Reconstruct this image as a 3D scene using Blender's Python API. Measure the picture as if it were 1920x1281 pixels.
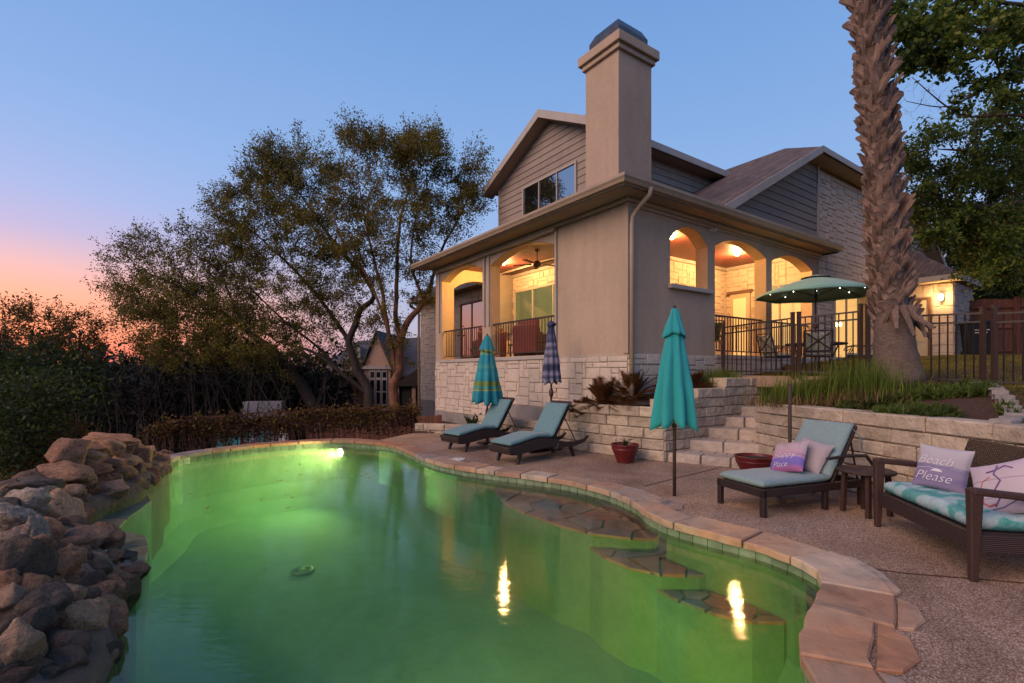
import bpy, bmesh, math, random
import numpy as np
from mathutils import Vector, Matrix, noise
from mathutils.geometry import tessellate_polygon
R = math.radians
random.seed(7); rng = np.random.default_rng(7)
for _o in list(bpy.data.objects): bpy.data.objects.remove(_o)
S = bpy.context.scene
COL = S.collection
# ------------------------------------------------------------------ camera
cd = bpy.data.cameras.new('camera'); cam = bpy.data.objects.new('camera', cd); COL.objects.link(cam)
cam.location = (0, 0, 1.6); cam.rotation_euler = (R(90), 0, 0)
cd.sensor_width = 36; cd.lens = 17.4; cd.shift_y = (699 - 640.5) / 1920; cd.clip_end = 9000; cd.clip_start = .05
S.camera = cam
# ------------------------------------------------------------------ sky
W = bpy.data.worlds.new('World'); S.world = W; W.use_nodes = True
nt = W.node_tree; nt.nodes.clear()
def N(t, **k):
    n = nt.nodes.new(t)
    for a, b in k.items(): setattr(n, a, b)
    return n
def ramp(nd, pts):
    cr = nd.color_ramp
    while len(cr.elements) > 1: cr.elements.remove(cr.elements[-1])
    cr.elements[0].position = pts[0][0]; cr.elements[0].color = (*pts[0][1], 1)
    for p, c in pts[1:]:
        e = cr.elements.new(p); e.color = (*c, 1)
def lin(r, g, b):
    f = lambda c: (c / 255 / 12.92) if c <= 10 else ((c / 255 + .055) / 1.055) ** 2.4
    return (f(r), f(g), f(b))
tc = N('ShaderNodeTexCoord'); sx = N('ShaderNodeSeparateXYZ'); nt.links.new(tc.outputs['Generated'], sx.inputs[0])
rg = N('ShaderNodeValToRGB'); rb = N('ShaderNodeValToRGB')
nt.links.new(sx.outputs[2], rg.inputs[0]); nt.links.new(sx.outputs[2], rb.inputs[0])
ramp(rg, [(0, lin(214, 110, 104)), (.03, lin(232, 126, 112)), (.075, lin(246, 156, 134)), (.12, lin(240, 172, 160)), (.165, lin(208, 178, 196)), (.21, lin(170, 176, 224)), (.27, lin(148, 178, 234)), (.40, lin(124, 170, 230)), (.6, lin(102, 152, 216)), (1, lin(70, 110, 176))])
ramp(rb, [(0, lin(184, 176, 196)), (.08, lin(176, 182, 212)), (.2, lin(158, 182, 228)), (.35, lin(138, 176, 230)), (.55, lin(116, 160, 220)), (1, lin(64, 104, 172))])
vn = N('ShaderNodeVectorMath', operation='DOT_PRODUCT'); nt.links.new(tc.outputs['Generated'], vn.inputs[0]); vn.inputs[1].default_value = (-.74, .67, 0)
mr = N('ShaderNodeMapRange', interpolation_type='SMOOTHSTEP'); nt.links.new(vn.outputs['Value'], mr.inputs[0]); mr.inputs[1].default_value = .78; mr.inputs[2].default_value = 1.01
mx = N('ShaderNodeMix', data_type='RGBA'); nt.links.new(mr.outputs[0], mx.inputs[0]); nt.links.new(rb.outputs[0], mx.inputs[6]); nt.links.new(rg.outputs[0], mx.inputs[7])
sk = N('ShaderNodeTexSky'); sk.sky_type = 'NISHITA'; sk.sun_disc = False; sk.sun_elevation = R(1.0); sk.sun_rotation = R(-48); sk.air_density = 1.4; sk.dust_density = 2
b1 = N('ShaderNodeBackground'); b1.inputs[1].default_value = 1.0; nt.links.new(mx.outputs[2], b1.inputs[0])
b2 = N('ShaderNodeBackground'); b2.inputs[1].default_value = .05; nt.links.new(sk.outputs[0], b2.inputs[0])
ad = N('ShaderNodeAddShader'); nt.links.new(b1.outputs[0], ad.inputs[0]); nt.links.new(b2.outputs[0], ad.inputs[1])
wo = N('ShaderNodeOutputWorld'); nt.links.new(ad.outputs[0], wo.inputs[0])
# ------------------------------------------------------------------ afterglow sun (low, very soft, from the left)
sl = bpy.data.lights.new('sun', 'SUN'); sl.energy = 3.0; sl.color = (1.0, .66, .46); sl.angle = R(50)
sun = bpy.data.objects.new('sun', sl); COL.objects.link(sun)
sun.rotation_euler = Vector((.62, .48, -.50)).to_track_quat('-Z', 'Y').to_euler()
S.view_settings.view_transform = 'Standard'; S.view_settings.look = 'None'; S.view_settings.gamma = 1; S.view_settings.use_curve_mapping = False
S.view_settings.exposure = .0
cy = S.cycles
cy.use_denoising = True
try: cy.denoiser = 'OPENIMAGEDENOISE'
except Exception: pass
cy.max_bounces = 8; cy.transparent_max_bounces = 24; cy.diffuse_bounces = 3; cy.glossy_bounces = 3; cy.transmission_bounces = 4; cy.volume_bounces = 1
cy.sample_clamp_indirect = 4; cy.caustics_reflective = False; cy.caustics_refractive = False; cy.light_sampling_threshold = .01
cy.use_light_tree = True
# ------------------------------------------------------------------ pixel -> world (photo is 1920x1281)
F, PX, HY, CH = 928., 960., 699., 1.6
def P(px, py, z=0.):
    Y = (CH - z) * F / (py - HY); return Vector(((px - PX) / F * Y, Y, z))
def D(px, py, Y):
    return Vector(((px - PX) / F * Y, Y, CH - (py - HY) / F * Y))
# ------------------------------------------------------------------ mesh builder
class MB:
    def __init__(s): s.v = []; s.f = []; s.m = []; s.cm = 0
    def add(s, vs, fs):
        n = len(s.v); s.v += [tuple(v) for v in vs]; s.f += [tuple(i + n for i in f) for f in fs]; s.m += [s.cm] * len(fs); return s
    def box(s, x0, x1, y0, y1, z0, z1, M=None):
        v = [Vector(p) for p in ((x0,y0,z0),(x1,y0,z0),(x1,y1,z0),(x0,y1,z0),(x0,y0,z1),(x1,y0,z1),(x1,y1,z1),(x0,y1,z1))]
        if M is not None: v = [M @ p for p in v]
        return s.add(v, [(3,2,1,0),(4,5,6,7),(0,1,5,4),(1,2,6,5),(2,3,7,6),(3,0,4,7)])
    def hexa(s, v): return s.add(v, [(3,2,1,0),(4,5,6,7),(0,1,5,4),(1,2,6,5),(2,3,7,6),(3,0,4,7)])
    def bar(s, a, b, w, h=None):
        a = Vector(a); b = Vector(b); h = h or w; d = (b - a); L = d.length
        if L < 1e-6: return s
        q = d.to_track_quat('X', 'Z').to_matrix().to_4x4(); q.translation = a
        return s.box(0, L, -w/2, w/2, -h/2, h/2, q)
    def tube(s, pts, r, n=8, cap=True):
        pts = [Vector(p) for p in pts]; m = len(pts)
        rs = r if isinstance(r, (list, tuple)) else [r] * m
        base = len(s.v); up = None
        for i, p in enumerate(pts):
            t = (pts[min(i+1, m-1)] - pts[max(i-1, 0)]).normalized()
            if up is None: up = t.orthogonal().normalized()
            up = (up - t * up.dot(t));
            if up.length < 1e-5: up = t.orthogonal()
            up.normalize(); w = t.cross(up)
            for k in range(n):
                a = 2*math.pi*k/n; s.v.append(tuple(p + (up*math.cos(a) + w*math.sin(a)) * rs[i]))
        for i in range(m-1):
            for k in range(n):
                a = base+i*n+k; b = base+i*n+(k+1) % n
                s.f.append((a, b, b+n, a+n)); s.m.append(s.cm)
        if cap:
            s.f.append(tuple(base+k for k in range(n))[::-1]); s.m.append(s.cm)
            s.f.append(tuple(base+(m-1)*n+k for k in range(n))); s.m.append(s.cm)
        return s
    def lathe(s, prof, n=24, c=(0,0,0), cap=True):
        base = len(s.v); c = Vector(c)
        for r, z in prof:
            for k in range(n):
                a = 2*math.pi*k/n; s.v.append((c.x+r*math.cos(a), c.y+r*math.sin(a), c.z+z))
        for i in range(len(prof)-1):
            for k in range(n):
                a = base+i*n+k; b = base+i*n+(k+1) % n
                s.f.append((a, b, b+n, a+n)); s.m.append(s.cm)
        if cap:
            s.f.append(tuple(base+k for k in range(n))[::-1]); s.m.append(s.cm)
            s.f.append(tuple(base+(len(prof)-1)*n+k for k in range(n))); s.m.append(s.cm)
        return s
    def prism(s, poly, z0, z1, M=None):
        n = len(poly); v = [Vector((p[0], p[1], z0)) for p in poly] + [Vector((p[0], p[1], z1)) for p in poly]
        if M is not None: v = [M @ p for p in v]
        tri = tessellate_polygon([[Vector((p[0], p[1], 0)) for p in poly]])
        fs = []
        for t in tri:
            a, b, c = [poly[i] for i in t]
            ccw = (b[0]-a[0])*(c[1]-a[1]) - (b[1]-a[1])*(c[0]-a[0]) > 0
            t = tuple(t) if ccw else tuple(t)[::-1]
            fs.append(tuple(i+n for i in t)); fs.append(t[::-1])
        ar = sum(poly[i][0]*poly[(i+1) % n][1]-poly[(i+1) % n][0]*poly[i][1] for i in range(n))
        for i in range(n):
            j = (i+1) % n; q = (i, j, j+n, i+n); fs.append(q if ar > 0 else q[::-1])
        return s.add(v, fs)
    def build(s, name, mat, parent=None, smooth=False, bevel=0, loc=None, seg=2, sub=0):
        me = bpy.data.meshes.new(name); me.from_pydata(s.v, [], s.f); 
        mats = mat if isinstance(mat, (list, tuple)) else [mat]
        for m_ in mats: me.materials.append(M[m_] if isinstance(m_, str) else m_)
        if len(mats) > 1: me.polygons.foreach_set('material_index', s.m)
        if smooth: me.shade_smooth()
        me.update()
        o = bpy.data.objects.new(name, me); COL.objects.link(o)
        if parent is not None: o.parent = parent
        if loc is not None: o.location = loc
        if bevel:
            b = o.modifiers.new('bevel', 'BEVEL'); b.width = bevel; b.segments = seg; b.limit_method = 'ANGLE'; b.angle_limit = R(35)
        if sub:
            b = o.modifiers.new('sub', 'SUBSURF'); b.levels = sub; b.render_levels = sub
        return o
def npmesh(name, V, Fq, mat, parent=None, smooth=False):
    me = bpy.data.meshes.new(name); V = np.asarray(V, dtype=np.float32); Fq = np.asarray(Fq, dtype=np.int32); k = Fq.shape[1]
    me.vertices.add(len(V)); me.vertices.foreach_set('co', V.ravel())
    me.loops.add(Fq.size); me.loops.foreach_set('vertex_index', Fq.ravel())
    me.polygons.add(len(Fq)); me.polygons.foreach_set('loop_start', np.arange(0, Fq.size, k, dtype=np.int32))
    me.materials.append(M[mat]); me.update(calc_edges=True); me.validate()
    if smooth: me.shade_smooth()
    o = bpy.data.objects.new(name, me); COL.objects.link(o)
    if parent is not None: o.parent = parent
    return o
def inst(name, me, parent, loc=(0,0,0), rot=(0,0,0), sc=(1,1,1)):
    o = bpy.data.objects.new(name, me); COL.objects.link(o); o.parent = parent
    o.location = loc; o.rotation_euler = rot; o.scale = sc; return o
def tag(o, label, cat, group=None, kind=None):
    if label: o['label'] = label
    if cat: o['category'] = cat
    if group: o['group'] = group
    if kind: o['kind'] = kind
    return o
def thing(name, label, cat, loc=(0,0,0), rotz=0, group=None):
    o = bpy.data.objects.new(name, None); COL.objects.link(o); o.empty_display_size = .1
    o.location = loc; o.rotation_euler = (0, 0, rotz); return tag(o, label, cat, group)
def struct(o): o['kind'] = 'structure'; return o
def kids(o): return [c for c in COL.objects if c.parent == o]
def dup(o, parent=None, **k):
    c = o.copy(); COL.objects.link(c)
    if parent is not None: c.parent = parent
    for ch in kids(o): dup(ch, c)
    for a, b in k.items():
        if a in ('location', 'rotation_euler', 'scale'): setattr(c, a, b)
        else: c[a] = b
    return c
# ------------------------------------------------------------------ materials
M = {}
class Mt:
    def __init__(s, name):
        m = bpy.data.materials.new(name); m.use_nodes = True; s.m = m; s.t = m.node_tree; s.b = s.t.nodes['Principled BSDF']; M[name] = m
        s.out = s.t.nodes['Material Output']; s.co = s.n('ShaderNodeTexCoord').outputs['Object']
    def n(s, ty, **k):
        n = s.t.nodes.new(ty)
        for a, b in k.items(): setattr(n, a, b)
        return n
    def l(s, a, b): s.t.links.new(a, b)
    def noise(s, scale, detail=4, co=None, rough=.6, dist=0):
        n = s.n('ShaderNodeTexNoise'); n.inputs['Scale'].default_value = scale; n.inputs['Detail'].default_value = detail; n.inputs['Roughness'].default_value = rough; n.inputs['Distortion'].default_value = dist
        s.l(co or s.co, n.inputs['Vector']); return n.outputs[0]
    def map(s, sc, co=None, rot=(0,0,0)):
        n = s.n('ShaderNodeMapping'); n.inputs['Scale'].default_value = sc; n.inputs['Rotation'].default_value = rot; s.l(co or s.co, n.inputs[0]); return n.outputs[0]
    def ramp(s, fac, pts):
        n = s.n('ShaderNodeValToRGB'); ramp(n, pts); s.l(fac, n.inputs[0]); return n.outputs[0]
    def mix(s, f, a, b, mode='MIX'):
        n = s.n('ShaderNodeMix', data_type='RGBA', blend_type=mode)
        for i, v in ((0, f), (6, a), (7, b)):
            if hasattr(v, 'links'): s.l(v, n.inputs[i])
            elif i == 0: n.inputs[0].default_value = v
            else: n.inputs[i].default_value = (*v, 1)
        return n.outputs[2]
    def rnd(s): return s.n('ShaderNodeObjectInfo').outputs['Random']
    def bump(s, h, st=.3, d=.02, prev=None):
        n = s.n('ShaderNodeBump'); n.inputs['Strength'].default_value = st; n.inputs['Distance'].default_value = d; s.l(h, n.inputs['Height'])
        if prev is not None: s.l(prev, n.inputs['Normal'])
        s.l(n.outputs[0], s.b.inputs['Normal']); return n.outputs[0]
    def col(s, c):
        if hasattr(c, 'links'): s.l(c, s.b.inputs['Base Color'])
        else: s.b.inputs['Base Color'].default_value = (*c, 1)
    def set(s, **k):
        for a, b in k.items(): s.b.inputs[a.replace('_', ' ')].default_value = b
def sc(c, k): return tuple(min(1, x * k) for x in c)
def mat(name, c, rough=.8, var=.15, scale=6, bump=.2, bscale=40, bd=.01, rnd=0, metal=0, detail=5, stretch=None, alt=None, wscale=1.2):
    t = Mt(name); co = t.map(stretch) if stretch else None
    f = t.noise(scale, detail, co); c2 = alt or sc(c, 1+var)
    k = t.ramp(f, [(.32, sc(c, 1-var)), (.68, c2)])
    big = t.noise(wscale, 3); k = t.mix(.5, k, t.ramp(big, [(.3, sc((1,1,1), .78)), (.7, (1,1,1))]), 'MULTIPLY')
    if name in ('stucco', 'stucco_lamplit', 'trim', 'siding', 'concrete', 'trim_pale'): k = t.mix(.55, k, t.ramp(t.noise(2.2, 6, t.map((1.4, 1.4, .22))), [(.3, (.80, .78, .76)), (.6, (1, 1, 1))]), 'MULTIPLY')
    if rnd:
        rr = t.ramp(t.rnd(), [(0, sc((1,1,1), 1-rnd)), (1, (1,1,1))]); k = t.mix(1, k, rr, 'MULTIPLY')
    t.col(k); t.set(Roughness=rough, Metallic=metal)
    if bump: t.bump(t.noise(bscale, 4, co), bump, bd)
    return t
mat('stucco', (.42, .31, .235), .9, .05, 9, .5, 120, .004)
mat('edging_grey', (.30, .265, .25), .9, .15, 9, .8, 18, .02, rnd=.25)
mat('dead_leaf', (.30, .13, .04), .7, .3, 20, 0)
mat('stucco_lamplit', (.62, .44, .25), .9, .05, 9, .4, 120, .004)  # porch stucco with the orange of the lamp light put into its colour
mat('trim', (.37, .28, .21), .55, .04, 4, .05, 40, .002)
mat('trim_pale', (.40, .35, .32), .6, .05, 4, .05, 40, .002)
mat('siding', (.30, .245, .215), .8, .07, 3, .3, 30, .003, rnd=.12, stretch=(1, 1, 6))
mat('mortar', (.40, .33, .275), .95, .15, 20, .5, 60, .006)
mat('concrete', (.24, .215, .21), .9, .16, 3, .3, 50, .004)
mat('limestone', (.57, .47, .395), .88, .10, 12, .8, 22, .018, rnd=.13)
mat('limestone_block', (.50, .40, .30), .88, .22, 7, .9, 16, .03, rnd=.3, alt=(.58, .47, .36))
mat('step_stone', (.47, .39, .33), .85, .16, 9, .8, 18, .02, rnd=.2)
mat('soffit', (.30, .23, .17), .8, .05, 5, .1)
mat('wood_ceiling', (.15, .03, .022), .5, .25, 3, .1, 30, .002, stretch=(1, 12, 1))
mat('wood_red', (.16, .055, .032), .8, .3, 4, .4, 30, .005, rnd=.35, stretch=(6, 6, .5))
mat('wood_brown', (.13, .07, .04), .7, .3, 4, .3, 30, .004, stretch=(6, 6, .6))
mat('metal_dark', (.028, .020, .018), .45, .2, 20, .1, 60, .001, metal=.2)
mat('metal_bronze', (.06, .034, .026), .5, .2, 20, .1, 60, .001, metal=.2)
mat('post_wood', (.06, .035, .028), .6, .2, 9, .2, 60, .002)
mat('terracotta_red', (.12, .012, .014), .35, .2, 8, .15, 30, .002)
mat('soil', (.035, .018, .011), .95, .5, 22, 1, 30, .03)
mat('mulch', (.085, .040, .022), .95, .5, 30, 1, 45, .04)
mat('bark', (.040, .027, .022), .9, .4, 9, 1, 22, .03, stretch=(1, 1, .35))
mat('bark_red', (.15, .062, .035), .85, .5, 7, 1, 18, .03, stretch=(1, 1, .35))
mat('palm_bark', (.16, .11, .088), .9, .3, 14, 1, 30, .03, stretch=(1, 1, 3))
mat('boot', (.24, .155, .12), .85, .35, 14, .8, 30, .01, rnd=.45, stretch=(3, 3, .5))
mat('bin_black', (.008, .008, .010), .35, .1, 5, .05)
mat('white_paint', (.62, .58, .54), .6, .05, 4, .05)
mat('door_paint', (.50, .40, .28), .6, .05, 4, .05)
mat('lamp_white', (.7, .7, .7), .4, 0, 5, 0)
mat('chimney_metal', (.09, .085, .085), .35, .3, 4, .1, metal=.7)
mat('skin_ground', (.05, .045, .03), .95, .4, .6, 1, 3, .1)
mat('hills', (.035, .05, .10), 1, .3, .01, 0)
mat('neigh_wall', (.33, .21, .165), .9, .1, 8, .2)
mat('neigh_roof', (.06, .055, .065), .9, .2, 8, .2)
mat('neigh_trim', (.26, .24, .26), .7, .05, 8, 0)
mat('dark_room', (.02, .016, .014), .9, .1, 8, 0)
mat('cushion_red', (.17, .035, .028), .9, .15, 30, .3, 60, .002)
mat('cushion_green', (.10, .16, .03), .9, .15, 30, .3, 60, .002)
mat('cushion_pale', (.24, .26, .24), .9, .5, 22, .3, 60, .002)
mat('wicker_brown', (.045, .020, .015), .6, .3, 60, .6, 120, .004)
mat('paver_terrace', (.30, .20, .14), .85, .2, 6, .3, 30, .005)
mat('driftstone', (.42, .31, .23), .85, .35, 5, 1, 9, .05)
mat('green_tub', (.05, .12, .10), .6, .2, 7, .2)
mat('neigh_teal', (.02, .20, .20), .8, .1, 7, .1)
def emis(name, c, st):
    t = Mt(name); t.col((0, 0, 0)); t.b.inputs['Emission Color'].default_value = (*c, 1); t.set(Emission_Strength=st, Roughness=.5)
emis('bulb', (1, .72, .36), 16); emis('led', (1, .93, .75), 9); emis('pool_lamp', (1, .82, .35), 30)
emis('lamp_warm', (1, .70, .30), 14)
# leaves
def leafmat(name, c1, c2, c3, rough=.55):
    t = Mt(name); g = t.n('ShaderNodeNewGeometry'); k = t.ramp(g.outputs['Random Per Island'], [(0, c1), (.5, c2), (1, c3)])
    k = t.mix(1, k, t.ramp(t.noise(.9, 2), [(.35, (.55, .55, .55)), (.65, (1.25, 1.2, 1.0))]), 'MULTIPLY')
    t.col(k); t.set(Roughness=rough); t.b.inputs['Specular IOR Level'].default_value = .2
    tr = t.n('ShaderNodeBsdfTranslucent'); t.l(k, tr.inputs[0]); ms = t.n('ShaderNodeMixShader'); ms.inputs[0].default_value = .42
    t.l(t.b.outputs[0], ms.inputs[1]); t.l(tr.outputs[0], ms.inputs[2]); t.l(ms.outputs[0], t.out.inputs[0])
leafmat('leaf_oak', (.07, .075, .018), (.16, .14, .03), (.28, .21, .04))
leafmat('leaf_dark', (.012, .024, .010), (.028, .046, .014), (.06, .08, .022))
leafmat('leaf_canopy', (.04, .08, .02), (.11, .17, .03), (.22, .25, .05))
leafmat('leaf_ochre', (.07, .045, .012), (.14, .075, .025), (.10, .10, .03))
leafmat('leaf_vine', (.06, .025, .012), (.13, .07, .025), (.16, .13, .03))
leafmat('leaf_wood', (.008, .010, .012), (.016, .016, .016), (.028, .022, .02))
leafmat('leaf_sago', (.04, .035, .010), (.13, .045, .018), (.19, .075, .03))
leafmat('leaf_cactus', (.03, .055, .016), (.05, .085, .02), (.07, .10, .03))
leafmat('grass_tall', (.08, .13, .02), (.15, .22, .03), (.25, .30, .07))
leafmat('grass_dry', (.16, .09, .05), (.26, .15, .09), (.34, .22, .14))
leafmat('lawn', (.09, .11, .02), (.18, .17, .04), (.28, .20, .07))
leafmat('leaf_cover', (.05, .09, .02), (.09, .14, .03), (.15, .19, .05))
# shingles
t = Mt('shingle'); br = t.n('ShaderNodeTexBrick'); br.offset = .5
br.inputs['Scale'].default_value = 1; br.inputs['Brick Width'].default_value = .32; br.inputs['Row Height'].default_value = .14; br.inputs['Mortar Size'].default_value = .008; br.inputs['Bias'].default_value = 0
br.inputs['Color1'].default_value = (.075, .050, .045, 1); br.inputs['Color2'].default_value = (.135, .098, .088, 1); br.inputs['Mortar'].default_value = (.03, .02, .02, 1)
t.l(t.co, br.inputs[0]); t.col(t.mix(.5, br.outputs[0], t.ramp(t.noise(40, 4), [(.3, (.5, .5, .5)), (.7, (1.4, 1.4, 1.4))]), 'MULTIPLY')); t.set(Roughness=.95); t.bump(br.outputs['Fac'], -.6, .01)
# exposed aggregate deck
t = Mt('aggregate'); v = t.n('ShaderNodeTexVoronoi'); v.inputs['Scale'].default_value = 100; t.l(t.co, v.inputs[0])
k = t.ramp(v.outputs['Color'], [(0, (.22, .13, .085)), (.3, (.33, .22, .15)), (.6, (.45, .34, .26)), (.85, (.58, .49, .41)), (1, (.24, .17, .13))])
k = t.mix(.9, k, t.ramp(v.outputs['Distance'], [(.25, (1.1, 1.1, 1.1)), (.65, (.38, .30, .26))]), 'MULTIPLY')
k = t.mix(.85, k, t.ramp(t.noise(.9, 5, dist=.6), [(.3, (.52, .44, .40)), (.48, (.85, .8, .77)), (.62, (1.1, 1.06, 1.03))]), 'MULTIPLY')
t.col(k); t.set(Roughness=.75); t.bump(v.outputs['Distance'], -.6, .006)
# flagstone coping with random tones
def flag(name, cols, rough=.7, b=.5):
    t = Mt(name); k = t.ramp(t.rnd(), [(i / (len(cols) - 1), c) for i, c in enumerate(cols)]); k2 = t.ramp(t.noise(3.2, 8, dist=.8), [(.28, (.42, .38, .36)), (.46, (.9, .85, .8)), (.7, (1.3, 1.18, 1.05))])
    k = t.mix(.9, k, k2, 'MULTIPLY'); k = t.mix(.4, k, t.ramp(t.noise(1.6, 3), [(.42, (1, 1, 1)), (.62, (.9, .45, .22))]), 'MULTIPLY')
    t.col(k); t.set(Roughness=rough); n1 = t.bump(t.noise(5, 8, dist=1.2), b, .03); t.bump(t.noise(60, 4), .25, .004, n1)
flag('flagstone', [(.22, .21, .215), (.36, .23, .145), (.42, .32, .235), (.32, .19, .115), (.44, .37, .30), (.25, .235, .23), (.38, .27, .185)])
flag('flag_warm', [(.30, .17, .105), (.34, .22, .145), (.32, .19, .12)], .75)
flag('flag_wet', [(.26, .27, .24), (.55, .32, .19), (.44, .38, .26), (.58, .26, .16), (.32, .24, .18), (.22, .28, .28)], .5, .3)
# rocks
def rockmat(name, cols):
    t = Mt(name); k = t.ramp(t.rnd(), [(i / (len(cols) - 1), c) for i, c in enumerate(cols)])
    k = t.mix(.95, k, t.ramp(t.noise(3.0, 9, dist=1.5), [(.28, (.35, .3, .28)), (.5, (.95, .9, .85)), (.75, (1.5, 1.35, 1.2))]), 'MULTIPLY')
    t.col(k); t.set(Roughness=.8); n1 = t.bump(t.noise(4.5, 9, dist=2.0), .9, .07); n2 = t.bump(t.noise(28, 6), .6, .012, n1)
    v = t.n('ShaderNodeTexVoronoi'); v.inputs['Scale'].default_value = 14; t.l(t.co, v.inputs[0]); t.bump(t.ramp(v.outputs['Distance'], [(.0, (0, 0, 0)), (.16, (1, 1, 1))]), .3, .01, n2)
rockmat('rock_red', [(.38, .17, .085), (.50, .25, .13), (.32, .16, .09), (.54, .32, .19), (.28, .14, .08), (.42, .28, .19)])
rockmat('rock_dark', [(.16, .10, .065), (.10, .075, .06), (.24, .14, .085)])
rockmat('rock_tan', [(.46, .30, .20), (.38, .24, .16), (.50, .36, .26)])
# pool shell + water
t = Mt('pool_plaster'); k = t.ramp(t.noise(1.6, 9, dist=.8), [(.3, (.15, .30, .17)), (.7, (.26, .42, .22))]); k = t.mix(.45, k, t.ramp(t.noise(9, 8, dist=1.5), [(.35, (.62, .66, .6)), (.6, (1, 1, 1))]), 'MULTIPLY')
t.col(k); t.set(Roughness=.8)
mat('pool_tile', (.20, .27, .17), .25, .2, 8, .05, rnd=.25)
t = Mt('water'); t.t.nodes.remove(t.b)
fr = t.n('ShaderNodeFresnel'); fr.inputs[0].default_value = 1.33; gl = t.n('ShaderNodeBsdfGlossy'); gl.inputs['Roughness'].default_value = .035; tp = t.n('ShaderNodeBsdfTransparent')
bn = t.n('ShaderNodeBump'); bn.inputs['Strength'].default_value = .10; bn.inputs['Distance'].default_value = .02
nn = t.n('ShaderNodeTexNoise'); nn.inputs['Scale'].default_value = 7; nn.inputs['Detail'].default_value = 6; t.l(t.map((1, 2.2, 1)), nn.inputs['Vector']); t.l(nn.outputs[0], bn.inputs['Height'])
t.l(bn.outputs[0], gl.inputs['Normal']); t.l(bn.outputs[0], fr.inputs['Normal'])
ms = t.n('ShaderNodeMixShader'); t.l(fr.outputs[0], ms.inputs[0]); t.l(tp.outputs[0], ms.inputs[1]); t.l(gl.outputs[0], ms.inputs[2]); t.l(ms.outputs[0], t.out.inputs[0])
va = t.n('ShaderNodeVolumeAbsorption'); va.inputs['Color'].default_value = (.42, .90, .58, 1); va.inputs['Density'].default_value = .24
vs = t.n('ShaderNodeVolumeScatter'); vs.inputs['Color'].default_value = (.62, .95, .60, 1); vs.inputs['Density'].default_value = .10; vs.inputs['Anisotropy'].default_value = .3
av = t.n('ShaderNodeAddShader'); t.l(va.outputs[0], av.inputs[0]); t.l(vs.outputs[0], av.inputs[1]); t.l(av.outputs[0], t.out.inputs['Volume'])
M['water'].cycles.homogeneous_volume = True if hasattr(M['water'].cycles, 'homogeneous_volume') else None
# glass
t = Mt('glass'); t.t.nodes.remove(t.b); fr = t.n('ShaderNodeFresnel'); fr.inputs[0].default_value = 1.5
gl = t.n('ShaderNodeBsdfGlossy'); gl.inputs['Roughness'].default_value = .02; tp = t.n('ShaderNodeBsdfTransparent'); ms = t.n('ShaderNodeMixShader')
t.l(fr.outputs[0], ms.inputs[0]); t.l(tp.outputs[0], ms.inputs[1]); t.l(gl.outputs[0], ms.inputs[2]); t.l(ms.outputs[0], t.out.inputs[0])
t = Mt('glass_dark'); t.t.nodes.remove(t.b); gl = t.n('ShaderNodeBsdfGlossy'); gl.inputs['Roughness'].default_value = .02; df = t.n('ShaderNodeBsdfDiffuse'); df.inputs[0].default_value = (.01, .01, .012, 1); ms = t.n('ShaderNodeMixShader'); ms.inputs[0].default_value = .55
gl.inputs[0].default_value = (.8, .8, .85, 1); t.l(df.outputs[0], ms.inputs[1]); t.l(gl.outputs[0], ms.inputs[2]); t.l(ms.outputs[0], t.out.inputs[0])
# fabrics
def fabric(name, c, var=.12, weave=220, rough=.85):
    t = Mt(name); k = t.ramp(t.noise(30, 5, t.map((1, 6, 1))), [(.3, sc(c, 1-var)), (.7, sc(c, 1+var))]); t.col(k); t.set(Roughness=rough); t.bump(t.noise(weave, 2), .25, .002); t.b.inputs['Sheen Weight'].default_value = .15
fabric('fab_teal', (.010, .26, .28), .08); fabric('fab_cushion', (.10, .20, .22), .3); fabric('fab_cushion_dk', (.05, .16, .19), .3)
fabric('fab_chaise', (.17, .25, .265), .22); fabric('fab_umbrella', (.15, .31, .27), .06)
def stripes(name, axis, pts, scale=1., off=0., noise_amt=.0):
    t = Mt(name); s3 = t.n('ShaderNodeSeparateXYZ'); t.l(t.co, s3.inputs[0]); m1 = t.n('ShaderNodeMath', operation='MULTIPLY_ADD'); m1.inputs[1].default_value = scale; m1.inputs[2].default_value = off
    t.l(s3.outputs[axis], m1.inputs[0]); v_ = m1.outputs[0]
    if noise_amt:
        m2 = t.n('ShaderNodeMath', operation='MULTIPLY_ADD'); m2.inputs[1].default_value = noise_amt; t.l(t.noise(14, 3), m2.inputs[0]); t.l(v_, m2.inputs[2]); v_ = m2.outputs[0]
    t.col(t.ramp(v_, pts)); t.set(Roughness=.85); t.bump(t.noise(180, 2), .2, .002)
T1, T2, T3, T4 = (.012, .20, .26), (.02, .26, .30), (.14, .20, .05), (.22, .30, .14)
stripes('fab_striped', 2, [(0, T1), (.26, T1), (.27, (.30, .36, .14)), (.285, T3), (.33, T2), (.35, T3), (.42, T3), (.43, T1), (.55, T2), (.62, T1), (.66, (.05, .26, .22)), (.72, T1), (.86, T1), (.87, (.10, .30, .2)), (.93, T3), (.96, T1), (1, T1)], 1/1.35, -.62)
NV, LV = (.030, .035, .085), (.20, .19, .27)
stripes('fab_navy', 2, [(0, LV), (.06, NV), (.12, LV), (.2, NV), (.28, NV), (.33, LV), (.4, LV), (.44, NV), (.52, LV), (.58, NV), (.66, LV), (.7, NV), (.8, (.08, .08, .15)), (.86, NV), (1, NV)], 1/1.15, -1.28, .06)
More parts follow.
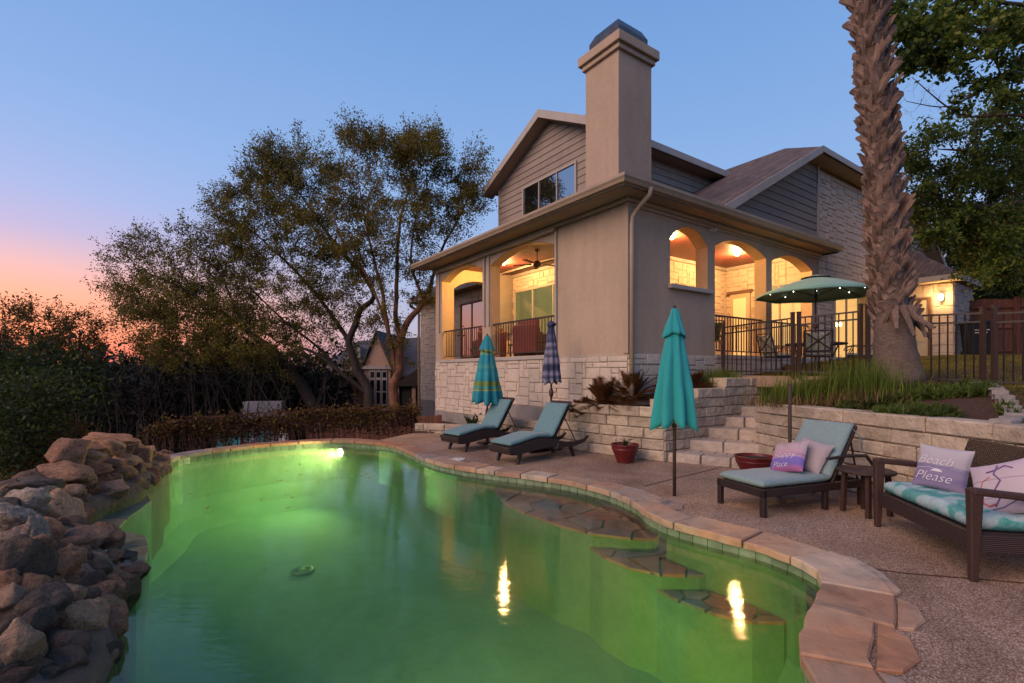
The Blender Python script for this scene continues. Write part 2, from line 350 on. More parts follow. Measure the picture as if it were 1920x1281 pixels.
# wicker (real weave relief)
t = Mt('wicker'); w1 = t.n('ShaderNodeTexWave'); w1.inputs['Scale'].default_value = 14; w1.inputs['Distortion'].default_value = 1; t.l(t.co, w1.inputs[0]); w2 = t.n('ShaderNodeTexWave', bands_direction='Z'); w2.inputs['Scale'].default_value = 22; t.l(t.co, w2.inputs[0])
k = t.mix(1, w1.outputs[0], w2.outputs[0], 'MULTIPLY'); t.col(t.ramp(k, [(0, (.016, .009, .008)), (.8, (.065, .036, .032))])); t.set(Roughness=.5); t.bump(k, .8, .006)
# floral cushion
t = Mt('fab_floral'); v = t.n('ShaderNodeTexVoronoi', feature='SMOOTH_F1'); v.inputs['Scale'].default_value = 7.5; t.l(t.map((1, 1, 1)), v.inputs[0]); wv = t.noise(7, 3, dist=3.0)
k = t.ramp(v.outputs['Distance'], [(.0, (.44, .52, .55)), (.40, (.34, .46, .48)), (.47, (.02, .30, .27)), (.7, (.012, .22, .20))]); k = t.mix(.35, k, t.ramp(wv, [(.42, (.34, .42, .44)), (.5, (.04, .26, .25)), (.58, (.25, .37, .38))]), 'MIX')
t.col(k); t.set(Roughness=.85); t.bump(t.noise(90, 3), .2, .002)
# ================================================================== pool outline (water line, world xy), counter-clockwise from near right
ZW = -.13
edge_px = [(1512,1281),(1518,1232),(1532,1190),(1552,1150),(1555,1122),(1525,1092),(1440,1055),(1350,1030),(1262,1005),(1218,985),(1192,962),(1130,936),(1050,917),(950,903),(860,890),(800,874),(768,858),(735,846),(690,840),(640,837),(580,839),(500,845),(420,855),(360,864),(322,874),(290,895),(225,925),(165,952)]
edge = [P(x, y, ZW).xy for x, y in edge_px]
edge += [Vector(p) for p in ((-5.05,5.6),(-4.35,4.95),(-3.75,4.5),(-3.2,4.0),(-2.82,3.5),(-2.46,3.0),(-2.2,2.5),(-2.0,1.9),(-1.2,1.45),(0,1.35),(1.0,1.5),(1.45,2.0))]
def catmull(pts, n=4, closed=True):
    out = []; L = len(pts)
    for i in range(L if closed else L-1):
        g = lambda k: pts[(i+k) % L] if closed else pts[max(0, min(L-1, i+k))]
        a, b, c, d = g(-1), g(0), g(1), g(2)
        for j in range(n):
            t = j / n; out.append(.5 * ((2*b) + (c-a)*t + (2*a-5*b+4*c-d)*t*t + (3*b-a-3*c+d)*t**3))
    if not closed: out.append(pts[-1].copy())
    return out
def resample(pts, step, closed=True):
    P_ = pts + ([pts[0]] if closed else []); out = [P_[0].copy()]; acc = 0
    for a, b in zip(P_, P_[1:]):
        L = (b-a).length; 
        if L < 1e-9: continue
        d = step - acc
        while d <= L: out.append(a.lerp(b, d/L)); d += step
        acc = (acc + L) % step
    return out
pool = resample(catmull(edge, 6), .12)
if (pool[-1]-pool[0]).length < .06: pool.pop()
NP = len(pool)
def nrm(i):
    t = pool[(i+1) % NP] - pool[(i-1) % NP]; t.normalize(); return Vector((t.y, -t.x))   # outward for ccw
area = sum(pool[i].x*pool[(i+1) % NP].y - pool[(i+1) % NP].x*pool[i].y for i in range(NP))
SG = 1 if area > 0 else -1
def off(i, d): i %= NP; return pool[i] + nrm(i) * d * SG
# smooth normals for offsets
def offs(d): 
    o = [off(i, d) for i in range(NP)]
    for _ in range(3): o = [(o[i-1] + o[i]*2 + o[(i+1) % NP]) / 4 for i in range(NP)]
    return o
# shell: floor + walls
def pin(x, y, poly):
    c = False; n = len(poly); j = n-1
    for i in range(n):
        a, b = poly[i], poly[j]
        if (a[1] > y) != (b[1] > y) and x < (b[0]-a[0])*(y-a[1])/(b[1]-a[1])+a[0]: c = not c
        j = i
    return c
ZB = -1.45
mb = MB()
rings = [(.0, -.02), (.0, -.9), (-.12, -1.22), (-.4, ZB)]
base = [offs(d) if d else pool for d, z in rings]
for (d, z), ring in zip(rings, base): mb.v += [(p.x, p.y, z) for p in ring]
for r in range(3):
    for i in range(NP):
        j = (i+1) % NP; q = (r*NP+i, r*NP+j, (r+1)*NP+j, (r+1)*NP+i); mb.f.append(q); mb.m.append(0)
tri = tessellate_polygon([[Vector((p.x, p.y, 0)) for p in base[3]]])
mb.f += [tuple(3*NP+i for i in t) for t in tri]; mb.m += [0]*len(tri)
pool_basin = struct(mb.build('pool_basin', 'pool_plaster', smooth=False))
# water volume (closed)
mb = MB(); n = NP
wi = [off(i, -.004) for i in range(NP)]; wl = [off(i, -.004) for i in range(NP)]
mb.prism([(p.x, p.y) for p in wi], ZB-.3, ZW); 
water = struct(mb.build('water', 'water'))
# waterline tiles: children of the basin
tg = MB()
cnt = 0; i = 0
tl = resample(pool, .155)
for a, b in zip(tl, tl[1:] + tl[:1]):
    if (b-a).length > .3: continue
    m = (a+b)/2
    if m.y < 2.2 or (m.x < -4 and m.y < 8.6) or m.x < -2.2 and m.y < 5.5: continue
    t_ = (b-a).normalized(); nn_ = Vector((t_.y, -t_.x)) * SG
    q = MB(); a2, b2 = a + t_*.004, b - t_*.004
    o0, o1 = nn_*-.012, nn_*.01
    q.hexa([(*(a2+o0), -.17), (*(b2+o0), -.17), (*(b2+o1), -.17), (*(a2+o1), -.17), (*(a2+o0), -.035), (*(b2+o0), -.035), (*(b2+o1), -.035), (*(a2+o1), -.035)])
    q.build('tile', 'pool_tile', pool_basin); cnt += 1
# underwater shelves with flagstone tops
def voronoi_cells(poly, n, seed, inset=.014):
    r = random.Random(seed); xs = [p[0] for p in poly]; ys = [p[1] for p in poly]; pts = []
    tries = 0
    dmin = math.sqrt((max(xs)-min(xs))*(max(ys)-min(ys))/n)*.62
    while len(pts) < n and tries < 4000:
        tries += 1; p = (r.uniform(min(xs), max(xs)), r.uniform(min(ys), max(ys)))
        if pin(*p, poly) and all(math.dist(p, q) > dmin for q in pts): pts.append(p)
    cells = []
    for i, p in enumerate(pts):
        c = [Vector(v[:2]) for v in poly]
        for j, q in enumerate(pts):
            if i == j: continue
            nx, ny = q[0]-p[0], q[1]-p[1]; L = math.hypot(nx, ny); nx /= L; ny /= L
            dd = (p[0]+q[0])/2*nx + (p[1]+q[1])/2*ny - inset
            out = []
            for k in range(len(c)):
                a, b = c[k], c[(k+1) % len(c)]; fa = a.x*nx+a.y*ny-dd; fb = b.x*nx+b.y*ny-dd
                if fa <= 0: out.append(a)
                if fa*fb < 0: out.append(a.lerp(b, fa/(fa-fb)))
            c = out
            if len(c) < 3: break
        if len(c) >= 3: cells.append(c)
    return cells
def slab(name, poly, z0, z1, mt, parent, bev=.008):
    q = MB(); ar = sum(poly[k][0]*poly[(k+1) % len(poly)][1]-poly[(k+1) % len(poly)][0]*poly[k][1] for k in range(len(poly)))
    if ar < 0: poly = poly[::-1]
    n = len(poly); cx = sum(p[0] for p in poly)/n; cy = sum(p[1] for p in poly)/n
    vs = [(p[0], p[1], z0) for p in poly] + [(p[0], p[1], z1-bev) for p in poly]
    for p in poly:
        d = Vector((cx-p[0], cy-p[1])); L = max(d.length, 1e-5); d = d/L*min(bev*1.4, L*.4); vs.append((p[0]+d.x, p[1]+d.y, z1))
    fs = [tuple(range(2*n, 3*n))]
    for k in range(n):
        j = (k+1) % n; fs.append((k, j, j+n, k+n)); fs.append((k+n, j+n, j+2*n, k+2*n))
    q.add(vs, fs); return q.build(name, mt, parent)
def shelf(px, z, n, seed, extra=None, mt='flag_wet', cells=True):
    poly = [P(x, y, z).xy for x, y in px]; poly = [Vector(p) for p in poly]
    ar = sum(poly[k].x*poly[(k+1) % len(poly)].y-poly[(k+1) % len(poly)].x*poly[k].y for k in range(len(poly)))
    if ar < 0: poly = poly[::-1]
    q = MB(); q.prism([(p.x, p.y) for p in poly], ZB-.05, z-.03); b = q.build('underwater_step', 'pool_plaster', pool_basin)
    for c in voronoi_cells(poly, n, seed): slab('step_flagstone', c, z-.03, z, mt, b)
    return b
shelf([(915,897),(925,918),(948,945),(985,962),(1050,985),(1110,1000),(1180,1008),(1262,1012),(1310,1000),(1260,960),(1180,930),(1100,905),(1000,893)], -.26, 30, 3)
shelf([(1088,1012),(1130,1042),(1180,1064),(1240,1076),(1310,1078),(1390,1074),(1440,1068),(1400,1030),(1320,1016),(1200,1010)], -.42, 14, 5)
shelf([(1220,1098),(1270,1124),(1340,1150),(1410,1165),(1470,1166),(1500,1158),(1470,1130),(1400,1104),(1310,1094)], -.58, 12, 8)
shelf([(150,975),(175,950),(225,935),(278,925),(284,938),(262,955),(235,975),(214,1000),(190,1020),(165,1015),(130,1000)], -.24, 4, 11)
shelf([(188,1018),(215,1000),(245,996),(275,1006),(280,1030),(272,1055),(255,1078),(230,1090),(180,1070)], -.24, 4, 13)
# drain + return fittings
dr = thing('main_drain', 'round pale green slotted drain cover on the pool floor', 'drain', tuple(P(567, 1072, ZB+.01)))
q = MB(); q.lathe([(.17, 0), (.17, .02), (.155, .035), (.05, .045), (0.001, .047)], 28); q.build('cover', 'pool_tile', dr)
for k in range(14):
    a = k*math.tau/14; q = MB(); q.bar((.05*math.cos(a), .05*math.sin(a), .048), (.145*math.cos(a), .145*math.sin(a), .042), .008, .006); q.build('slot', 'metal_dark', dr)
# pool lights (real lamps in the water)
def plight(loc, dirv, e, col, label, size=.09, spot=150):
    t_ = thing('pool_light', label, 'light', loc, 0, 'underwater pool lights')
    d = Vector(dirv).normalized(); rot = d.to_track_quat('Z', 'Y').to_matrix().to_4x4()
    q = MB(); q.lathe([(.12, -.02), (.13, 0), (.12, .02), (.10, .022)], 24); q.v = [tuple(rot @ Vector(p)) for p in q.v]; q.build('housing', 'lamp_white', t_)
    q = MB(); q.lathe([(.095, .02), (.07, .035), (.001, .04)], 20); q.v = [tuple(rot @ Vector(p)) for p in q.v]; q.build('lens', 'pool_lamp', t_)
    L = bpy.data.lights.new('pool_lamp', 'SPOT'); L.energy = e; L.color = col; L.spot_size = R(spot); L.spot_blend = 1; L.shadow_soft_size = .1
    o = bpy.data.objects.new('lamp', L); COL.objects.link(o); o.parent = t_; o.location = d*.14; o.rotation_euler = (-d).to_track_quat('Z', 'Y').to_euler()
il = min(range(NP), key=lambda i: (pool[i]-P(640, 838, ZW).xy).length); pl = off(il, -.06)
plight((pl.x, pl.y, -.27), (-.55, -1, .10), 600, (1, .88, .38), 'glowing round pool light in the far wall below the coping', spot=160)
il = min(range(NP), key=lambda i: (pool[i]-Vector((-.4, 1.4))).length); pl2 = off(il, -.08)
plight((pl2.x, pl2.y, -.70), (.34, 1, -.30), 470, (1, .74, .12), 'round pool light in the near wall, just below the frame', spot=100)
# fallen leaves floating on the water
r = random.Random(91); lfm = None
for k in range(26):
    px, py = (r.uniform(480, 720), r.uniform(850, 905)) if k < 18 else (r.uniform(300, 560), r.uniform(880, 960)); p = P(px, py, ZW+.004); q = MB(); q.add([(-.05,0,0),(-.01,.022,.004),(.05,.004,.002),(0,-.02,.005)], [(0,3,2,1)])
    if lfm is None: o = q.build('floating_leaf', 'dead_leaf'); lfm = o.data
    else: o = bpy.data.objects.new('floating_leaf', lfm); COL.objects.link(o)
    o.location = p; o.rotation_euler = (0, 0, r.uniform(0, 6.28)); tag(o, 'small brown fallen leaf floating on the green pool water', 'leaf', 'fallen leaves on the water')
# ------------------------------------------------------------------ coping flagstones
o0 = offs(-.045); o1 = offs(.34); o2 = offs(.62)
coping = MB(); rocky = lambda m: (m.x < -4.3 and m.y < 8.8) or (m.x < -2.2 and m.y < 5.5)
ring_in, ring_out = offs(.0), offs(.40)
for i in range(NP):
    j = (i+1) % NP
coping.add([(p.x, p.y, -.005) for p in ring_in] + [(p.x, p.y, -.005) for p in ring_out] + [(p.x, p.y, -.05) for p in ring_in],
           [(i, (i+1) % NP, (i+1) % NP+NP, i+NP) for i in range(NP) if not rocky(pool[i])] + [(i, (i+1) % NP, (i+1) % NP+2*NP, i+2*NP) for i in range(NP) if not rocky(pool[i])])
coping_o = struct(coping.build('pool_coping', 'mortar'))
r = random.Random(5); i = 0
while i < NP:
    k = r.choice((3, 4, 4, 5, 6)); j = min(i+k, NP)
    m = pool[(i+k//2) % NP]
    if not ((m.x < -4.3 and m.y < 8.8) or (m.x < -2.2 and m.y < 5.5)):
        far = m.y > 9.9
        w = .27 + r.random()*.12 if not far else .30
        oi, oo = o0, offs_cache[round(w, 1)] if 'offs_cache' in globals() and round(w, 1) in offs_cache else None
        if oo is None:
            if 'offs_cache' not in globals(): offs_cache = {}
            oo = offs_cache[round(w, 1)] = offs(round(w, 1))
        ids = [x % NP for x in range(i, j+1)]
        inner = [oi[x].copy() for x in ids]; outer = [oo[x].copy() for x in ids]
        # shrink for joints, jitter
        for L_ in (inner, outer):
            d = (L_[1]-L_[0]).normalized(); L_[0] += d*(.008 + r.random()*.006); d = (L_[-2]-L_[-1]).normalized(); L_[-1] += d*(.008 + r.random()*.006)
            if not far:
                for p in L_[1:-1]: p += Vector((r.uniform(-.012, .012), r.uniform(-.012, .012)))
        sk_ = r.uniform(-.06, .06); dt = (outer[-1]-outer[0]).normalized(); 
        outer[-1] += dt*0; poly = [tuple(p) for p in inner] + [tuple(p) for p in outer[::-1]]
        slab('flagstone', poly, -.045, .018 + r.random()*.012, 'flagstone' if not far else 'flag_warm', coping_o, .01)
        # outer irregular pieces on the near right side
        if m.x > .4 and 2.0 < m.y < 6.6 and r.random() < .4:
            a, b = outer[0], outer[-1]; nv = (outer[len(outer)//2]-inner[len(inner)//2]).normalized(); h = r.uniform(.12, .24)
            pts = [a + nv*.014, b + nv*.014, b.lerp(a, .15) + nv*h*.8, a.lerp(b, .45) + nv*h, a.lerp(b, .1) + nv*h*.6]
            slab('flagstone', [tuple(p) for p in pts], -.03, .014 + r.random()*.008, 'flagstone', coping_o, .008)
    i = j
# ------------------------------------------------------------------ deck
WALLX = [(4.30,8.72),(4.50,6.95),(4.70,6.1),(4.85,5.3),(4.92,4.4),(4.97,2.5),(5.0,-1)]
outer = [(-3.4,-3),(6,-3),(6.2,2.5),(6.1,5.5),(5.8,7.2),(5.6,9.6),(3.6,10.2),(2.5,10.6),(1.2,12.2),(.2,13.0),(-.9,13.3),(-2.0,13.35),(-2.7,13.0),(-2.95,12.3),(-3.2,11.7)]
og = offs(.30)
# follow the far coping on the left side
far_ids = [i for i in range(NP)]
s0 = min(far_ids, key=lambda i: (pool[i]-Vector((-3.0,10.9))).length); s1 = min(far_ids, key=lambda i: (pool[i]-Vector((-6.6,8.6))).length)
step_ = 1 if ((s1-s0) % NP) < NP/2 else -1
i = s0
while i != s1: outer.append(tuple(og[i])); i = (i+step_*1) % NP
og2 = offs(.03); s2 = min(far_ids, key=lambda i: (pool[i]-Vector((-2.2,1.9))).length)
outer.append(tuple(og2[s1])); i = s1
while i != s2: outer.append(tuple(og2[i])); i = (i-step_) % NP
outer.append(tuple(og2[s2]))
outer += [(-2.5,1.6),(-2.9,.8)]
tri = tessellate_polygon([[Vector((*p, 0)) for p in outer]])
allp = outer
# control joints: the sheet is one mesh, the joints are recessed strips laid as thin dark real grooves
q = MB(); q.add([(x, y, 0) for x, y in allp], [tuple(t_) if ((allp[t_[1]][0]-allp[t_[0]][0])*(allp[t_[2]][1]-allp[t_[0]][1])-(allp[t_[1]][1]-allp[t_[0]][1])*(allp[t_[2]][0]-allp[t_[0]][0])) > 0 else tuple(t_)[::-1] for t_ in tri])
n0 = len(outer)
ov = [(x, y) for x, y in outer]; q.add([(x, y, 0) for x, y in ov] + [(x, y, -.12) for x, y in ov], [(i, (i+1) % n0, (i+1) % n0+n0, i+n0) for i in range(n0)])
deck = struct(q.build('pool_deck', 'aggregate'))
def joint(pa, pb):
    q = MB(); a = Vector((*pa, .002)); b = Vector((*pb, .002)); q.bar(a, b, .012, .008); q.build('deck_joint', 'mulch', deck)
joint(P(1208, 912).xy, P(1338, 880).xy); joint(P(1690, 1075).xy, P(1920, 1094).xy); joint(P(1338, 880).xy, P(1400, 866).xy); joint(P(1690,1075).xy, P(1600,1062).xy)
# skimmer lid, small deck fittings
sk_ = thing('skimmer_lid', 'round white skimmer lid set in the deck beside the pool', 'lid', tuple(P(857, 862, .004)))
q = MB(); q.lathe([(.15, 0), (.15, .01), (.14, .016), (.001, .016)], 30); q.build('lid', 'white_paint', sk_)
q = MB(); q.lathe([(.012, .014), (.012, .02), (.001, .02)], 10, (.04, 0, 0)); q.build('finger_hole', 'metal_dark', sk_)
# ------------------------------------------------------------------ terrain
def th(x, y):
    n = noise.noise(Vector((x*.05, y*.05, 0)))*1.2 + noise.noise(Vector((x*.3, y*.3, 3)))*.08
    d = max(0, (y-13) * .5 - x*.55 - 2.0) if x < 0 else max(0, (y-26)*.05)
    z = -.62 - min(d*.22, 9) + n*min(1, d*.1)
    if x > 2 and y < 60: z = min(z, -.6)
    if -7.4 < x < 6.2 and -2.5 < y < 12.4: z = -2.6
    if x < -3 and y < 8: z = min(z, -.9)
    return z
xs = np.concatenate([np.linspace(-900, -60, 16), np.linspace(-52, -12, 21), np.arange(-11, 8, .6), np.linspace(9, 60, 18), np.linspace(80, 900, 14)])
ys = np.concatenate([np.linspace(-300, -12, 8), np.arange(-9, 17, .6), np.linspace(18, 60, 22), np.linspace(75, 1500, 24)])
V = [(x, y, th(x, y)) for y in ys for x in xs]; nx = len(xs)
Fq = [(j*nx+i, j*nx+i+1, (j+1)*nx+i+1, (j+1)*nx+i) for j in range(len(ys)-1) for i in range(nx-1)]
struct(npmesh('ground', V, Fq, 'skin_ground', smooth=True))
# far hills
V = []; Fq = []; n = 160
for j in range(5):
    for i in range(n):
        x = -3800 + i*45; y = 2200 + j*180; h = [-40, 18, 44, 30, 0][j] + noise.noise(Vector((i*.07, j*.5, 1)))*[0, 10, 13, 10, 0][j] + (6 if i < 40 else 0)
        V.append((x, y, h))
for j in range(4):
    for i in range(n-1): Fq.append((j*n+i, j*n+i+1, (j+1)*n+i+1, (j+1)*n+i))
struct(npmesh('hills', V, Fq, 'hills', smooth=True))
tw = thing('distant_tower', 'tiny dark tower on the horizon at the far left', 'tower', (-1840, 2200, 20))
q = MB(); q.box(-12, 12, -12, 12, -20, 52); q.build('shaft', 'hills', tw); q = MB(); q.box(-19, 19, -19, 19, 52, 78); q.build('head', 'hills', tw)
# ------------------------------------------------------------------ upper lawn, bed and terrace
C0 = Vector((2.245, 9.6)); VA = Vector((.8182, .5748)); VB = Vector((-.5749, .8182)); ANG = math.atan2(VA.y, VA.x)
def HW(a, b, z=0): p = C0 + VA*a + VB*b; return Vector((p.x, p.y, z))
def sm(t): t = max(0, min(1, t)); return t*t*(3-2*t)
def wallx(y):
    for (x0, y0), (x1, y1) in zip(WALLX, WALLX[1:]):
        if y1 <= y <= y0: return x0 + (x1-x0)*(y0-y)/(y0-y1)
    return 4.3 if y > 8.7 else 5.0
def uh(x, y):
    z = 1.03 + .34*sm((x-wallx(y)-.1)/2.0) + .15*sm((y-8.9)/1.2)
    d = math.hypot(x, y)-11.5
    if d > 0: z += min(.55, d*.075) * (1 if x > 7 else .35)
    return z + noise.noise(Vector((x*1.3, y*1.3, 5)))*.025
bed_poly = [(4.36,8.75),(4.6,6.95),(4.8,6.1),(4.95,5.3),(5.0,4.95),(5.45,5.35),(6.1,6.2),(6.9,7.3),(7.3,8.05),(6.5,8.95),(5.75,9.85),(5.3,9.55)]
def grid_mesh(name, f, inside, x0, x1, y0, y1, st, mt):
    xs = np.arange(x0, x1+st, st); ys = np.arange(y0, y1+st, st); idx = {}; V = []; Fq = []
    def vid(i, j):
        if (i, j) not in idx: idx[i, j] = len(V); V.append((xs[i], ys[j], f(xs[i], ys[j])))
        return idx[i, j]
    for i in range(len(xs)-1):
        for j in range(len(ys)-1):
            if inside(xs[i]+st/2, ys[j]+st/2): Fq.append((vid(i,j), vid(i+1,j), vid(i+1,j+1), vid(i,j+1)))
    return npmesh(name, V, Fq, mt, smooth=True)
def in_lawn(x, y):
    if pin(x, y, bed_poly): return False
    p = Vector((x, y)) - C0; a, b = p.dot(VA), p.dot(VB)
    if b > -.05 and a < 19: return False
    if y > 8.7:
        q_ = Vector((x-4.36, y-8.75)); 
        if q_.dot(Vector((-.575,.818))) > -.02: return a > 3.2 and b > -2.2 and y > 10.6
    return x > wallx(y)+.06
struct(grid_mesh('upper_lawn', uh, in_lawn, 4.3, 12, -2, 15, .12, 'mulch'))
struct(grid_mesh('lawn', lambda x, y: uh(x, y)-.0, lambda x, y: (x > 12 or y > 15) and ((Vector((x, y))-C0).dot(VB) < -.05 or (Vector((x, y))-C0).dot(VA) > 19.2), 8, 60, -2, 60, 1., 'mulch'))
struct(grid_mesh('planting_bed', lambda x, y: uh(x, y)-.004, lambda x, y: pin(x, y, bed_poly), 4.2, 7.5, 4.6, 10, .08, 'mulch'))
# paved terrace in front of the right facade
tp_ = [HW(2.6, -.02).xy, HW(8.6, -.02).xy, HW(12.4, -.02).xy, HW(12.0,-2.3).xy, Vector((9.0,10.6)), Vector((6.6,9.25)), Vector((5.75,9.95)), Vector((4.85,11.0))]
q = MB(); q.prism([(p.x, p.y) for p in tp_], 1.30, 1.53); struct(q.build('terrace', 'paver_terrace'))
# bed between planter wall and the house corner
lb = [(1.45,10.15),(2.1,9.45),(2.72,8.95),(3.8,9.75),(4.85,10.5),(5.6,10.95),(4.9,11.4),(2.245,9.6)]
lbz = {0:.86, 1:.98, 2:1.02, 3:1.2, 4:1.42, 5:1.5, 6:1.5, 7:1.05}
tri = tessellate_polygon([[Vector((*p, 0)) for p in lb]])
q = MB(); q.add([(*p, lbz[i]) for i, p in enumerate(lb)], [tuple(t_) for t_ in tri]); struct(q.build('corner_bed', 'soil'))
lb = [(-.85,12.75),(-.1,11.8),(.6,11.0),(1.4,10.2),(2.0,9.9),(1.1,11.24),(-.05,12.87),(-.7,13.75)]
q = MB(); q.prism(lb, 0, .46); struct(q.build('side_bed', 'soil'))
q = MB(); q.prism([(-2.6,13.2),(-1.6,13.0),(-.85,12.7),(-.7,13.75),(-2.6,16.5),(-3.4,16.3)], -.4, .05); struct(q.build('left_bed', 'mulch'))
# ================================================================== house
house = thing('house', 'two storey stucco and limestone house with arched porch and tall chimney', 'house', (C0.x, C0.y, 0), ANG)
ZF, ZC, ZS = 2.02, 5.06, 4.98      # porch floor, porch ceiling, soffit
def front(s, t, z): return (-t, s, z)       # left facade: s along b, t outward
def side(s, t, z): return (s, -t, z)        # right facade: s along a, t outward
def wmap(kind, base):
    # returns fn(s, t, z) -> local point; t = distance out of the wall towards the viewer side
    if kind == 'a': return lambda s, t, z: (base - t, s, z)
    return lambda s, t, z: (s, base - t, z)
def bx(q, f, s0, s1, t0, t1, z0, z1):
    q.hexa([f(s0,t1,z0), f(s1,t1,z0), f(s1,t0,z0), f(s0,t0,z0), f(s0,t1,z1), f(s1,t1,z1), f(s1,t0,z1), f(s0,t0,z1)])
def arch_wall(q, f, s0, s1, z0, z1, th, ops, t0=0):
    """ops: (sa, sb, zbottom, zspring, zapex)"""
    s = s0
    for sa, sb, zb, zs, za in sorted(ops):
        if sa > s: bx(q, f, s, sa, t0-th, t0, z0, z1)
        if zb > z0: bx(q, f, sa, sb, t0-th, t0, z0, zb)
        n = 14
        if za > zs:
            h = (sb-sa)/2; rise = za-zs; Rr = (h*h+rise*rise)/(2*rise); cz = za-Rr
            zz = [cz + math.sqrt(max(0, Rr*Rr-((sa+(sb-sa)*k/n)-(sa+sb)/2)**2)) for k in range(n+1)]
        else: zz = [za]*(n+1)
        for k in range(n):
            u0 = sa+(sb-sa)*k/n; u1 = sa+(sb-sa)*(k+1)/n
            q.hexa([f(u0,t0,zz[k]), f(u1,t0,zz[k+1]), f(u1,t0-th,zz[k+1]), f(u0,t0-th,zz[k]), f(u0,t0,z1), f(u1,t0,z1), f(u1,t0-th,z1), f(u0,t0-th,z1)])
        s = sb
    if s < s1: bx(q, f, s, s1, t0-th, t0, z0, z1)
def holes_wall(q, f, s0, s1, z0, z1, th, hs):
    s = s0
    for a, b, c, d in sorted(hs):
        bx(q, f, s, a, -th, 0, z0, z1); bx(q, f, a, b, -th, 0, z0, c); bx(q, f, a, b, -th, 0, d, z1); s = b
    bx(q, f, s, s1, -th, 0, z0, z1)
fl = wmap('a', 0); fr_ = wmap('b', 0)
ZT = ZC+.02
LOPS = [(2.18, 4.93, ZF, 4.55, 4.82), (5.36, 7.86, ZF, 4.55, 4.82)]
ROPS = [(1.29, 2.63, 3.45, 4.42, 4.75), (2.90, 5.14, ZF, 4.50, 4.76), (5.41, 7.62, ZF, 4.48, 4.74)]
q = MB(); arch_wall(q, fl, 0.30, 8.30, 1.98, ZT, .30, LOPS); q.build('stucco_wall', 'stucco', house)
q = MB(); arch_wall(q, fr_, 0, 7.92, 1.98, ZT, .30, ROPS); q.build('stucco_wall', 'stucco', house)
# porch end wall (b = 8.3, far end) with an arch
fe = lambda s, t, z: (s, 8.3 + t, z)
q = MB(); arch_wall(q, fe, .30, 2.8, 1.98, ZT, .30, [(.52, 2.42, ZF, 4.40, 4.72)], t0=0); q.build('end_wall', 'stucco_lamplit', house)
# inner skins of the porch (lighter stucco, orange lamp light put into its colour)
q = MB(); arch_wall(q, lambda s, t, z: (.30-t, s, z), .32, 7.98, ZF, ZC, .012, [(a, b, c, d, e) for a, b, c, d, e in LOPS], t0=0); q.build('inner_wall', 'stucco_lamplit', house)
q = MB(); arch_wall(q, lambda s, t, z: (s, .30-t, z), .32, 7.88, ZF, ZC, .012, ROPS, t0=0); q.build('inner_wall', 'stucco_lamplit', house)
# jamb linings in the openings, same lamp-tinted stucco colour
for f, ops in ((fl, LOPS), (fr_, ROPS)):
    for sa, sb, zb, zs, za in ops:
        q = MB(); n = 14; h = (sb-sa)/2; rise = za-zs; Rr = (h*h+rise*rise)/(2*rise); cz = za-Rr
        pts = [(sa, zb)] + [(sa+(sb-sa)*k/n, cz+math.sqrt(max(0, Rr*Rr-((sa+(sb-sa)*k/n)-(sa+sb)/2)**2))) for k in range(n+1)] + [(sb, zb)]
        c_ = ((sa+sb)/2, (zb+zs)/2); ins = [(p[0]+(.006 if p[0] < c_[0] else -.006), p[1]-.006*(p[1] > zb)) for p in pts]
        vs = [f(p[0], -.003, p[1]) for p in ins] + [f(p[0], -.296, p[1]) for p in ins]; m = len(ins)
        q.add(vs, [(k, k+1, k+1+m, k+m) for k in range(m-1)]); q.build('arch_lining', 'stucco_lamplit', house)
# floor slab, ceiling boards
q = MB(); q.box(.02, 2.8, .02, 8.28, 1.90, ZF-.004); q.box(2.8, 7.9, .02, 2.8, 1.90, ZF-.004); q.build('porch_floor', 'paver_terrace', house)
for k in range(20):
    a0 = .31+k*.124; q = MB(); q.box(a0, a0+.118, .31, 8.0, ZC, ZC+.02); q.build('ceiling_board', 'wood_ceiling', house)
for k in range(41):
    a0 = 2.79+k*.124; q = MB(); q.box(a0, a0+.118, .31, 2.8, ZC, ZC+.02); q.build('ceiling_board', 'wood_ceiling', house)
# sills
q = MB(); bx(q, fl, 2.1, 7.95, -.02, .06, ZF-.10, ZF-.01); q.build('sill', 'trim_pale', house, bevel=.008)
q = MB(); bx(q, fr_, 1.22, 2.72, -.3, .10, 3.36, 3.45); q.build('window_ledge', 'trim_pale', house, bevel=.01)
q = MB(); bx(q, fr_, 2.9, 7.62, -.02, .04, ZF-.10, ZF-.01); q.build('sill', 'trim_pale', house, bevel=.008)
q = MB(); q.lathe([(.04,0),(.05,.03),(.03,.05),(.001,.055)], 10, fr_(1.55,-.05,3.452)); q.build('ledge_stone', 'limestone', house)
# roller shade box, tracks on left facade
q = MB(); bx(q, fl, 2.10, 8.12, .002, .12, 4.83, 4.96); q.build('shade_box', 'trim', house, bevel=.012)
for s in (2.12, 4.99, 5.22, 8.0):
    q = MB(); bx(q, fl, s-.03, s+.03, .002, .05, 2.0 if s > 8 or s < 3 else 2.9, 4.83); q.build('shade_track', 'trim_pale', house, bevel=.006)
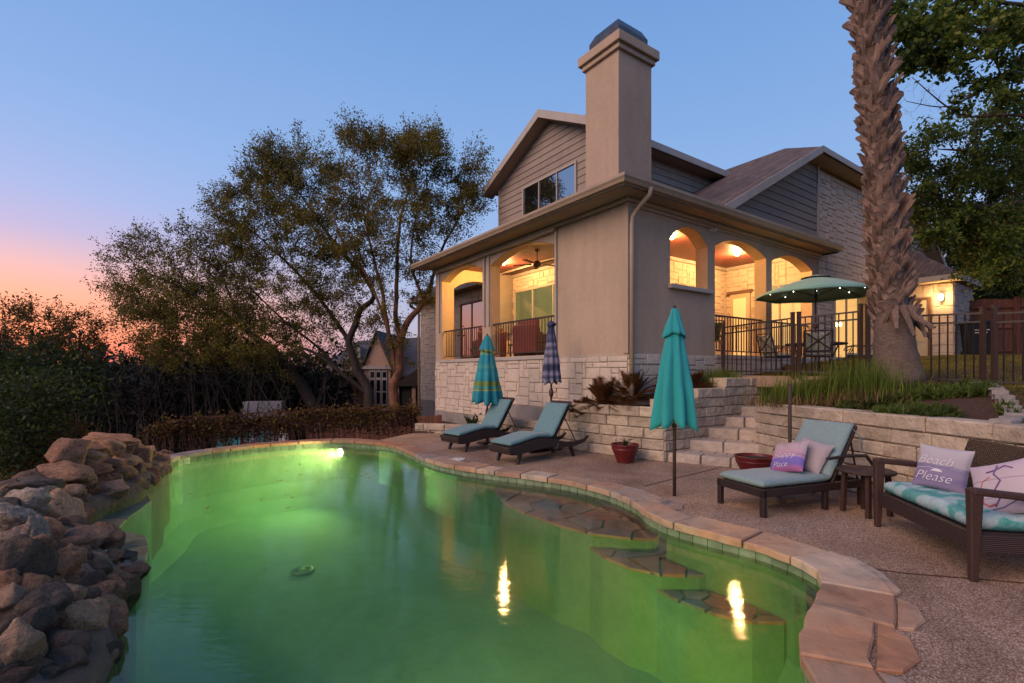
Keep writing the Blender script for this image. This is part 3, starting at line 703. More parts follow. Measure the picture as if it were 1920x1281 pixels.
# railings (each picket its own part)
def railing(f, s0, s1, z0, z1, t0, name='railing', step=.115):
    q = MB(); bx(q, f, s0, s1, t0-.02, t0+.02, z1-.04, z1); bx(q, f, s0, s1, t0-.012, t0+.012, z0+.08, z0+.105); r_ = q.build(name, 'metal_bronze', house)
    n = int((s1-s0)/step); me = None
    for k in range(1, n):
        s = s0+(s1-s0)*k/n
        if me is None:
            p = MB(); p.box(-.009, .009, -.009, .009, z0+.1, z1-.03); o = p.build('picket', 'metal_bronze', r_); me = o.data
        else: o = inst('picket', me, r_)
        pt = f(s, t0, 0); o.location = pt
railing(fl, 2.2, 4.92, ZF, ZF+.93, -.10); railing(fl, 5.37, 7.85, ZF, ZF+.93, -.10)
railing(fr_, 2.91, 5.13, ZF, ZF+.93, -.12); railing(fr_, 5.42, 7.61, ZF, ZF+.93, -.12)
# ------------------------------------------------------------------ limestone veneer
def veneer(f, s0, s1, z0, z1, parent, name='stone', indiv=True, cell=.105, mt='limestone', seed=1, keep=None, hole=(), thick=.026, wmin=2, wmax=5, hmax=3):
    r = random.Random(seed); nc = int((s1-s0)/cell); nr = int((z1-z0)/cell); cs = (s1-s0)/nc; ch = (z1-z0)/nr
    g = np.zeros((nr, nc), bool); mesh = MB(); cnt = 0
    for j in range(nr):
        for i in range(nc):
            if g[j, i]: continue
            w = r.randint(wmin, wmax); h = r.choice((1, 2, 2, 2, 3)) if w > 2 else r.choice((1, 2, 2, 3))
            w = min(w, nc-i); h = min(h, nr-j, hmax)
            while w > 1 and g[j, i:i+w].any(): w -= 1
            while h > 1 and g[j:j+h, i:i+w].any(): h -= 1
            g[j:j+h, i:i+w] = True
            a0, a1, b0, b1 = s0+i*cs, s0+(i+w)*cs, z0+j*ch, z0+(j+h)*ch
            ca, cb = (a0+a1)/2, (b0+b1)/2
            if keep and not keep(ca, cb): continue
            if any(x0 < a1-.01 and a0+.01 < x1 and y0 < b1-.01 and b0+.01 < y1 for x0, x1, y0, y1 in hole):
                # clip against holes crudely
                for x0, x1, y0, y1 in hole:
                    if x0 < a1-.01 and a0+.01 < x1 and y0 < b1-.01 and b0+.01 < y1:
                        if ca < x0: a1 = min(a1, x0)
                        elif ca > x1: a0 = max(a0, x1)
                        elif cb < y0: b1 = min(b1, y0)
                        elif cb > y1: b0 = max(b0, y1)
                        else: a1 = a0
                if a1-a0 < .05 or b1-b0 < .04: continue
            m = .008; j_ = lambda: r.uniform(-.008, .008); tt = thick*r.uniform(.65, 1.15)
            A = [(a0+m+j_()*.5, b0+m+j_()*.5), (a1-m+j_()*.5, b0+m+j_()*.5), (a1-m+j_()*.5, b1-m+j_()*.5), (a0+m+j_()*.5, b1-m+j_()*.5)]
            e = .014; B = [(A[0][0]+e, A[0][1]+e), (A[1][0]-e, A[1][1]+e), (A[2][0]-e, A[2][1]-e), (A[3][0]+e, A[3][1]-e)]
            B = [(x+j_(), y+j_()) for x, y in B]
            vs = [f(x, -.005, y) for x, y in A] + [f(x, tt*.6, y) for x, y in A] + [f(x, tt+j_()*.6, y) for x, y in B]
            fs = [(0,1,5,4),(1,2,6,5),(2,3,7,6),(3,0,4,7),(4,5,9,8),(5,6,10,9),(6,7,11,10),(7,4,8,11),(8,9,10,11)]
            if indiv: q = MB(); q.add(vs, fs); q.build(name, mt, parent); cnt += 1
            else: mesh.add(vs, fs); cnt += 1
    if not indiv:
        o = mesh.build(name + '_facing', mt, parent); o['kind'] = 'stuff'
    return cnt
# lower left wall: core, stones, concrete plinth in two levels
q = MB(); q.box(0, .3, .3, 8.3, -.8, 1.98); q.box(0, 7.9, 0, .3, -.4, 1.98); low = q.build('lower_wall', 'mortar', house)
c1 = veneer(fl, 0, 8.3, .78, 1.93, low, seed=2, keep=lambda s, z: z > .98 + .015*0 if False else True)
c1 += veneer(fl, 4.4, 8.3, .36, .78, low, seed=3)
c2 = veneer(fr_, 2.9, 7.9, 1.30, 1.93, low, seed=4, wmin=3); c2 += veneer(fr_, 0, 2.9, 1.10, 1.98, low, seed=44, wmin=3)
q = MB(); bx(q, fl, .0, 4.4, 0, .03, -.4, .77); bx(q, fl, 4.4, 8.3, 0, .03, -.8, .35); q.build('plinth', 'concrete', house)
# ------------------------------------------------------------------ main stone wall on the right (b = 0, a > 7.92)
WIN1 = (8.95, 11.55, 2.0, 4.15); WIN2 = (11.95, 13.1, 5.0, 6.9)
q = MB(); holes_wall(q, fr_, 7.92, 18.2, 1.0, 7.45, .3, [WIN1, WIN2]); rw = q.build('gable_wall', 'mortar', house)
c3 = veneer(fr_, 7.95, 9.1, 4.4, 7.4, rw, seed=6, cell=.105, wmin=2, wmax=5, thick=.03, hmax=2)
veneer(fr_, 7.95, 9.1, 1.4, 4.4, rw, seed=61, cell=.105, hole=[WIN1], indiv=False, hmax=2, thick=.03)
veneer(fr_, 9.1, 13.4, 1.4, 7.4, rw, seed=62, cell=.11, hole=[WIN1, WIN2], indiv=False, hmax=2, thick=.03)
print('stones', c1, c2, c3)
# siding helper: individual boards between limits
def siding(f, z0, z1, left, right, parent, exp=.2, hole=()):
    z = z0
    while z < z1:
        za, zb = z, min(z+exp+.012, z1); l0, l1, r0, r1 = left(za), left(zb), right(za), right(zb)
        if r0-l0 > .03:
            if r1 < l1: l1 = r1 = (l1+r1)/2
            q = MB(); q.hexa([f(l0, .028, za), f(r0, .028, za), f(r0, -.01, za), f(l0, -.01, za), f(l1, .006, zb), f(r1, .006, zb), f(r1, -.01, zb), f(l1, -.01, zb)]); q.build('siding_board', 'siding', parent)
        z += exp
# right wing siding triangle (left of the stone): rake from (2.8,5.25) to (7.92,~7.9)
rk = lambda z: 2.55 + (z-5.24)/.547
q = MB(); q.add([fr_(x, .0, z) for x, z in ((3.0,5.0),(7.92,5.0),(7.92,7.45),(7.05,7.45),(3.0,5.4))] , [(0,1,2,3,4)]); gw = q.build('siding_wall', 'siding', house)
siding(fr_, 5.05, 7.5, lambda z: max(3.0, rk(z)+.1), lambda z: 7.86, gw)
q = MB(); bx(q, fr_, 7.86, 7.96, -.01, .05, 5.0, 7.5); q.build('corner_trim', 'trim_pale', house, bevel=.005)
# siding to the far right of the stone
q = MB(); q.add([fr_(x, .004, z) for x, z in ((13.4,1.5),(18.2,1.5),(18.2,5.5),(15.4,7.45),(13.4,7.45))], [(0,1,2,3,4)]); gw2 = q.build('siding_wall', 'siding', house)
siding(fr_, 4.5, 7.45, lambda z: 13.42, lambda z: min(18.1, 15.2+(7.55-z)/.66), gw2)
# roof of the right wing: left slope, front slope, right slope (with hip lines)
def slab_roof(name, quad, th=.09, mt='shingle'):
    q = MB(); a = [Vector(p) for p in quad]; n = (a[1]-a[0]).cross(a[2]-a[0]).normalized(); n = n if n.z > 0 else -n
    k = len(a); vs = [tuple(p) for p in a] + [tuple(p - n*th) for p in a]
    fs = [tuple(range(k)), tuple(range(k, 2*k))[::-1]] + [(i, i+k, (i+1) % k+k, (i+1) % k) for i in range(k)]
    if (a[1]-a[0]).cross(a[2]-a[0]).z < 0: fs = [f_[::-1] for f_ in fs]
    q.add(vs, fs); return q.build(name, mt, house)
E = (2.60, -.42, 5.20); Fp = (7.22, -.42, 7.73); R1 = (9.35, 1.6, 8.98); R2 = (9.35, 14, 8.98); E2 = (2.60, 14, 5.20)
slab_roof('roof_slope', [E, Fp, R1, R2, E2])
G1 = (15.1, -.42, 7.70); G2 = (13.1, 1.6, 8.98)
slab_roof('roof_slope', [Fp, G1, G2, R1]); slab_roof('roof_slope', [G1, (18.5, -.42, 5.45), (18.5, 14, 5.45), (13.1, 14, 8.98), G2]); slab_roof('roof_slope', [R1, G2, (13.1, 14, 8.98), R2])
def fascia(a, b, h=.20, w=.03, mt='trim_pale', name='fascia', drop=.02):
    q = MB(); a = Vector(a); b = Vector(b); d = (b-a); dn = Vector((d.x, d.y, 0)).normalized(); s_ = Vector((-dn.y, dn.x, 0))*w/2
    z = Vector((0, 0, 1)); vs = [a-s_-z*(h+drop-.02), b-s_-z*(h+drop-.02), b+s_-z*(h+drop-.02), a+s_-z*(h+drop-.02), a-s_+z*(.02-drop), b-s_+z*(.02-drop), b+s_+z*(.02-drop), a+s_+z*(.02-drop)]
    q.hexa(vs); return q.build(name, mt, house)
fascia((2.60, -.44, 5.24), (7.22, -.44, 7.75)); fascia((7.22, -.44, 7.75), (15.1, -.44, 7.72), .16); fascia((15.1, -.44, 7.72), (18.5, -.44, 5.47))
def soffit(poly, mt='soffit', name='soffit'):
    q = MB(); q.add(poly, [tuple(range(len(poly)))]); q.add([(x, y, z+.012) for x, y, z in poly], [tuple(range(len(poly)))[::-1]]); q.build(name, mt, house)
soffit([(2.6,-.42,5.04),(7.22,-.42,7.55),(7.22,.0,7.55),(2.6,.0,5.04)]); soffit([(7.22,-.42,7.55),(15.1,-.42,7.52),(15.1,0,7.52),(7.22,0,7.55)]); soffit([(15.1,-.42,7.52),(18.5,-.42,5.27),(18.5,0,5.27),(15.1,0,7.52)])
q = MB(); q.tube([(6.6,3.6,7.1),(6.6,3.6,8.2)], .05, 10); q.build('vent_pipe', 'trim_pale', house)
# ------------------------------------------------------------------ second floor gable (a = AG)
AG, BL, BR, BP, ZP, ZE = 2.2, 7.80, 3.15, 5.05, 9.40, 7.98
fg = wmap('a', AG); sl_l = (ZP-ZE)/(BL+.42-BP); sl_r = .52
GW = (5.95-1.75, 6.60, 6.05, 7.02)
q = MB(); q.add([fg(BR, 0, 5), fg(BL, 0, 5), fg(BL, 0, 8.1), fg(BP, 0, 9.45), fg(BR, 0, 8.25)], [(0,1,2,3,4)]); q.add([(AG, BR, 5), (12, BR, 5), (12, BR, 8.2), (AG, BR, 8.2)], [(0,1,2,3)]); q.add([(AG, BL, 3), (12, BL, 3), (12, BL, 8.0), (AG, BL, 8.0)], [(3,2,1,0)]); ug = q.build('upper_wall', 'siding', house)
siding(fg, 5.3, 9.45, lambda z: max(BR+.02, BP-(9.5-z)/sl_r if z > 8.2 else BR+.02), lambda z: min(BL-.02, BP+(9.5-z)/sl_l), ug)
fs2 = wmap('b', BR); siding(fs2, 5.4, 8.2, lambda z: AG+.02, lambda z: 9.0, ug)
q = MB(); bx(q, fg, BL-.06, BL+.02, -.02, .04, 5, 8.0); bx(q, fg, BR-.02, BR+.06, -.02, .04, 5, 8.1); q.build('corner_trim', 'trim_pale', house)
eL = (AG-.42, BL+.42, ZE); pk = (AG-.42, BP, ZP+.03); bre = BR-.42; zre = ZP+.03-(BP-bre)*sl_r; eR = (AG-.42, bre, zre)
slab_roof('roof_slope', [eL, pk, (12, BP, ZP+.03), (12, BL+.42, ZE)]); slab_roof('roof_slope', [pk, eR, (9.9, bre, zre), (12, BP, ZP+.03)])
fascia((AG-.44, BL+.44, ZE+.02), (AG-.44, BP, ZP+.05), .24); fascia((AG-.44, BP, ZP+.05), (AG-.44, bre-.02, zre+.02), .24); fascia((AG-.42, bre-.02, zre+.02), (9.3, bre-.02, zre+.02), .20)
soffit([(AG-.42, BL+.42, ZE-.22),(AG-.42, BP, ZP-.18),(AG, BP, ZP-.18),(AG, BL+.42, ZE-.22)]); soffit([(AG-.42, BP, ZP-.18),(AG-.42, bre, zre-.20),(AG, bre, zre-.20),(AG, BP, ZP-.18)])
soffit([(AG-.42, bre, zre-.2),(9.4, bre, zre-.2),(9.4, BR, zre-.2),(AG-.42, BR, zre-.2)])
# ------------------------------------------------------------------ windows
def window(f, s0, s1, z0, z1, cols=2, rows=1, lit=None, frame='trim_pale', glass='glass', depth=.12, fw=.06, par=None, hd=True):
    w = MB(); bx(w, f, s0, s1, -.01, .05, z1-fw, z1); bx(w, f, s0, s1, -.01, .05, z0, z0+fw); bx(w, f, s0, s0+fw, -.01, .05, z0+fw, z1-fw); bx(w, f, s1-fw, s1, -.01, .05, z0+fw, z1-fw)
    W_ = w.build('window', frame, par or house, bevel=.004)
    for k in range(1, cols):
        s = s0+(s1-s0)*k/cols; m_ = MB(); bx(m_, f, s-.022, s+.022, -.004, .04, z0+fw, z1-fw); m_.build('mullion', frame, W_)
    for k in range(1, rows):
        z = z0+(z1-z0)*k/rows; m_ = MB(); bx(m_, f, s0+fw, s1-fw, -.003, .032, z-.018, z+.018); m_.build('muntin', frame, W_)
    for k in range(cols):
        a, b = s0+(s1-s0)*k/cols+.02, s0+(s1-s0)*(k+1)/cols-.02
        g_ = MB(); cr_ = (Vector(f(1,0,0))-Vector(f(0,0,0))).cross(Vector((0,0,1))).dot(Vector(f(0,1,0))-Vector(f(0,0,0))) > 0; g_.add([f(a, .012, z0+fw*.5), f(b, .012, z0+fw*.5), f(b, .012, z1-fw*.5), f(a, .012, z1-fw*.5)], [(0,1,2,3) if cr_ else (3,2,1,0)]); g_.build('pane', glass, W_)
    return W_
fgw = lambda s, t, z: fg(s, t+.03, z)
window(fgw, 3.80, 6.36, 6.15, 7.58, 3, 1, glass='glass_dark')
w_ = MB(); bx(w_, fgw, 3.82, 6.34, .02, .055, 6.62, 6.66); w_.build('window_rail', 'trim_pale', house)
# ------------------------------------------------------------------ interior walls of the porch, house body behind
ib = wmap('b', 2.8); ia = wmap('a', 2.8); ie = wmap('a', 7.9)
PW = (4.5, 7.72, 2.55, 4.47)
q = MB(); bx(q, ib, 2.8, 7.9, -.2, 0, ZF, ZC); bwl = q.build('porch_wall', 'mortar', house); veneer(ib, 2.8, 7.9, ZF, ZC-.12, bwl, seed=9, indiv=False, cell=.105, hmax=2)
q = MB(); holes_wall(q, ia, 2.8, 8.3, ZF, ZC, .2, [PW]); awl = q.build('porch_wall', 'mortar', house); veneer(ia, 2.8, 8.3, ZF, ZC-.12, awl, seed=10, indiv=False, cell=.105, hmax=2, hole=[PW])
PW3 = (.35, 1.72, 2.35, 4.30); DR = (1.95, 2.62, 2.02, 4.15)
q = MB(); holes_wall(q, ie, .3, 2.8, ZF, ZC, .2, [PW3]); ewl = q.build('porch_wall', 'mortar', house); veneer(ie, .3, 2.8, ZF, ZC-.12, ewl, seed=12, indiv=False, cell=.105, hmax=2, hole=[PW3, DR])
for a0, a1, b0, b1 in ((.31, .36, .31, 8.0), (2.74, 2.8, 2.8, 8.0), (7.84, 7.9, .31, 2.8)):
    q = MB(); q.box(a0, a1, b0, b1, ZC-.10, ZC-.002); q.build('crown_moulding', 'trim_pale', house)
q = MB(); q.box(2.8, 7.9, 2.74, 2.8, ZC-.10, ZC-.002); q.build('crown_moulding', 'trim_pale', house)
window(ia, *PW, cols=3, frame='trim_pale', fw=.07); window(ie, *PW3, cols=2, frame='trim_pale')
t = Mt('room_green_glow'); t.col(t.ramp(t.noise(.8, 2), [(.3, (.34, .42, .20)), (.7, (.50, .55, .30))])); t.b.inputs['Emission Color'].default_value = (.62, .66, .30, 1); t.set(Emission_Strength=1.1)  # walls glow by emission, standing in for the living room's light
t = Mt('room_warm_glow'); t.col((.6, .45, .22)); t.b.inputs['Emission Color'].default_value = (1, .66, .26, 1); t.set(Emission_Strength=.55)  # wall emission stands in for the lamps of the warm rooms
t = Mt('curtain_glow'); t.col((.6, .5, .3)); t.b.inputs['Emission Color'].default_value = (1, .62, .22, 1); t.set(Emission_Strength=.42)  # curtains, door panes and stair walls glow in place of room light
q = MB(); q.box(4.6, 4.7, 3.0, 8.2, 1.9, 5.0); q.box(3.01, 4.6, 3.0, 3.1, 1.9, 5.0); q.box(3.01, 4.6, 8.1, 8.2, 1.9, 5.0); q.box(3.01, 4.6, 3.1, 8.1, 4.9, 5.0); q.box(3.01, 4.6, 3.1, 8.1, 1.8, 1.9); q.build('living_room', 'room_green_glow', house)
q = MB(); q.box(9.3, 9.4, .35, 2.8, 1.9, 5.0); q.box(8.1, 9.3, 2.7, 2.8, 1.9, 5.0); q.build('breakfast_room', 'room_warm_glow', house)
# room things seen through glass
lt = MB(); lt.lathe([(.10, 0), (.16, .2), (.10, .24)], 16, (3.6, 5.7, 3.2)); lt.build('room_lamp', 'lamp_warm', house)
q = MB(); q.box(3.3, 4.2, 5.2, 6.9, 2.4, 2.9); q.build('room_cabinet', 'door_paint', house)
# french door in porch
d_ = MB(); bx(d_, ie, *DR[:2], 0, .06, ZF, DR[3]); dd = d_.build('door', 'door_paint', house, bevel=.006)
for z0, z1 in ((2.15, 3.0), (3.12, 4.0)):
    g_ = MB(); bx(g_, ie, DR[0]+.12, DR[1]-.12, .06, .066, z0, z1); g_.build('pane', 'curtain_glow', dd)
g_ = MB(); bx(g_, ie, DR[0]-.08, DR[1]+.1, .0, .09, DR[3], DR[3]+.10); g_.build('door_header', 'wood_brown', house)
h_ = MB(); h_.lathe([(.02, -.03), (.03, 0), (.001, .02)], 10, ie(2.02, .09, 3.05)); h_.build('door_handle', 'metal_dark', dd)
# window on stone wall + awning board, lit stair window
window(fr_, WIN1[0], WIN1[1], WIN1[2], WIN1[3], 3, 1, frame='trim_pale', fw=.07)
def room(f, s0, s1, z0, z1, d, name, mt):
    q = MB(); q.add([f(s0,-.31,z0), f(s1,-.31,z0), f(s1,-.31,z1), f(s0,-.31,z1), f(s0,-d,z0), f(s1,-d,z0), f(s1,-d,z1), f(s0,-d,z1)], [(4,5,6,7),(0,1,5,4),(2,3,7,6),(0,4,7,3),(1,2,6,5)]); q.build(name, mt, house)
room(fr_, WIN1[0]-.5, WIN1[1]+.5, 1.9, 4.6, 2.2, 'dining_room', 'room_warm_glow')
for k in range(4):
    s = WIN1[0]+.15+k*.13; c_ = MB(); c_.tube([fr_(s, -.36, WIN1[2]+.1), fr_(s, -.36, WIN1[3]-.1)], .05, 6); c_.build('curtain_fold', 'curtain_glow', house)
for k in range(5):
    a_ = k*math.tau/5; c_ = MB(); c_.lathe([(.03, 0), (.05, .08), (.02, .13)], 8, fr_(11.0+.18*math.cos(a_), -.8+.18*math.sin(a_), 3.15)); c_.build('chandelier_bulb', 'lamp_warm', house)
q = MB(); bx(q, fr_, WIN1[0]-.1, WIN1[1]+.1, .04, .30, WIN1[3]+.02, WIN1[3]+.14); q.build('window_awning', 'wood_brown', house, bevel=.01)
window(fr_, WIN2[0], WIN2[1], WIN2[2], WIN2[3], 2, 2, frame='trim_pale')
room(fr_, WIN2[0]-.3, WIN2[1]+.3, 4.8, 7.1, 1.3, 'stair_room', 'curtain_glow')
q = MB(); bx(q, fr_, WIN2[0]-.06, WIN2[1]+.06, .03, .09, WIN2[2]-.1, WIN2[2]); q.build('sill', 'limestone', house)
# ------------------------------------------------------------------ porch eave: soffit, frieze, gutter, roof
ov = .60; ovb = .45
for i_, poly in enumerate(([(-ov, -ovb), (0, 0), (0, 8.3), (-ov, 8.72)], [(-ov, -ovb), (8.22, -ovb), (8.22, 0), (0, 0)])):
    q = MB(); vs = [(x, y, ZS+.02 if k in ((0, 3) if i_ == 0 else (0, 1)) else ZS) for k, (x, y) in enumerate(poly)]; q.prism(poly, ZS, ZS+.02); q.build('soffit', 'soffit', house)
q = MB(); bx(q, fl, 0.0, 8.3, .0, .045, 4.965, ZS); bx(q, fr_, -.045, 7.95, .0, .045, 4.84, ZS); q.build('frieze_board', 'trim', house, bevel=.006)
q = MB(); bx(q, fl, -.09, 8.36, .045, .11, 4.90, ZS-.001); bx(q, fr_, -.11, 8.0, .046, .11, 4.90, ZS-.001); q.build('cornice', 'trim', house, bevel=.02)
# gutter with a K profile swept along the eave
prof = [(0, 0), (.0, -.13), (.07, -.13), (.09, -.09), (.12, -.05), (.125, 0), (.11, 0), (.10, -.02), (.02, -.02)]
def gutter(f, s0, s1, t0, z, m0=0, m1=0):
    q = MB(); n = len(prof)
    vs = [f(s0 - m0*(t), t0+t, z+zz) for t, zz in prof] + [f(s1 + m1*t, t0+t, z+zz) for t, zz in prof]
    q.add(vs, [(i, (i+1) % n, (i+1) % n+n, i+n) for i in range(n)] + [tuple(range(n))[::-1], tuple(range(n, 2*n))]); q.build('gutter', 'trim', house, bevel=0)
gutter(fl, -ovb, 8.72, ov, 5.15, 1, 0); gutter(fr_, -ov, 8.22, ovb, 5.152, 1, 0)
q = MB(); bx(q, fl, -ovb, 8.72, ov-.02, ov, ZS, 5.14); bx(q, fr_, -ov+.0, 8.22, ovb-.02, ovb, ZS, 5.14); q.build('fascia', 'trim', house)
zr = 5.15; sl = .26
slab_roof('porch_roof', [(-ov-.02, -ovb-.02, zr), (-ov-.02, 8.75, zr), (AG+.1, 8.75, zr+sl*(AG+.1+ov)), (AG+.1, AG+.1+ov-ovb, zr+sl*(AG+.1+ov))], .05)
slab_roof('porch_roof', [(-ov-.02, -ovb-.02, zr), (8.25, -ovb-.02, zr), (8.25, 0, zr+sl*.45), (2.8, 0, zr+sl*.45), (AG+.1, AG+.1+ov-ovb, zr+sl*(AG+.1+ov))], .05)
q = MB(); bx(q, fr_, 8.0, 8.22, 0, .45, ZS, ZS+.16); q.build('eave_return', 'trim', house)
# downspout at the corner
q = MB(); pth = [(.10, -.52, 5.05), (.10, -.50, 4.92), (.07, -.28, 4.78), (.05, -.10, 4.62), (.05, -.07, 4.45), (.05, -.07, 1.0)]
pth = [(-.06+.0, y*1.0, z) for x, y, z in pth]; q.tube([(x+.10, y, z) for x, y, z in pth], .045, 10); q.build('downspout', 'trim', house, smooth=True)
q = MB(); bx(q, fl, .0, .10, .0, .03, 1.98, 4.9); bx(q, fr_, -.03, .10, .0, .03, 1.98, 4.9); q.build('corner_board', 'trim', house)
q = MB(); q.box(-.002, .3, .001, .3, 1.9, ZT); q.build('corner_pier', 'stucco', house)
# security camera under the soffit
cm = thing('security_camera', 'small white security camera under the porch eave', 'camera', HW(2.72, -.06, 4.80), ANG)
q = MB(); q.tube([(0,0,0),(0,-.10,-.01)], .028, 10); q.build('body', 'white_paint', cm); q = MB(); q.box(-.03,.03,-.0,.06,-.03,.05); q.build('bracket', 'white_paint', cm)
# ------------------------------------------------------------------ chimney
a0, a1, b0, b1 = 1.0, 2.12, 1.16, 2.22
q = MB(); q.box(a0, a1, b0, b1, 4.9, 8.92); ch = q.build('chimney', 'stucco', house)
q = MB(); q.box(a0-.07, a1+.07, b0-.07, b1+.07, 8.88, 9.0); q.build('chimney_band', 'stucco', ch, bevel=.02)
q = MB(); q.box(a0-.14, a1+.14, b0-.14, b1+.14, 9.0, 9.22); q.build('chimney_cap', 'stucco', ch, bevel=.02)
q = MB(); x0, x1, y0, y1 = a0+.06, a1-.06, b0+.06, b1-.06; zc = 9.22
ring = lambda i, z: [(x0+i, y0+i, z), (x1-i, y0+i, z), (x1-i, y1-i, z), (x0+i, y1-i, z)]
vs = ring(0, zc) + ring(0, zc+.30) + ring(.10, zc+.50) + ring(.16, zc+.53); q.add(vs, [(k, (k+1) % 4, (k+1) % 4+4, k+4) for k in range(4)] + [(k+4, (k+1) % 4+4, (k+1) % 4+8, k+8) for k in range(4)] + [(k+8, (k+1) % 4+8, (k+1) % 4+12, k+12) for k in range(4)] + [(12,13,14,15)])
q.build('chimney_hood', 'chimney_metal', ch)
# ------------------------------------------------------------------ left wing beyond the porch (a = 1.5)
fw_ = wmap('a', 2.8)
WW = (9.75, 11.6, 2.2, 4.45)
q = MB(); q.box(2.8, 7, 8.6, 15.6, -1.6, 4.95); wg = q.build('wing_wall', 'mortar', house); veneer(fw_, 8.62, 15.58, .3, 4.9, wg, seed=21, indiv=False, cell=.13, hole=[WW])
q = MB(); bx(q, fw_, 8.62, 15.6, 0, .03, -1.6, .28); q.build('wing_plinth', 'concrete', house)
window(fw_, *WW, cols=2, frame='wood_brown', glass='glass_dark')
slab_roof('wing_roof', [(2.3, 8.4, 5.12), (2.3, 16.0, 5.12), (6, 16.0, 7.2), (6, 8.4, 7.2)], .06); fascia((2.3, 8.35, 5.12), (2.3, 16.0, 5.12), .18)
soffit([(2.3, 8.4, 4.95),(2.3, 16.0, 4.95),(2.8, 16.0, 4.95),(2.8, 8.4, 4.95)])
q = MB(); q.tube([(2.3, 15.75, 4.9), (2.35, 15.75, 4.82), (2.7, 15.7, 4.6), (2.74, 15.66, 4.45), (2.74, 15.66, -.65), (2.5, 15.66, -.8)], .06, 8); q.build('downspout', 'trim', house)
# ------------------------------------------------------------------ garage wing
ga = wmap('a', 12.6); gb = wmap('b', -1.9)
q = MB(); q.box(12.6, 14.6, -1.9, -.02, 1.2, 4.42); gg = q.build('garage_wall', 'mortar', house)
veneer(ga, -1.9, 0, 1.5, 4.4, gg, seed=31, indiv=False, cell=.12, hole=[(-1.35+.0, -.35, 1.8, 4.0)]); veneer(gb, 12.6, 14.6, 1.5, 4.4, gg, seed=32, indiv=False, cell=.12)
q = MB(); bx(q, ga, -1.28, -.42, 0, .05, 1.8, 3.92); gd = q.build('garage_door', 'door_paint', house, bevel=.005)
q = MB(); bx(q, ga, -1.36, -1.28, 0, .07, 1.8, 4.0); bx(q, ga, -.42, -.34, 0, .07, 1.8, 4.0); bx(q, ga, -1.28, -.42, 0, .07, 3.93, 4.0); q.build('door_frame', 'wood_brown', gd)
for s0, s1 in ((-1.2, -.9), (-.8, -.5)):
    for z0, z1 in ((1.95, 2.5), (2.6, 3.3), (3.4, 3.8)):
        q = MB(); bx(q, ga, s0, s1, .05, .062, z0, z1); q.build('door_panel', 'door_paint', gd, bevel=.006)
slab_roof('garage_roof', [(12.2, -2.1, 4.60), (14.9, 0, 6.2), (12.2, 0, 4.60)], .06); slab_roof('garage_roof', [(12.2, -2.1, 4.60), (14.8, -2.1, 4.60), (15.0, 0, 6.2), (14.9, 0, 6.2)], .06)
fascia((12.2, -2.1, 4.60), (12.2, 0, 4.60), .16); fascia((12.2, -2.1, 4.60), (14.8, -2.1, 4.60), .16)
soffit([(12.2,-2.1,4.43),(14.8,-2.1,4.43),(14.8,-1.9,4.43),(12.6,-1.9,4.43),(12.6,0,4.43),(12.2,0,4.43)])
# ------------------------------------------------------------------ lamps
def lamp_at(parent, loc, e, col=(1, .55, .19), r=.06, name='lamp'):
    L = bpy.data.lights.new(name, 'POINT'); L.energy = e; L.color = col; L.shadow_soft_size = r
    o = bpy.data.objects.new(name, L); COL.objects.link(o); o.parent = parent; o.location = loc; return o
for a, b, e, lab in ((6.2, 1.40, 330, 'round glowing ceiling light over the middle arch of the porch'), (3.15, 1.36, 260, 'glowing ceiling light at the edge of the small arched opening'), (1.35, 6.28, 340, 'glowing ceiling light near the ceiling fan')):
    t_ = thing('ceiling_light', lab, 'ceiling light', HW(a, b, ZC), ANG, 'porch ceiling lights')
    q = MB(); q.lathe([(.11, 0), (.11, -.02), (.08, -.03)], 20); q.build('trim_ring', 'lamp_white', t_)
    q = MB(); q.lathe([(.075, -.02), (.06, -.06), (.03, -.085), (.001, -.09)], 16); q.build('bulb', 'bulb', t_, smooth=True)
    lamp_at(t_, (0, 0, -.16), e)
# extra unseen ceiling light of the same row (behind the corner pier)
wl = thing('wall_lamp', 'lit wall lamp beside the garage door', 'wall lamp', HW(12.6, -1.62, 3.95), ANG)
q = MB(); q.box(-.05, 0, -.05, .05, -.1, .1); q.build('backplate', 'metal_dark', wl); q = MB(); q.lathe([(.03, -.1), (.06, -.06), (.06, .08), (.02, .12)], 12, (-.13, 0, 0)); q.build('lantern_glass', 'lamp_warm', wl); q = MB(); q.bar((-.04, 0, .1), (-.13, 0, .13), .02); q.build('arm', 'metal_dark', wl)
lamp_at(wl, (-.22, 0, .0), 60)
# ceiling fan
fan = thing('ceiling_fan', 'brown ceiling fan with four blades under the red porch ceiling', 'fan', HW(1.25, 4.45, ZC), R(20))
q = MB(); q.lathe([(.07, 0), (.07, -.05), (.02, -.06)], 16); q.build('canopy', 'metal_bronze', fan); q = MB(); q.tube([(0,0,-.05),(0,0,-.34)], .014, 8); q.build('down_rod', 'metal_bronze', fan)
q = MB(); q.lathe([(.02, -.30), (.10, -.34), (.12, -.40), (.10, -.46), (.04, -.49), (.001, -.5)], 20); q.build('motor', 'metal_bronze', fan, smooth=True)
me = None
for k in range(5):
    q = MB(); q.box(.16, .68, -.065, .065, -.405, -.393); 
    o = q.build('blade', 'wood_brown', fan) if me is None else inst('blade', me, fan); me = o.data; o.rotation_euler = (R(0), 0, k*math.tau/5)
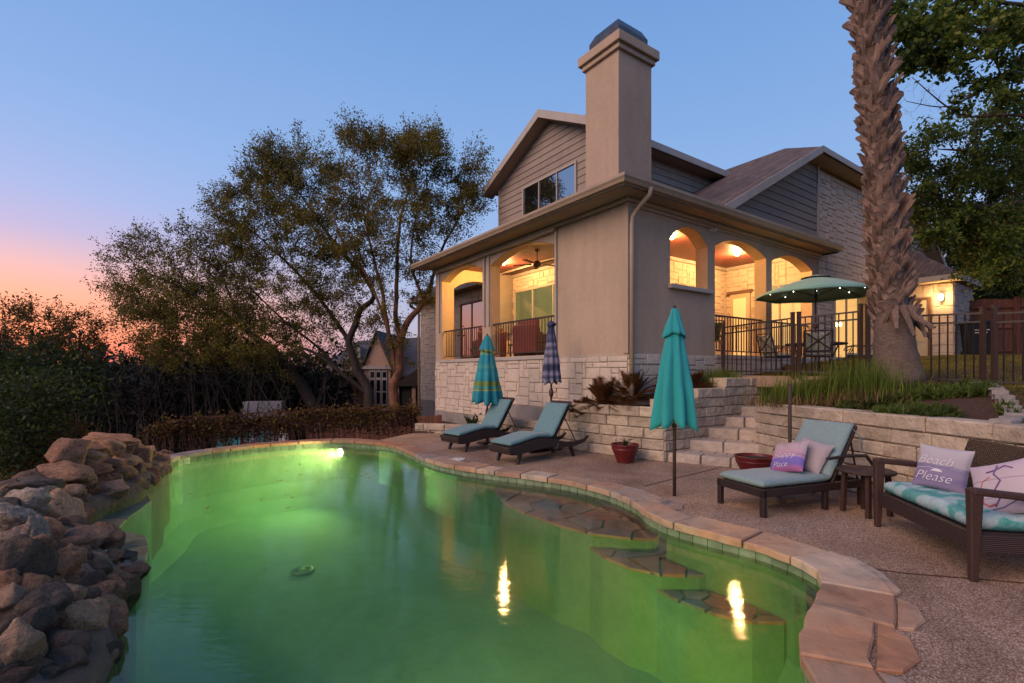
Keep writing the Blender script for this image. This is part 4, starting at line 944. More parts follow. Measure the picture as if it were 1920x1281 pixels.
# ================================================================== stone block walls, steps, borders
def block(parent, p, d, L, D_, z0, z1, r, mt='limestone_block', name='stone_block', j=.012, bev=.018):
    """block starting at p (xy) along d (unit), length L, depth D_ to the right-hand side (inward)"""
    n = Vector((-d.y, d.x)); q = MB(); jj = lambda: r.uniform(-j, j)
    g = .004; c = [p + d*g, p + d*(L-g), p + d*(L-g) + n*D_, p + d*g + n*D_]
    c[0] = c[0] + n*jj(); c[1] = c[1] + n*jj()
    b = bev; nx_ = 3; vs = []; 
    # front face subdivided 4x2 for a rough hewn look
    def pt(u, v, t): base = c[0].lerp(c[1], u) if t == 0 else c[3].lerp(c[2], u); return (base.x, base.y, z0+g + (z1-z0-2*g)*v)
    U = [0, b/L, .35, .68, 1-b/L, 1]; Vv = [0, b/(z1-z0), .5, 1-b/(z1-z0), 1]
    idx = {}
    for iu, u in enumerate(U):
        for iv, v in enumerate(Vv):
            x, y, z = pt(u, v, 0); edge_ = iu in (0, 5) or iv in (0, 4); o = 0 if edge_ else -b*r.uniform(.6, 1.5)
            idx[iu, iv] = len(vs); vs.append((x + n.x*o, y + n.y*o, z + (jj()*.25 if iv in (0,4) else 0)))
    fs = [(idx[i,k], idx[i+1,k], idx[i+1,k+1], idx[i,k+1]) for i in range(5) for k in range(4)]
    m = len(vs); vs += [pt(0,0,1), pt(1,0,1), pt(1,1,1), pt(0,1,1)]
    fs += [(idx[i+1,4], m+2, m+3, idx[i,4]) if False else None for i in range(0)]
    fs.append(tuple([idx[i,4] for i in range(6)] + [m+2, m+3])); fs.append(tuple([idx[5-i,0] for i in range(6)] + [m, m+1]))
    fs.append(tuple([idx[0,4-k] for k in range(5)] + [m, m+3])); fs.append(tuple([idx[5,k] for k in range(5)] + [m+2, m+1]))
    q.add(vs, fs); return q.build(name, mt, parent)
def block_wall(name, label, path, z0, z1, D_=.28, ch=.19, L=(.3, .62), seed=1, cap=True, mt='limestone_block', cat='retaining wall', ends=True):
    """path runs so that the visible face is on the right-hand side of travel; blocks go to the left"""
    r = random.Random(seed); w = thing(name, label, cat, (0, 0, 0)); path = [Vector(p) for p in path]
    nr = max(1, round((z1-z0)/ch)); h = (z1-z0)/nr
    cum = [0]
    for a, b in zip(path, path[1:]): cum.append(cum[-1] + (b-a).length)
    def at(s):
        s = max(0, min(cum[-1], s))
        for k in range(len(path)-1):
            if s <= cum[k+1]: return path[k].lerp(path[k+1], (s-cum[k])/(cum[k+1]-cum[k]))
        return path[-1].copy()
    for j in range(nr):
        s = 0; last = j == nr-1
        while s < cum[-1]-.02:
            l = r.uniform(*L) * (1.25 if last and cap else 1)
            if s == 0 and j % 2: l *= .55
            if cum[-1]-s-l < .18: l = cum[-1]-s
            # break at sharp corners
            for k in range(1, len(path)-1):
                da = (path[k]-path[k-1]).angle(path[k+1]-path[k])
                if da > .6 and s+.03 < cum[k] < s+l+.12: l = cum[k]-s
            a, b = at(s), at(s+l); d = (b-a).normalized(); out = .018 if last and cap else 0
            block(w, a + Vector((d.y, -d.x))*out, d, (b-a).length, D_+out + (.02 if last and cap else 0), z0+j*h, z0+(j+1)*h, r, mt); s += l
    # mortar core
    q = MB(); 
    for a, b in zip(path, path[1:]):
        d = (b-a).normalized(); n = Vector((-d.y, d.x)); e0 = a + n*.03 + d*.02; e1 = b + n*.03 - d*.02
        q.hexa([(*e0, z0), (*e1, z0), (*(e1+n*(D_-.06)), z0), (*(e0+n*(D_-.06)), z0), (*e0, z1-.02), (*e1, z1-.02), (*(e1+n*(D_-.06)), z1-.02), (*(e0+n*(D_-.06)), z1-.02)])
    q.build('wall_core', 'mortar', w); return w
# path must travel with its visible face on the right: for the right wall the face looks to -x => travel towards -y has right-hand side -x
block_wall('retaining_wall', 'long tan limestone block retaining wall behind the sofa and chaise', [(5.15, 9.33)] + WALLX, 0, 1.09, seed=3)
block_wall('retaining_wall', 'limestone planter wall beside the potted plant, left of the steps', [(1.0,10.62),(1.4,10.08),(2.08,9.38),(2.72,8.84)], 0, .98, seed=4)
LS = Vector((2.72, 8.84)); LD = Vector((.815, .58)).normalized()
block_wall('step_side_wall', 'stepped limestone side wall rising along the left of the steps', [LS, LS+LD*1.25, LS+LD*2.2, LS+LD*3.6][0:2], 0, 1.12, seed=5, L=(.26, .42), D_=.30)
block_wall('step_side_wall', 'middle tier of the stone side wall beside the steps', [LS+LD*.95, LS+LD*2.2], 0, 1.30, seed=6, L=(.26, .42), D_=.30)
block_wall('step_side_wall', 'top tier of the stone side wall below the iron fence', [LS+LD*1.9, LS+LD*3.75], .56, 1.50, seed=7, L=(.26, .42), D_=.32)
block_wall('planter_wall', 'low curved limestone planter wall under the striped umbrella', [(-.85,12.72),(-.45,12.2),(.0,11.7),(.6,10.98),(1.02,10.56)], 0, .52, D_=.2, seed=8, ch=.17)
block_wall('bed_border', 'low rough stone border at the far end of the deck', [(-2.6,13.25),(-1.7,13.02),(-.85,12.66)], -.1, .24, D_=.2, seed=9, ch=.17)
# steps
steps = thing('stone_steps', 'flight of pale limestone block steps leading up to the iron fence', 'steps', (0,0,0))
zs = [.165, .345, .53, .715, .90, 1.10, 1.30]
corner = [(2.76,8.92),(3.26,9.30),(3.74,9.65),(4.20,10.0),(4.66,10.33),(5.12,10.68),(5.55,10.98)]
FD = Vector((.84, -.543)).normalized(); r = random.Random(12)
for k, (z, c) in enumerate(zip(zs, corner)):
    p = Vector(c); tot = 1.75 if k == 0 else 1.65 if k == 1 else 1.5 if k < 4 else 1.3; s = 0; z_lo = zs[k-1]-.02 if k else -.01
    while s < tot-.05:
        l = r.uniform(.45, .8); 
        if tot-s-l < .25: l = tot-s
        block(steps, p + FD*(s+.008), FD, l-.016, .33, z_lo, z, r, 'step_stone', 'step_block', .012, .014); s += l
    # tread tiles behind the nosing
    nn_ = Vector((-FD.y, FD.x)); s = 0
    while s < tot-.05:
        l = r.uniform(.18, .26); l = min(l, tot-s); a = p + FD*(s+.006) + nn_*.335; b = p + FD*(s+l-.006) + nn_*.335
        slab('tread_tile', [tuple(a), tuple(b), tuple(b+nn_*.3), tuple(a+nn_*.3)], z-.03, z-.004-r.random()*.004, 'step_stone', steps, .005); s += l
    q = MB(); a = p + nn_*.05; b = p+FD*tot + nn_*.05; q.hexa([(*a, z_lo), (*b, z_lo), (*(b+nn_*.7), z_lo), (*(a+nn_*.7), z_lo), (*a, z-.03), (*b, z-.03), (*(b+nn_*.7), z-.03), (*(a+nn_*.7), z-.03)]); q.build('step_core', 'mortar', steps)
# return wall: front of right wall end towards the steps is covered by the first path segment. curved edging of the palm bed
ed = catmull([Vector(p) for p in ((4.98,4.95),(5.45,5.25),(6.1,6.05),(6.85,7.1),(7.35,8.0),(7.2,8.35))], 8, False); ed = resample(ed, .24, False)
eg = thing('bed_edging', 'curved grey stone edging round the palm tree bed', 'edging'); r = random.Random(3)
for a, b in zip(ed, ed[1:]):
    z = uh(a.x, a.y); d = (b-a).normalized(); block(eg, a, d, (b-a).length-.01, .16, z-.12, z+.09+r.uniform(-.01,.01), r, 'edging_grey', 'edging_stone', .01, .01)
# ================================================================== rocks
def rock_mesh(seed, pl=16, sub=3, rough=.05):
    r = random.Random(seed); bm = bmesh.new(); bmesh.ops.create_icosphere(bm, subdivisions=sub, radius=1); 
    ns = []
    for k in range(pl):
        v = Vector((r.gauss(0,1), r.gauss(0,1), r.gauss(0,1)*.9)).normalized(); ns.append((v, r.uniform(.58, .95)))
    off_ = Vector((r.uniform(0,99), r.uniform(0,99), r.uniform(0,99)))
    for v in bm.verts:
        d = v.co.normalized(); t = 1.25
        ds = sorted(h/max(d.dot(n_), .05) for n_, h in ns if d.dot(n_) > .05)[:3]
        if ds:
            k = 16.; t = min(t, -math.log(sum(math.exp(-k*x) for x in ds))/k)
        t *= 1 + noise.noise(d*1.7+off_)*.14 + noise.noise(d*4+off_)*rough*1.3 + noise.noise(d*9+off_)*rough*.7 + abs(noise.noise(Vector((d.x*2, d.y*2, d.z*7))+off_))*-.07
        v.co = d*t
    me = bpy.data.meshes.new('rock'); bm.to_mesh(me); bm.free(); me.shade_smooth(); return me
RM = {}
for mt in ('rock_red', 'rock_dark', 'rock_tan', 'driftstone'):
    RM[mt] = []
    for k in range(6 if mt == 'rock_red' else 3):
        me = rock_mesh(hash(mt) % 1 + k*7 + len(mt)*31, 14 if k % 2 else 9, 4, .05 if mt != 'driftstone' else .12); me.materials.append(M[mt]); RM[mt].append(me)
WLn = [Vector(p) for p in ((-6.75,9.5),(-6.3,9.0),(-5.75,7.9),(-5.35,6.9),(-5.25,6.25),(-5.0,5.6),(-4.3,4.95),(-3.7,4.45),(-3.18,3.98),(-2.80,3.48),(-2.44,2.95),(-2.18,2.4),(-1.95,1.6))]
def dist_out(x, y):
    best = 9; p = Vector((x, y))
    for a, b in zip(WLn, WLn[1:]):
        ab = b-a; t = max(0, min(1, (p-a).dot(ab)/ab.length_squared)); c = a+ab*t; d = (p-c).length
        s = 1 if ab.x*(p.y-a.y)-ab.y*(p.x-a.x) < 0 else -1   # right-hand side of travel = outside
        if d < abs(best): best = d*s
    return best
def hitslope(px, py, m, zmax):
    Y = 1.5
    while Y < 14:
        p = D(px, py, Y); d = dist_out(p.x, p.y); zz = ZW + (min(max(d, 0)*m, zmax-ZW) if d > 0 else 0)
        if p.z <= zz: return p, d
        Y += .02
    return D(px, py, 9), 1
name_far = lambda label: label.startswith('orange')
def rocks(name, label, lst, ox, oy, k, m, zmax, seed):
    r = random.Random(seed); root = thing(name, label, 'rock wall', (0,0,0))
    for i, (cx, cy, w, h, mt) in enumerate(lst):
        px, py = ox+cx*k, oy+cy*k; p, d = hitslope(px, py, m, zmax); dist = p.y; sw = w*k/F*dist/2*1.08; sh = h*k/F*dist/2*1.1
        dep = (sw+sh)/2*r.uniform(.85, 1.15)
        mt = {'r': 'rock_red', 'd': 'rock_dark', 't': 'rock_tan', 'w': 'driftstone'}[mt]
        me = RM[mt][r.randrange(len(RM[mt]))]
        flip = r.choice((0, math.pi)); o = inst('rock', me, root, (p.x, p.y+dep*.25, p.z), (flip + r.uniform(-.12, .12), r.uniform(-.15, .15), r.choice((0, math.pi)) + r.uniform(-.35, .35)), (sw*1.08, dep*1.1, sh*1.08))
    if True:
        wl0 = resample(catmull(WLn, 4, False), .13 if name_far(label) else .11, False)
        for p0 in wl0:
            if name_far(label) != (p0.y > 6.2): continue
            j = min(range(len(WLn)), key=lambda k: (WLn[k]-p0).length); a_, b_ = WLn[max(j-1,0)], WLn[min(j+1,len(WLn)-1)]; t_ = (b_-a_).normalized(); n_ = Vector((t_.y, -t_.x)); n_ = -n_ if dist_out(*(p0+n_*.2)) < 0 else n_
            d = r.uniform(.0, .75)**1.2; s_ = r.uniform(.07, .15); mt = 'rock_dark' if r.random() < .5 and not name_far(label) else 'rock_red'
            inst('rock', RM[mt][r.randrange(len(RM[mt]))], root, (p0.x+n_.x*d, p0.y+n_.y*d, -.10+min(d, .5)*.8), (r.uniform(-.4,.4), r.uniform(-.4,.4), r.uniform(0, 6.28)), (s_*1.2, s_, s_*.8))
    return root
NR = [(140,110,330,110,'d'),(165,135,220,85,'t'),(285,265,270,190,'r'),(110,225,240,150,'w'),(185,400,125,215,'w'),(75,300,190,180,'w'),(65,425,160,130,'t'),(70,600,210,360,'d'),(405,450,340,140,'d'),(520,520,130,130,'d'),(320,610,190,195,'r'),(200,570,150,150,'r'),(170,695,140,120,'r'),(560,590,130,150,'r'),(470,640,150,120,'t'),(500,720,180,180,'d'),(650,540,100,100,'r'),(640,425,110,140,'r'),(665,765,190,250,'d'),(690,620,130,90,'r'),(350,780,240,150,'t'),(622,890,170,235,'r'),(470,980,300,330,'r'),(170,860,300,260,'d'),(170,990,140,210,'d'),(80,1115,230,310,'t'),(330,1170,250,215,'d'),(590,1150,180,200,'d'),(180,1200,140,140,'d'),(450,1262,120,90,'d'),(745,525,120,55,'d'),(790,742,70,60,'d'),(780,632,170,120,'d'),(420,270,80,140,'r'),(485,285,100,110,'r'),(400,160,120,90,'t'),(470,190,90,80,'t'),(350,335,110,70,'r'),(560,445,100,130,'r'),(420,690,110,90,'r'),(40,790,130,130,'t'),(300,910,160,150,'d'),(520,860,130,110,'d'),(560,1055,140,130,'d'),(390,560,120,130,'r'),(250,480,120,120,'r'),(300,1060,150,150,'d'),(430,380,130,90,'r'),(600,360,90,70,'r'),(30,700,140,140,'r'),(420,850,130,110,'r'),(670,660,110,90,'r'),(480,1180,130,150,'d'),(40,980,160,160,'d'),(280,1270,180,120,'d'),(60,1270,180,120,'d'),(740,690,80,80,'d')]
FR = [(860,225,640,120,'r'),(960,325,280,180,'r'),(730,350,320,160,'r'),(420,430,380,300,'r'),(370,650,490,210,'r'),(700,420,260,170,'r'),(730,575,290,140,'r'),(920,515,210,120,'r'),(1120,465,250,130,'r'),(1130,345,140,110,'d'),(1250,355,200,180,'r'),(1310,455,210,210,'r'),(1400,385,190,130,'r'),(1500,445,160,120,'r'),(1600,415,200,130,'r'),(1650,485,160,110,'r'),(1520,495,190,140,'r'),(1270,525,120,120,'r'),(1040,645,180,230,'r'),(1150,605,130,130,'r'),(1260,615,120,160,'r'),(1400,655,210,190,'r'),(1210,760,230,140,'r'),(850,725,180,160,'r'),(880,855,460,200,'r'),(620,755,260,190,'r'),(710,825,160,130,'r'),(430,865,250,140,'t'),(570,940,180,150,'t'),(1480,565,140,130,'r'),(1560,565,130,90,'r'),(970,740,160,160,'r'),(1100,705,140,140,'d'),(820,645,170,120,'r'),(1340,565,130,130,'r'),(1040,830,180,110,'r'),(560,600,180,140,'r'),(1000,600,140,140,'d'),(640,500,180,120,'r'),(1180,870,120,80,'r'),(1330,800,150,80,'r'),(1430,740,140,80,'r'),(1530,650,110,80,'r')]
rocks('rock_waterfall', 'dark and rust brown boulder pile along the near left pool edge', NR, 0, 880, 300/958, 1.0, .62, 4)
rocks('rock_waterfall', 'orange sandstone boulder stack at the far left end of the pool', FR, 60, 790, 300/1920, 1.5, .55, 5)
# fill behind the rocks
V = []; Fq = []; wl_ = resample(catmull(WLn, 4, False), .15, False); prof_ = [(-.09, -1.5), (-.07, -.2), (-.01, .0), (.12, .05), (.32, .15), (.62, .30), (1.1, .16), (2.2, -.5), (3.6, -1.4)]
for i, p in enumerate(wl_):
    t_ = (wl_[min(i+1, len(wl_)-1)]-wl_[max(i-1, 0)]).normalized(); n_ = Vector((t_.y, -t_.x)); n_ = -n_ if dist_out(*(p+n_*.2)) < 0 else n_
    for d, z in prof_: V.append((p.x+n_.x*d+noise.noise(Vector((i*.3, d, 2)))*.05, p.y+n_.y*d, z + noise.noise(Vector((i*.4, d*3, 0)))*.05))
m = len(prof_)
for i in range(len(wl_)-1):
    for k in range(m-1): Fq.append((i*m+k, i*m+k+1, (i+1)*m+k+1, (i+1)*m+k))
struct(npmesh('bank', V, Fq, 'rock_dark', smooth=True))
# ================================================================== umbrellas
def closed_umbrella(label, loc, H, zb, rb, mt, cap_h=.3, nf=8, pole_r=.022, crank=None, seed=1, base=True):
    r = random.Random(seed); t_ = thing('closed_umbrella', label, 'umbrella', loc)
    q = MB(); q.tube([(0,0,0), (0,0,H-.02)], pole_r, 12); q.build('pole', 'post_wood', t_, smooth=True)
    q = MB(); q.lathe([(.02, 0), (.028, .02), (.02, .05), (.001, .07)], 12, (0,0,H-.05)); q.build('finial', 'metal_dark', t_, smooth=True)
    n = 96
    def skin(z0, z1, r0, r1, rows, fold, ph, name, jag=.03, pw=1.):
        q = MB(); vs = []
        for j in range(rows+1):
            u = j/rows; z = z1+(z0-z1)*u; R_ = r0+(r1-r0)*u**pw
            for k in range(n):
                a = math.tau*k/n; fo = .5+.5*math.cos(a*nf+ph + .5*math.sin(a*2+u*2)); fo = fo**.8; amp = fold*(u*.8+.12)
                rr = R_*(1-amp+amp*fo) * (1+.05*math.sin(a*3+seed+u*3)); rr += .016*noise.noise(Vector((math.cos(a)*3, math.sin(a)*3, z*4+seed)))
                zz = z - (jag*(fo-.2)*(1 if u > .93 else 0)) - .03*u*math.sin(a*2+seed)
                vs.append((rr*math.cos(a), rr*math.sin(a), zz))
        fs = [(j*n+k, j*n+(k+1) % n, (j+1)*n+(k+1) % n, (j+1)*n+k) for j in range(rows) for k in range(n)]
        q.add(vs, fs); o = q.build(name, mt, t_, smooth=True); s_ = o.modifiers.new('thick', 'SOLIDIFY'); s_.thickness = .004; return o
    skin(zb, H-.08, .045, rb, 22, .50, 0, 'canopy', .07, .85)
    skin(H-.08-cap_h, H-.03, .035, rb*.52, 9, .25, .6, 'top_vent', .02)
    for k in range(nf):
        a = math.tau*(k+.1)/nf; q = MB(); q.tube([(.02*math.cos(a), .02*math.sin(a), zb+.35), (.07*math.cos(a), .07*math.sin(a), zb-.03)], .006, 5); q.build('rib', 'metal_dark', t_)
    if crank:
        q = MB(); q.lathe([(.022, -.09), (.045, -.05), (.045, .05), (.022, .09)], 12, (0,0,crank)); q.build('crank_housing', 'metal_bronze', t_, smooth=True)
        q = MB(); q.tube([(.03,0,crank),(.09,-.01,crank+.01),(.12,-.01,crank+.10)], .008, 6); q.build('crank_handle', 'metal_bronze', t_)
    if base:
        q = MB(); q.lathe([(.24, 0), (.24, .03), (.20, .05), (.04, .07), (.04, .16), (.026, .17)], 24); q.build('base', 'metal_dark', t_)
    return t_
closed_umbrella('closed plain turquoise umbrella standing at the pool edge', (2.11, 6.43, 0), 2.46, .93, .305, 'fab_teal', base=False, seed=2)
closed_umbrella('closed turquoise and green striped umbrella behind the left lounger', (-.56, 11.2, 0), 2.47, .95, .37, 'fab_striped', crank=.70, seed=4)
closed_umbrella('closed navy and white tie dyed umbrella against the stone wall', (.82, 10.35, 0), 2.70, 1.43, .21, 'fab_navy', crank=1.18, seed=6, cap_h=.02)
# bare pole in its base
t_ = thing('umbrella_pole', 'bare dark umbrella pole standing behind the chaise', 'pole', (3.93, 7.0, 0)); q = MB(); q.tube([(0,0,.05),(0,0,1.45)], .025, 12); q.build('pole', 'post_wood', t_); q = MB(); q.lathe([(.22,0),(.22,.05),(.05,.09),(.04,.3),(.03,.31)], 24); q.build('base', 'metal_dark', t_)
# open umbrella over the dining table
UX, UY, UZ = 6.93, 11.3, 1.53
ou = thing('open_umbrella', 'open sea green umbrella with tiny lights on its ribs over the terrace table', 'umbrella', (UX, UY, UZ), R(12))
q = MB(); q.tube([(0,0,0), (0,0,2.3)], .02, 12); q.build('pole', 'post_wood', ou)
n = 64; nf = 8; vs = []; rows = 10
for j in range(rows+1):
    u = j/rows; 
    for k in range(n):
        a = math.tau*k/n; sag = abs(math.sin(a*nf/2)); Rr = 1.24*u*(1-.055*(sag**1.5)*u); vs.append((Rr*math.cos(a), Rr*math.sin(a), 2.26 - .40*u**1.25 + .015*sag*u))
q = MB(); q.add(vs, [(j*n+k, (j+1)*n+k, (j+1)*n+(k+1) % n, j*n+(k+1) % n) for j in range(rows) for k in range(n)]); q.add([(Rr_*1.0, y_, z_-.05) for (Rr_, y_, z_) in vs[-n:]] + vs[-n:], [(k, (k+1) % n, (k+1) % n+n, k+n) for k in range(n)])
o = q.build('canopy', 'fab_umbrella', ou, smooth=True); m_ = o.modifiers.new('t', 'SOLIDIFY'); m_.thickness = .004
q = MB(); vs = []
for j in range(4):
    for k in range(n): a = math.tau*k/n; u = j/3; vs.append((.30*u*math.cos(a), .30*u*math.sin(a), 2.305-.07*u**1.2))
q.add(vs, [(j*n+k, (j+1)*n+k, (j+1)*n+(k+1) % n, j*n+(k+1) % n) for j in range(3) for k in range(n)]); q.build('top_vent', 'fab_umbrella', ou, smooth=True)
for k in range(nf):
    a = math.tau*k/nf; c, s_ = math.cos(a), math.sin(a); q = MB(); q.tube([(r_*c, r_*s_, 2.255-.40*(r_/1.24)**1.25-.022) for r_ in (.03, .4, .8, 1.2)], .008, 5); rb_ = q.build('rib', 'metal_dark', ou)
    q = MB(); q.tube([(.03*c, .03*s_, 1.82), (.62*c, .62*s_, 2.06)], .007, 5); q.build('strut', 'metal_dark', rb_)
    for d in (.42, .66, .92): q = MB(); q.lathe([(.001,-.014),(.013,0),(.001,.014)], 6, (d*c, d*s_, 2.255-.40*(d/1.24)**1.25-.045)); q.build('fairy_light', 'led', rb_)
q = MB(); q.lathe([(.02,-.06),(.035,-.04),(.035,.04),(.02,.06)], 12, (0,0,1.82)); q.build('hub', 'metal_dark', ou); q = MB(); q.lathe([(.02,-.08),(.05,-.04),(.05,.04),(.02,.08)], 12, (0,0,1.15)); q.build('crank_housing', 'metal_bronze', ou)
# ================================================================== cushions and pillows
def pad(name, W_, L_, T_, mt, parent, prof=None, seams=(), tuft=0, nx=18, ny=40, seed=1):
    """cushion lying along +x (length) and y (width); prof(x) -> (X, Z, angle) bends it"""
    vs = []; fs = []; prof = prof or (lambda x: (x, 0, 0))
    for side_ in (1, -1):
        for i in range(ny+1):
            u = i/ny; x = L_*u; X, Z, an = prof(x)
            for j in range(nx+1):
                v = j/nx*2-1; e = (1-abs(v)**7)**.4 * (1-abs(2*u-1)**22)**.4
                h = T_/2*(.35+.65*e) if 0 < i < ny and 0 < j < nx else T_/2*.30
                for s_ in seams: h *= 1-.42*math.exp(-((x-s_)/.022)**2)
                if tuft and side_ == 1: h *= .86+.14*abs(math.sin(x*math.pi/tuft))*abs(math.sin(v*W_/2*math.pi/tuft+.4)) ; h += .012*noise.noise(Vector((x*8, v*4, seed)))
                h += .004*noise.noise(Vector((x*9, v*5, seed+side_)))
                hh = T_/2 + side_*h; vs.append((X - math.sin(an)*hh, v*W_/2, Z + math.cos(an)*hh))
    m = (ny+1)*(nx+1)
    for i in range(ny):
        for j in range(nx):
            a = i*(nx+1)+j; f_ = (a, a+nx+1, a+nx+2, a+1); fs.append(f_); fs.append(tuple(x+m for x in f_[::-1]))
    rim = [j for j in range(nx)] + [nx+i*(nx+1) for i in range(ny)] + [ny*(nx+1)+nx-j for j in range(nx)] + [(ny-i)*(nx+1) for i in range(ny)]
    for k in range(len(rim)): a, b = rim[k], rim[(k+1) % len(rim)]; fs.append((a, b, b+m, a+m))
    q = MB(); q.add(vs, fs); return q.build(name, mt, parent, smooth=True)
def phi(x, y, T_): return T_*max(0, (1-abs(x)**2.6))**.5*max(0, (1-abs(y)**2.6))**.5
def pillow(label, loc, rot, size, T_, mt, text=None, cat='pillow', group=None):
    t_ = thing('throw_pillow', label, cat, loc, 0, group); t_.rotation_euler = rot; n = 26; vs = []; fs = []
    for sd in (1, -1):
        for i in range(n+1):
            for j in range(n+1):
                x, y = i/n*2-1, j/n*2-1; pc = 1-.055*(1-abs(y)**2)*abs(x)**3; pd = 1-.055*(1-abs(x)**2)*abs(y)**3
                vs.append((x*size/2*pc, y*size/2*pd, sd*phi(x, y, T_/2)+.004*noise.noise(Vector((x*3, y*3, sd)))))
    m = (n+1)**2
    for i in range(n):
        for j in range(n): a = i*(n+1)+j; f_ = (a, a+n+1, a+n+2, a+1); fs.append(f_); fs.append(tuple(x+m for x in f_[::-1]))
    q = MB(); q.add(vs, fs); q.build('cover', mt, t_, smooth=True)
    for tx, x0, y0, h, mtx, shear in (text or ()):
        cu = bpy.data.curves.new('lettering', 'FONT'); cu.body = tx; cu.size = h; cu.shear = shear; cu.resolution_u = 4; cu.offset = -.0012
        ob = bpy.data.objects.new('tmp', cu); COL.objects.link(ob); bpy.context.view_layer.update()
        me = bpy.data.meshes.new_from_object(ob.evaluated_get(bpy.context.evaluated_depsgraph_get())); bpy.data.objects.remove(ob)
        bm = bmesh.new(); bm.from_mesh(me); bmesh.ops.triangulate(bm, faces=bm.faces); bmesh.ops.subdivide_edges(bm, edges=[e for e in bm.edges if e.calc_length() > size*.05], cuts=2, use_grid_fill=False); bmesh.ops.triangulate(bm, faces=bm.faces)
        for v in bm.verts: v.co = Vector((v.co.x+x0, v.co.y+y0, 0)); v.co.z = phi(v.co.x/(size/2), v.co.y/(size/2), T_/2)+.006
        bm.to_mesh(me); bm.free(); me.materials.clear(); me.materials.append(M[mtx]); o = bpy.data.objects.new('lettering', me); COL.objects.link(o); o.parent = t_
    return t_
def print_line(t_, pts, size, T_, mt, w=.004, name='printed_line'):
    q = MB(); q.tube([(x, y, phi(x/(size/2), y/(size/2), T_/2)+.003) for x, y in pts], w, 5); q.build(name, mt, t_)
mat('print_white', (.62, .58, .66), .8, 0, 5, 0); mat('print_purple', (.14, .09, .25), .8, .1, 5, 0); mat('print_coral', (.5, .12, .12), .8, .1, 5, 0); mat('print_rose', (.34, .15, .20), .8, .1, 8, 0)
mat('pillow_plain', (.33, .28, .31), .9, .06, 8, .2)
stripes('pillow_sunset', 1, [(0, (.30, .10, .20)), (.16, (.26, .10, .26)), (.22, (.13, .10, .34)), (.42, (.17, .12, .40)), (.46, (.42, .26, .38)), (.5, (.27, .14, .27)), (.58, (.40, .25, .34)), (.75, (.38, .30, .35)), (1, (.37, .30, .34))], 1/.46, .5, .05)
stripes('pillow_beach', 1, [(0, (.19, .155, .27)), (.15, (.23, .19, .30)), (.3, (.16, .13, .26)), (.42, (.21, .175, .29)), (.56, (.18, .155, .27)), (.6, (.33, .30, .36)), (1, (.41, .375, .40))], 1/.46, .5, .09)
stripes('pillow_flamingo', 1, [(0, (.40, .33, .40)), (.3, (.44, .38, .43)), (.31, (.22, .16, .26)), (.325, (.44, .38, .43)), (.62, (.46, .38, .42)), (.63, (.24, .17, .26)), (.645, (.46, .38, .42)), (1, (.42, .34, .42))], 1/.46, .5, .02)
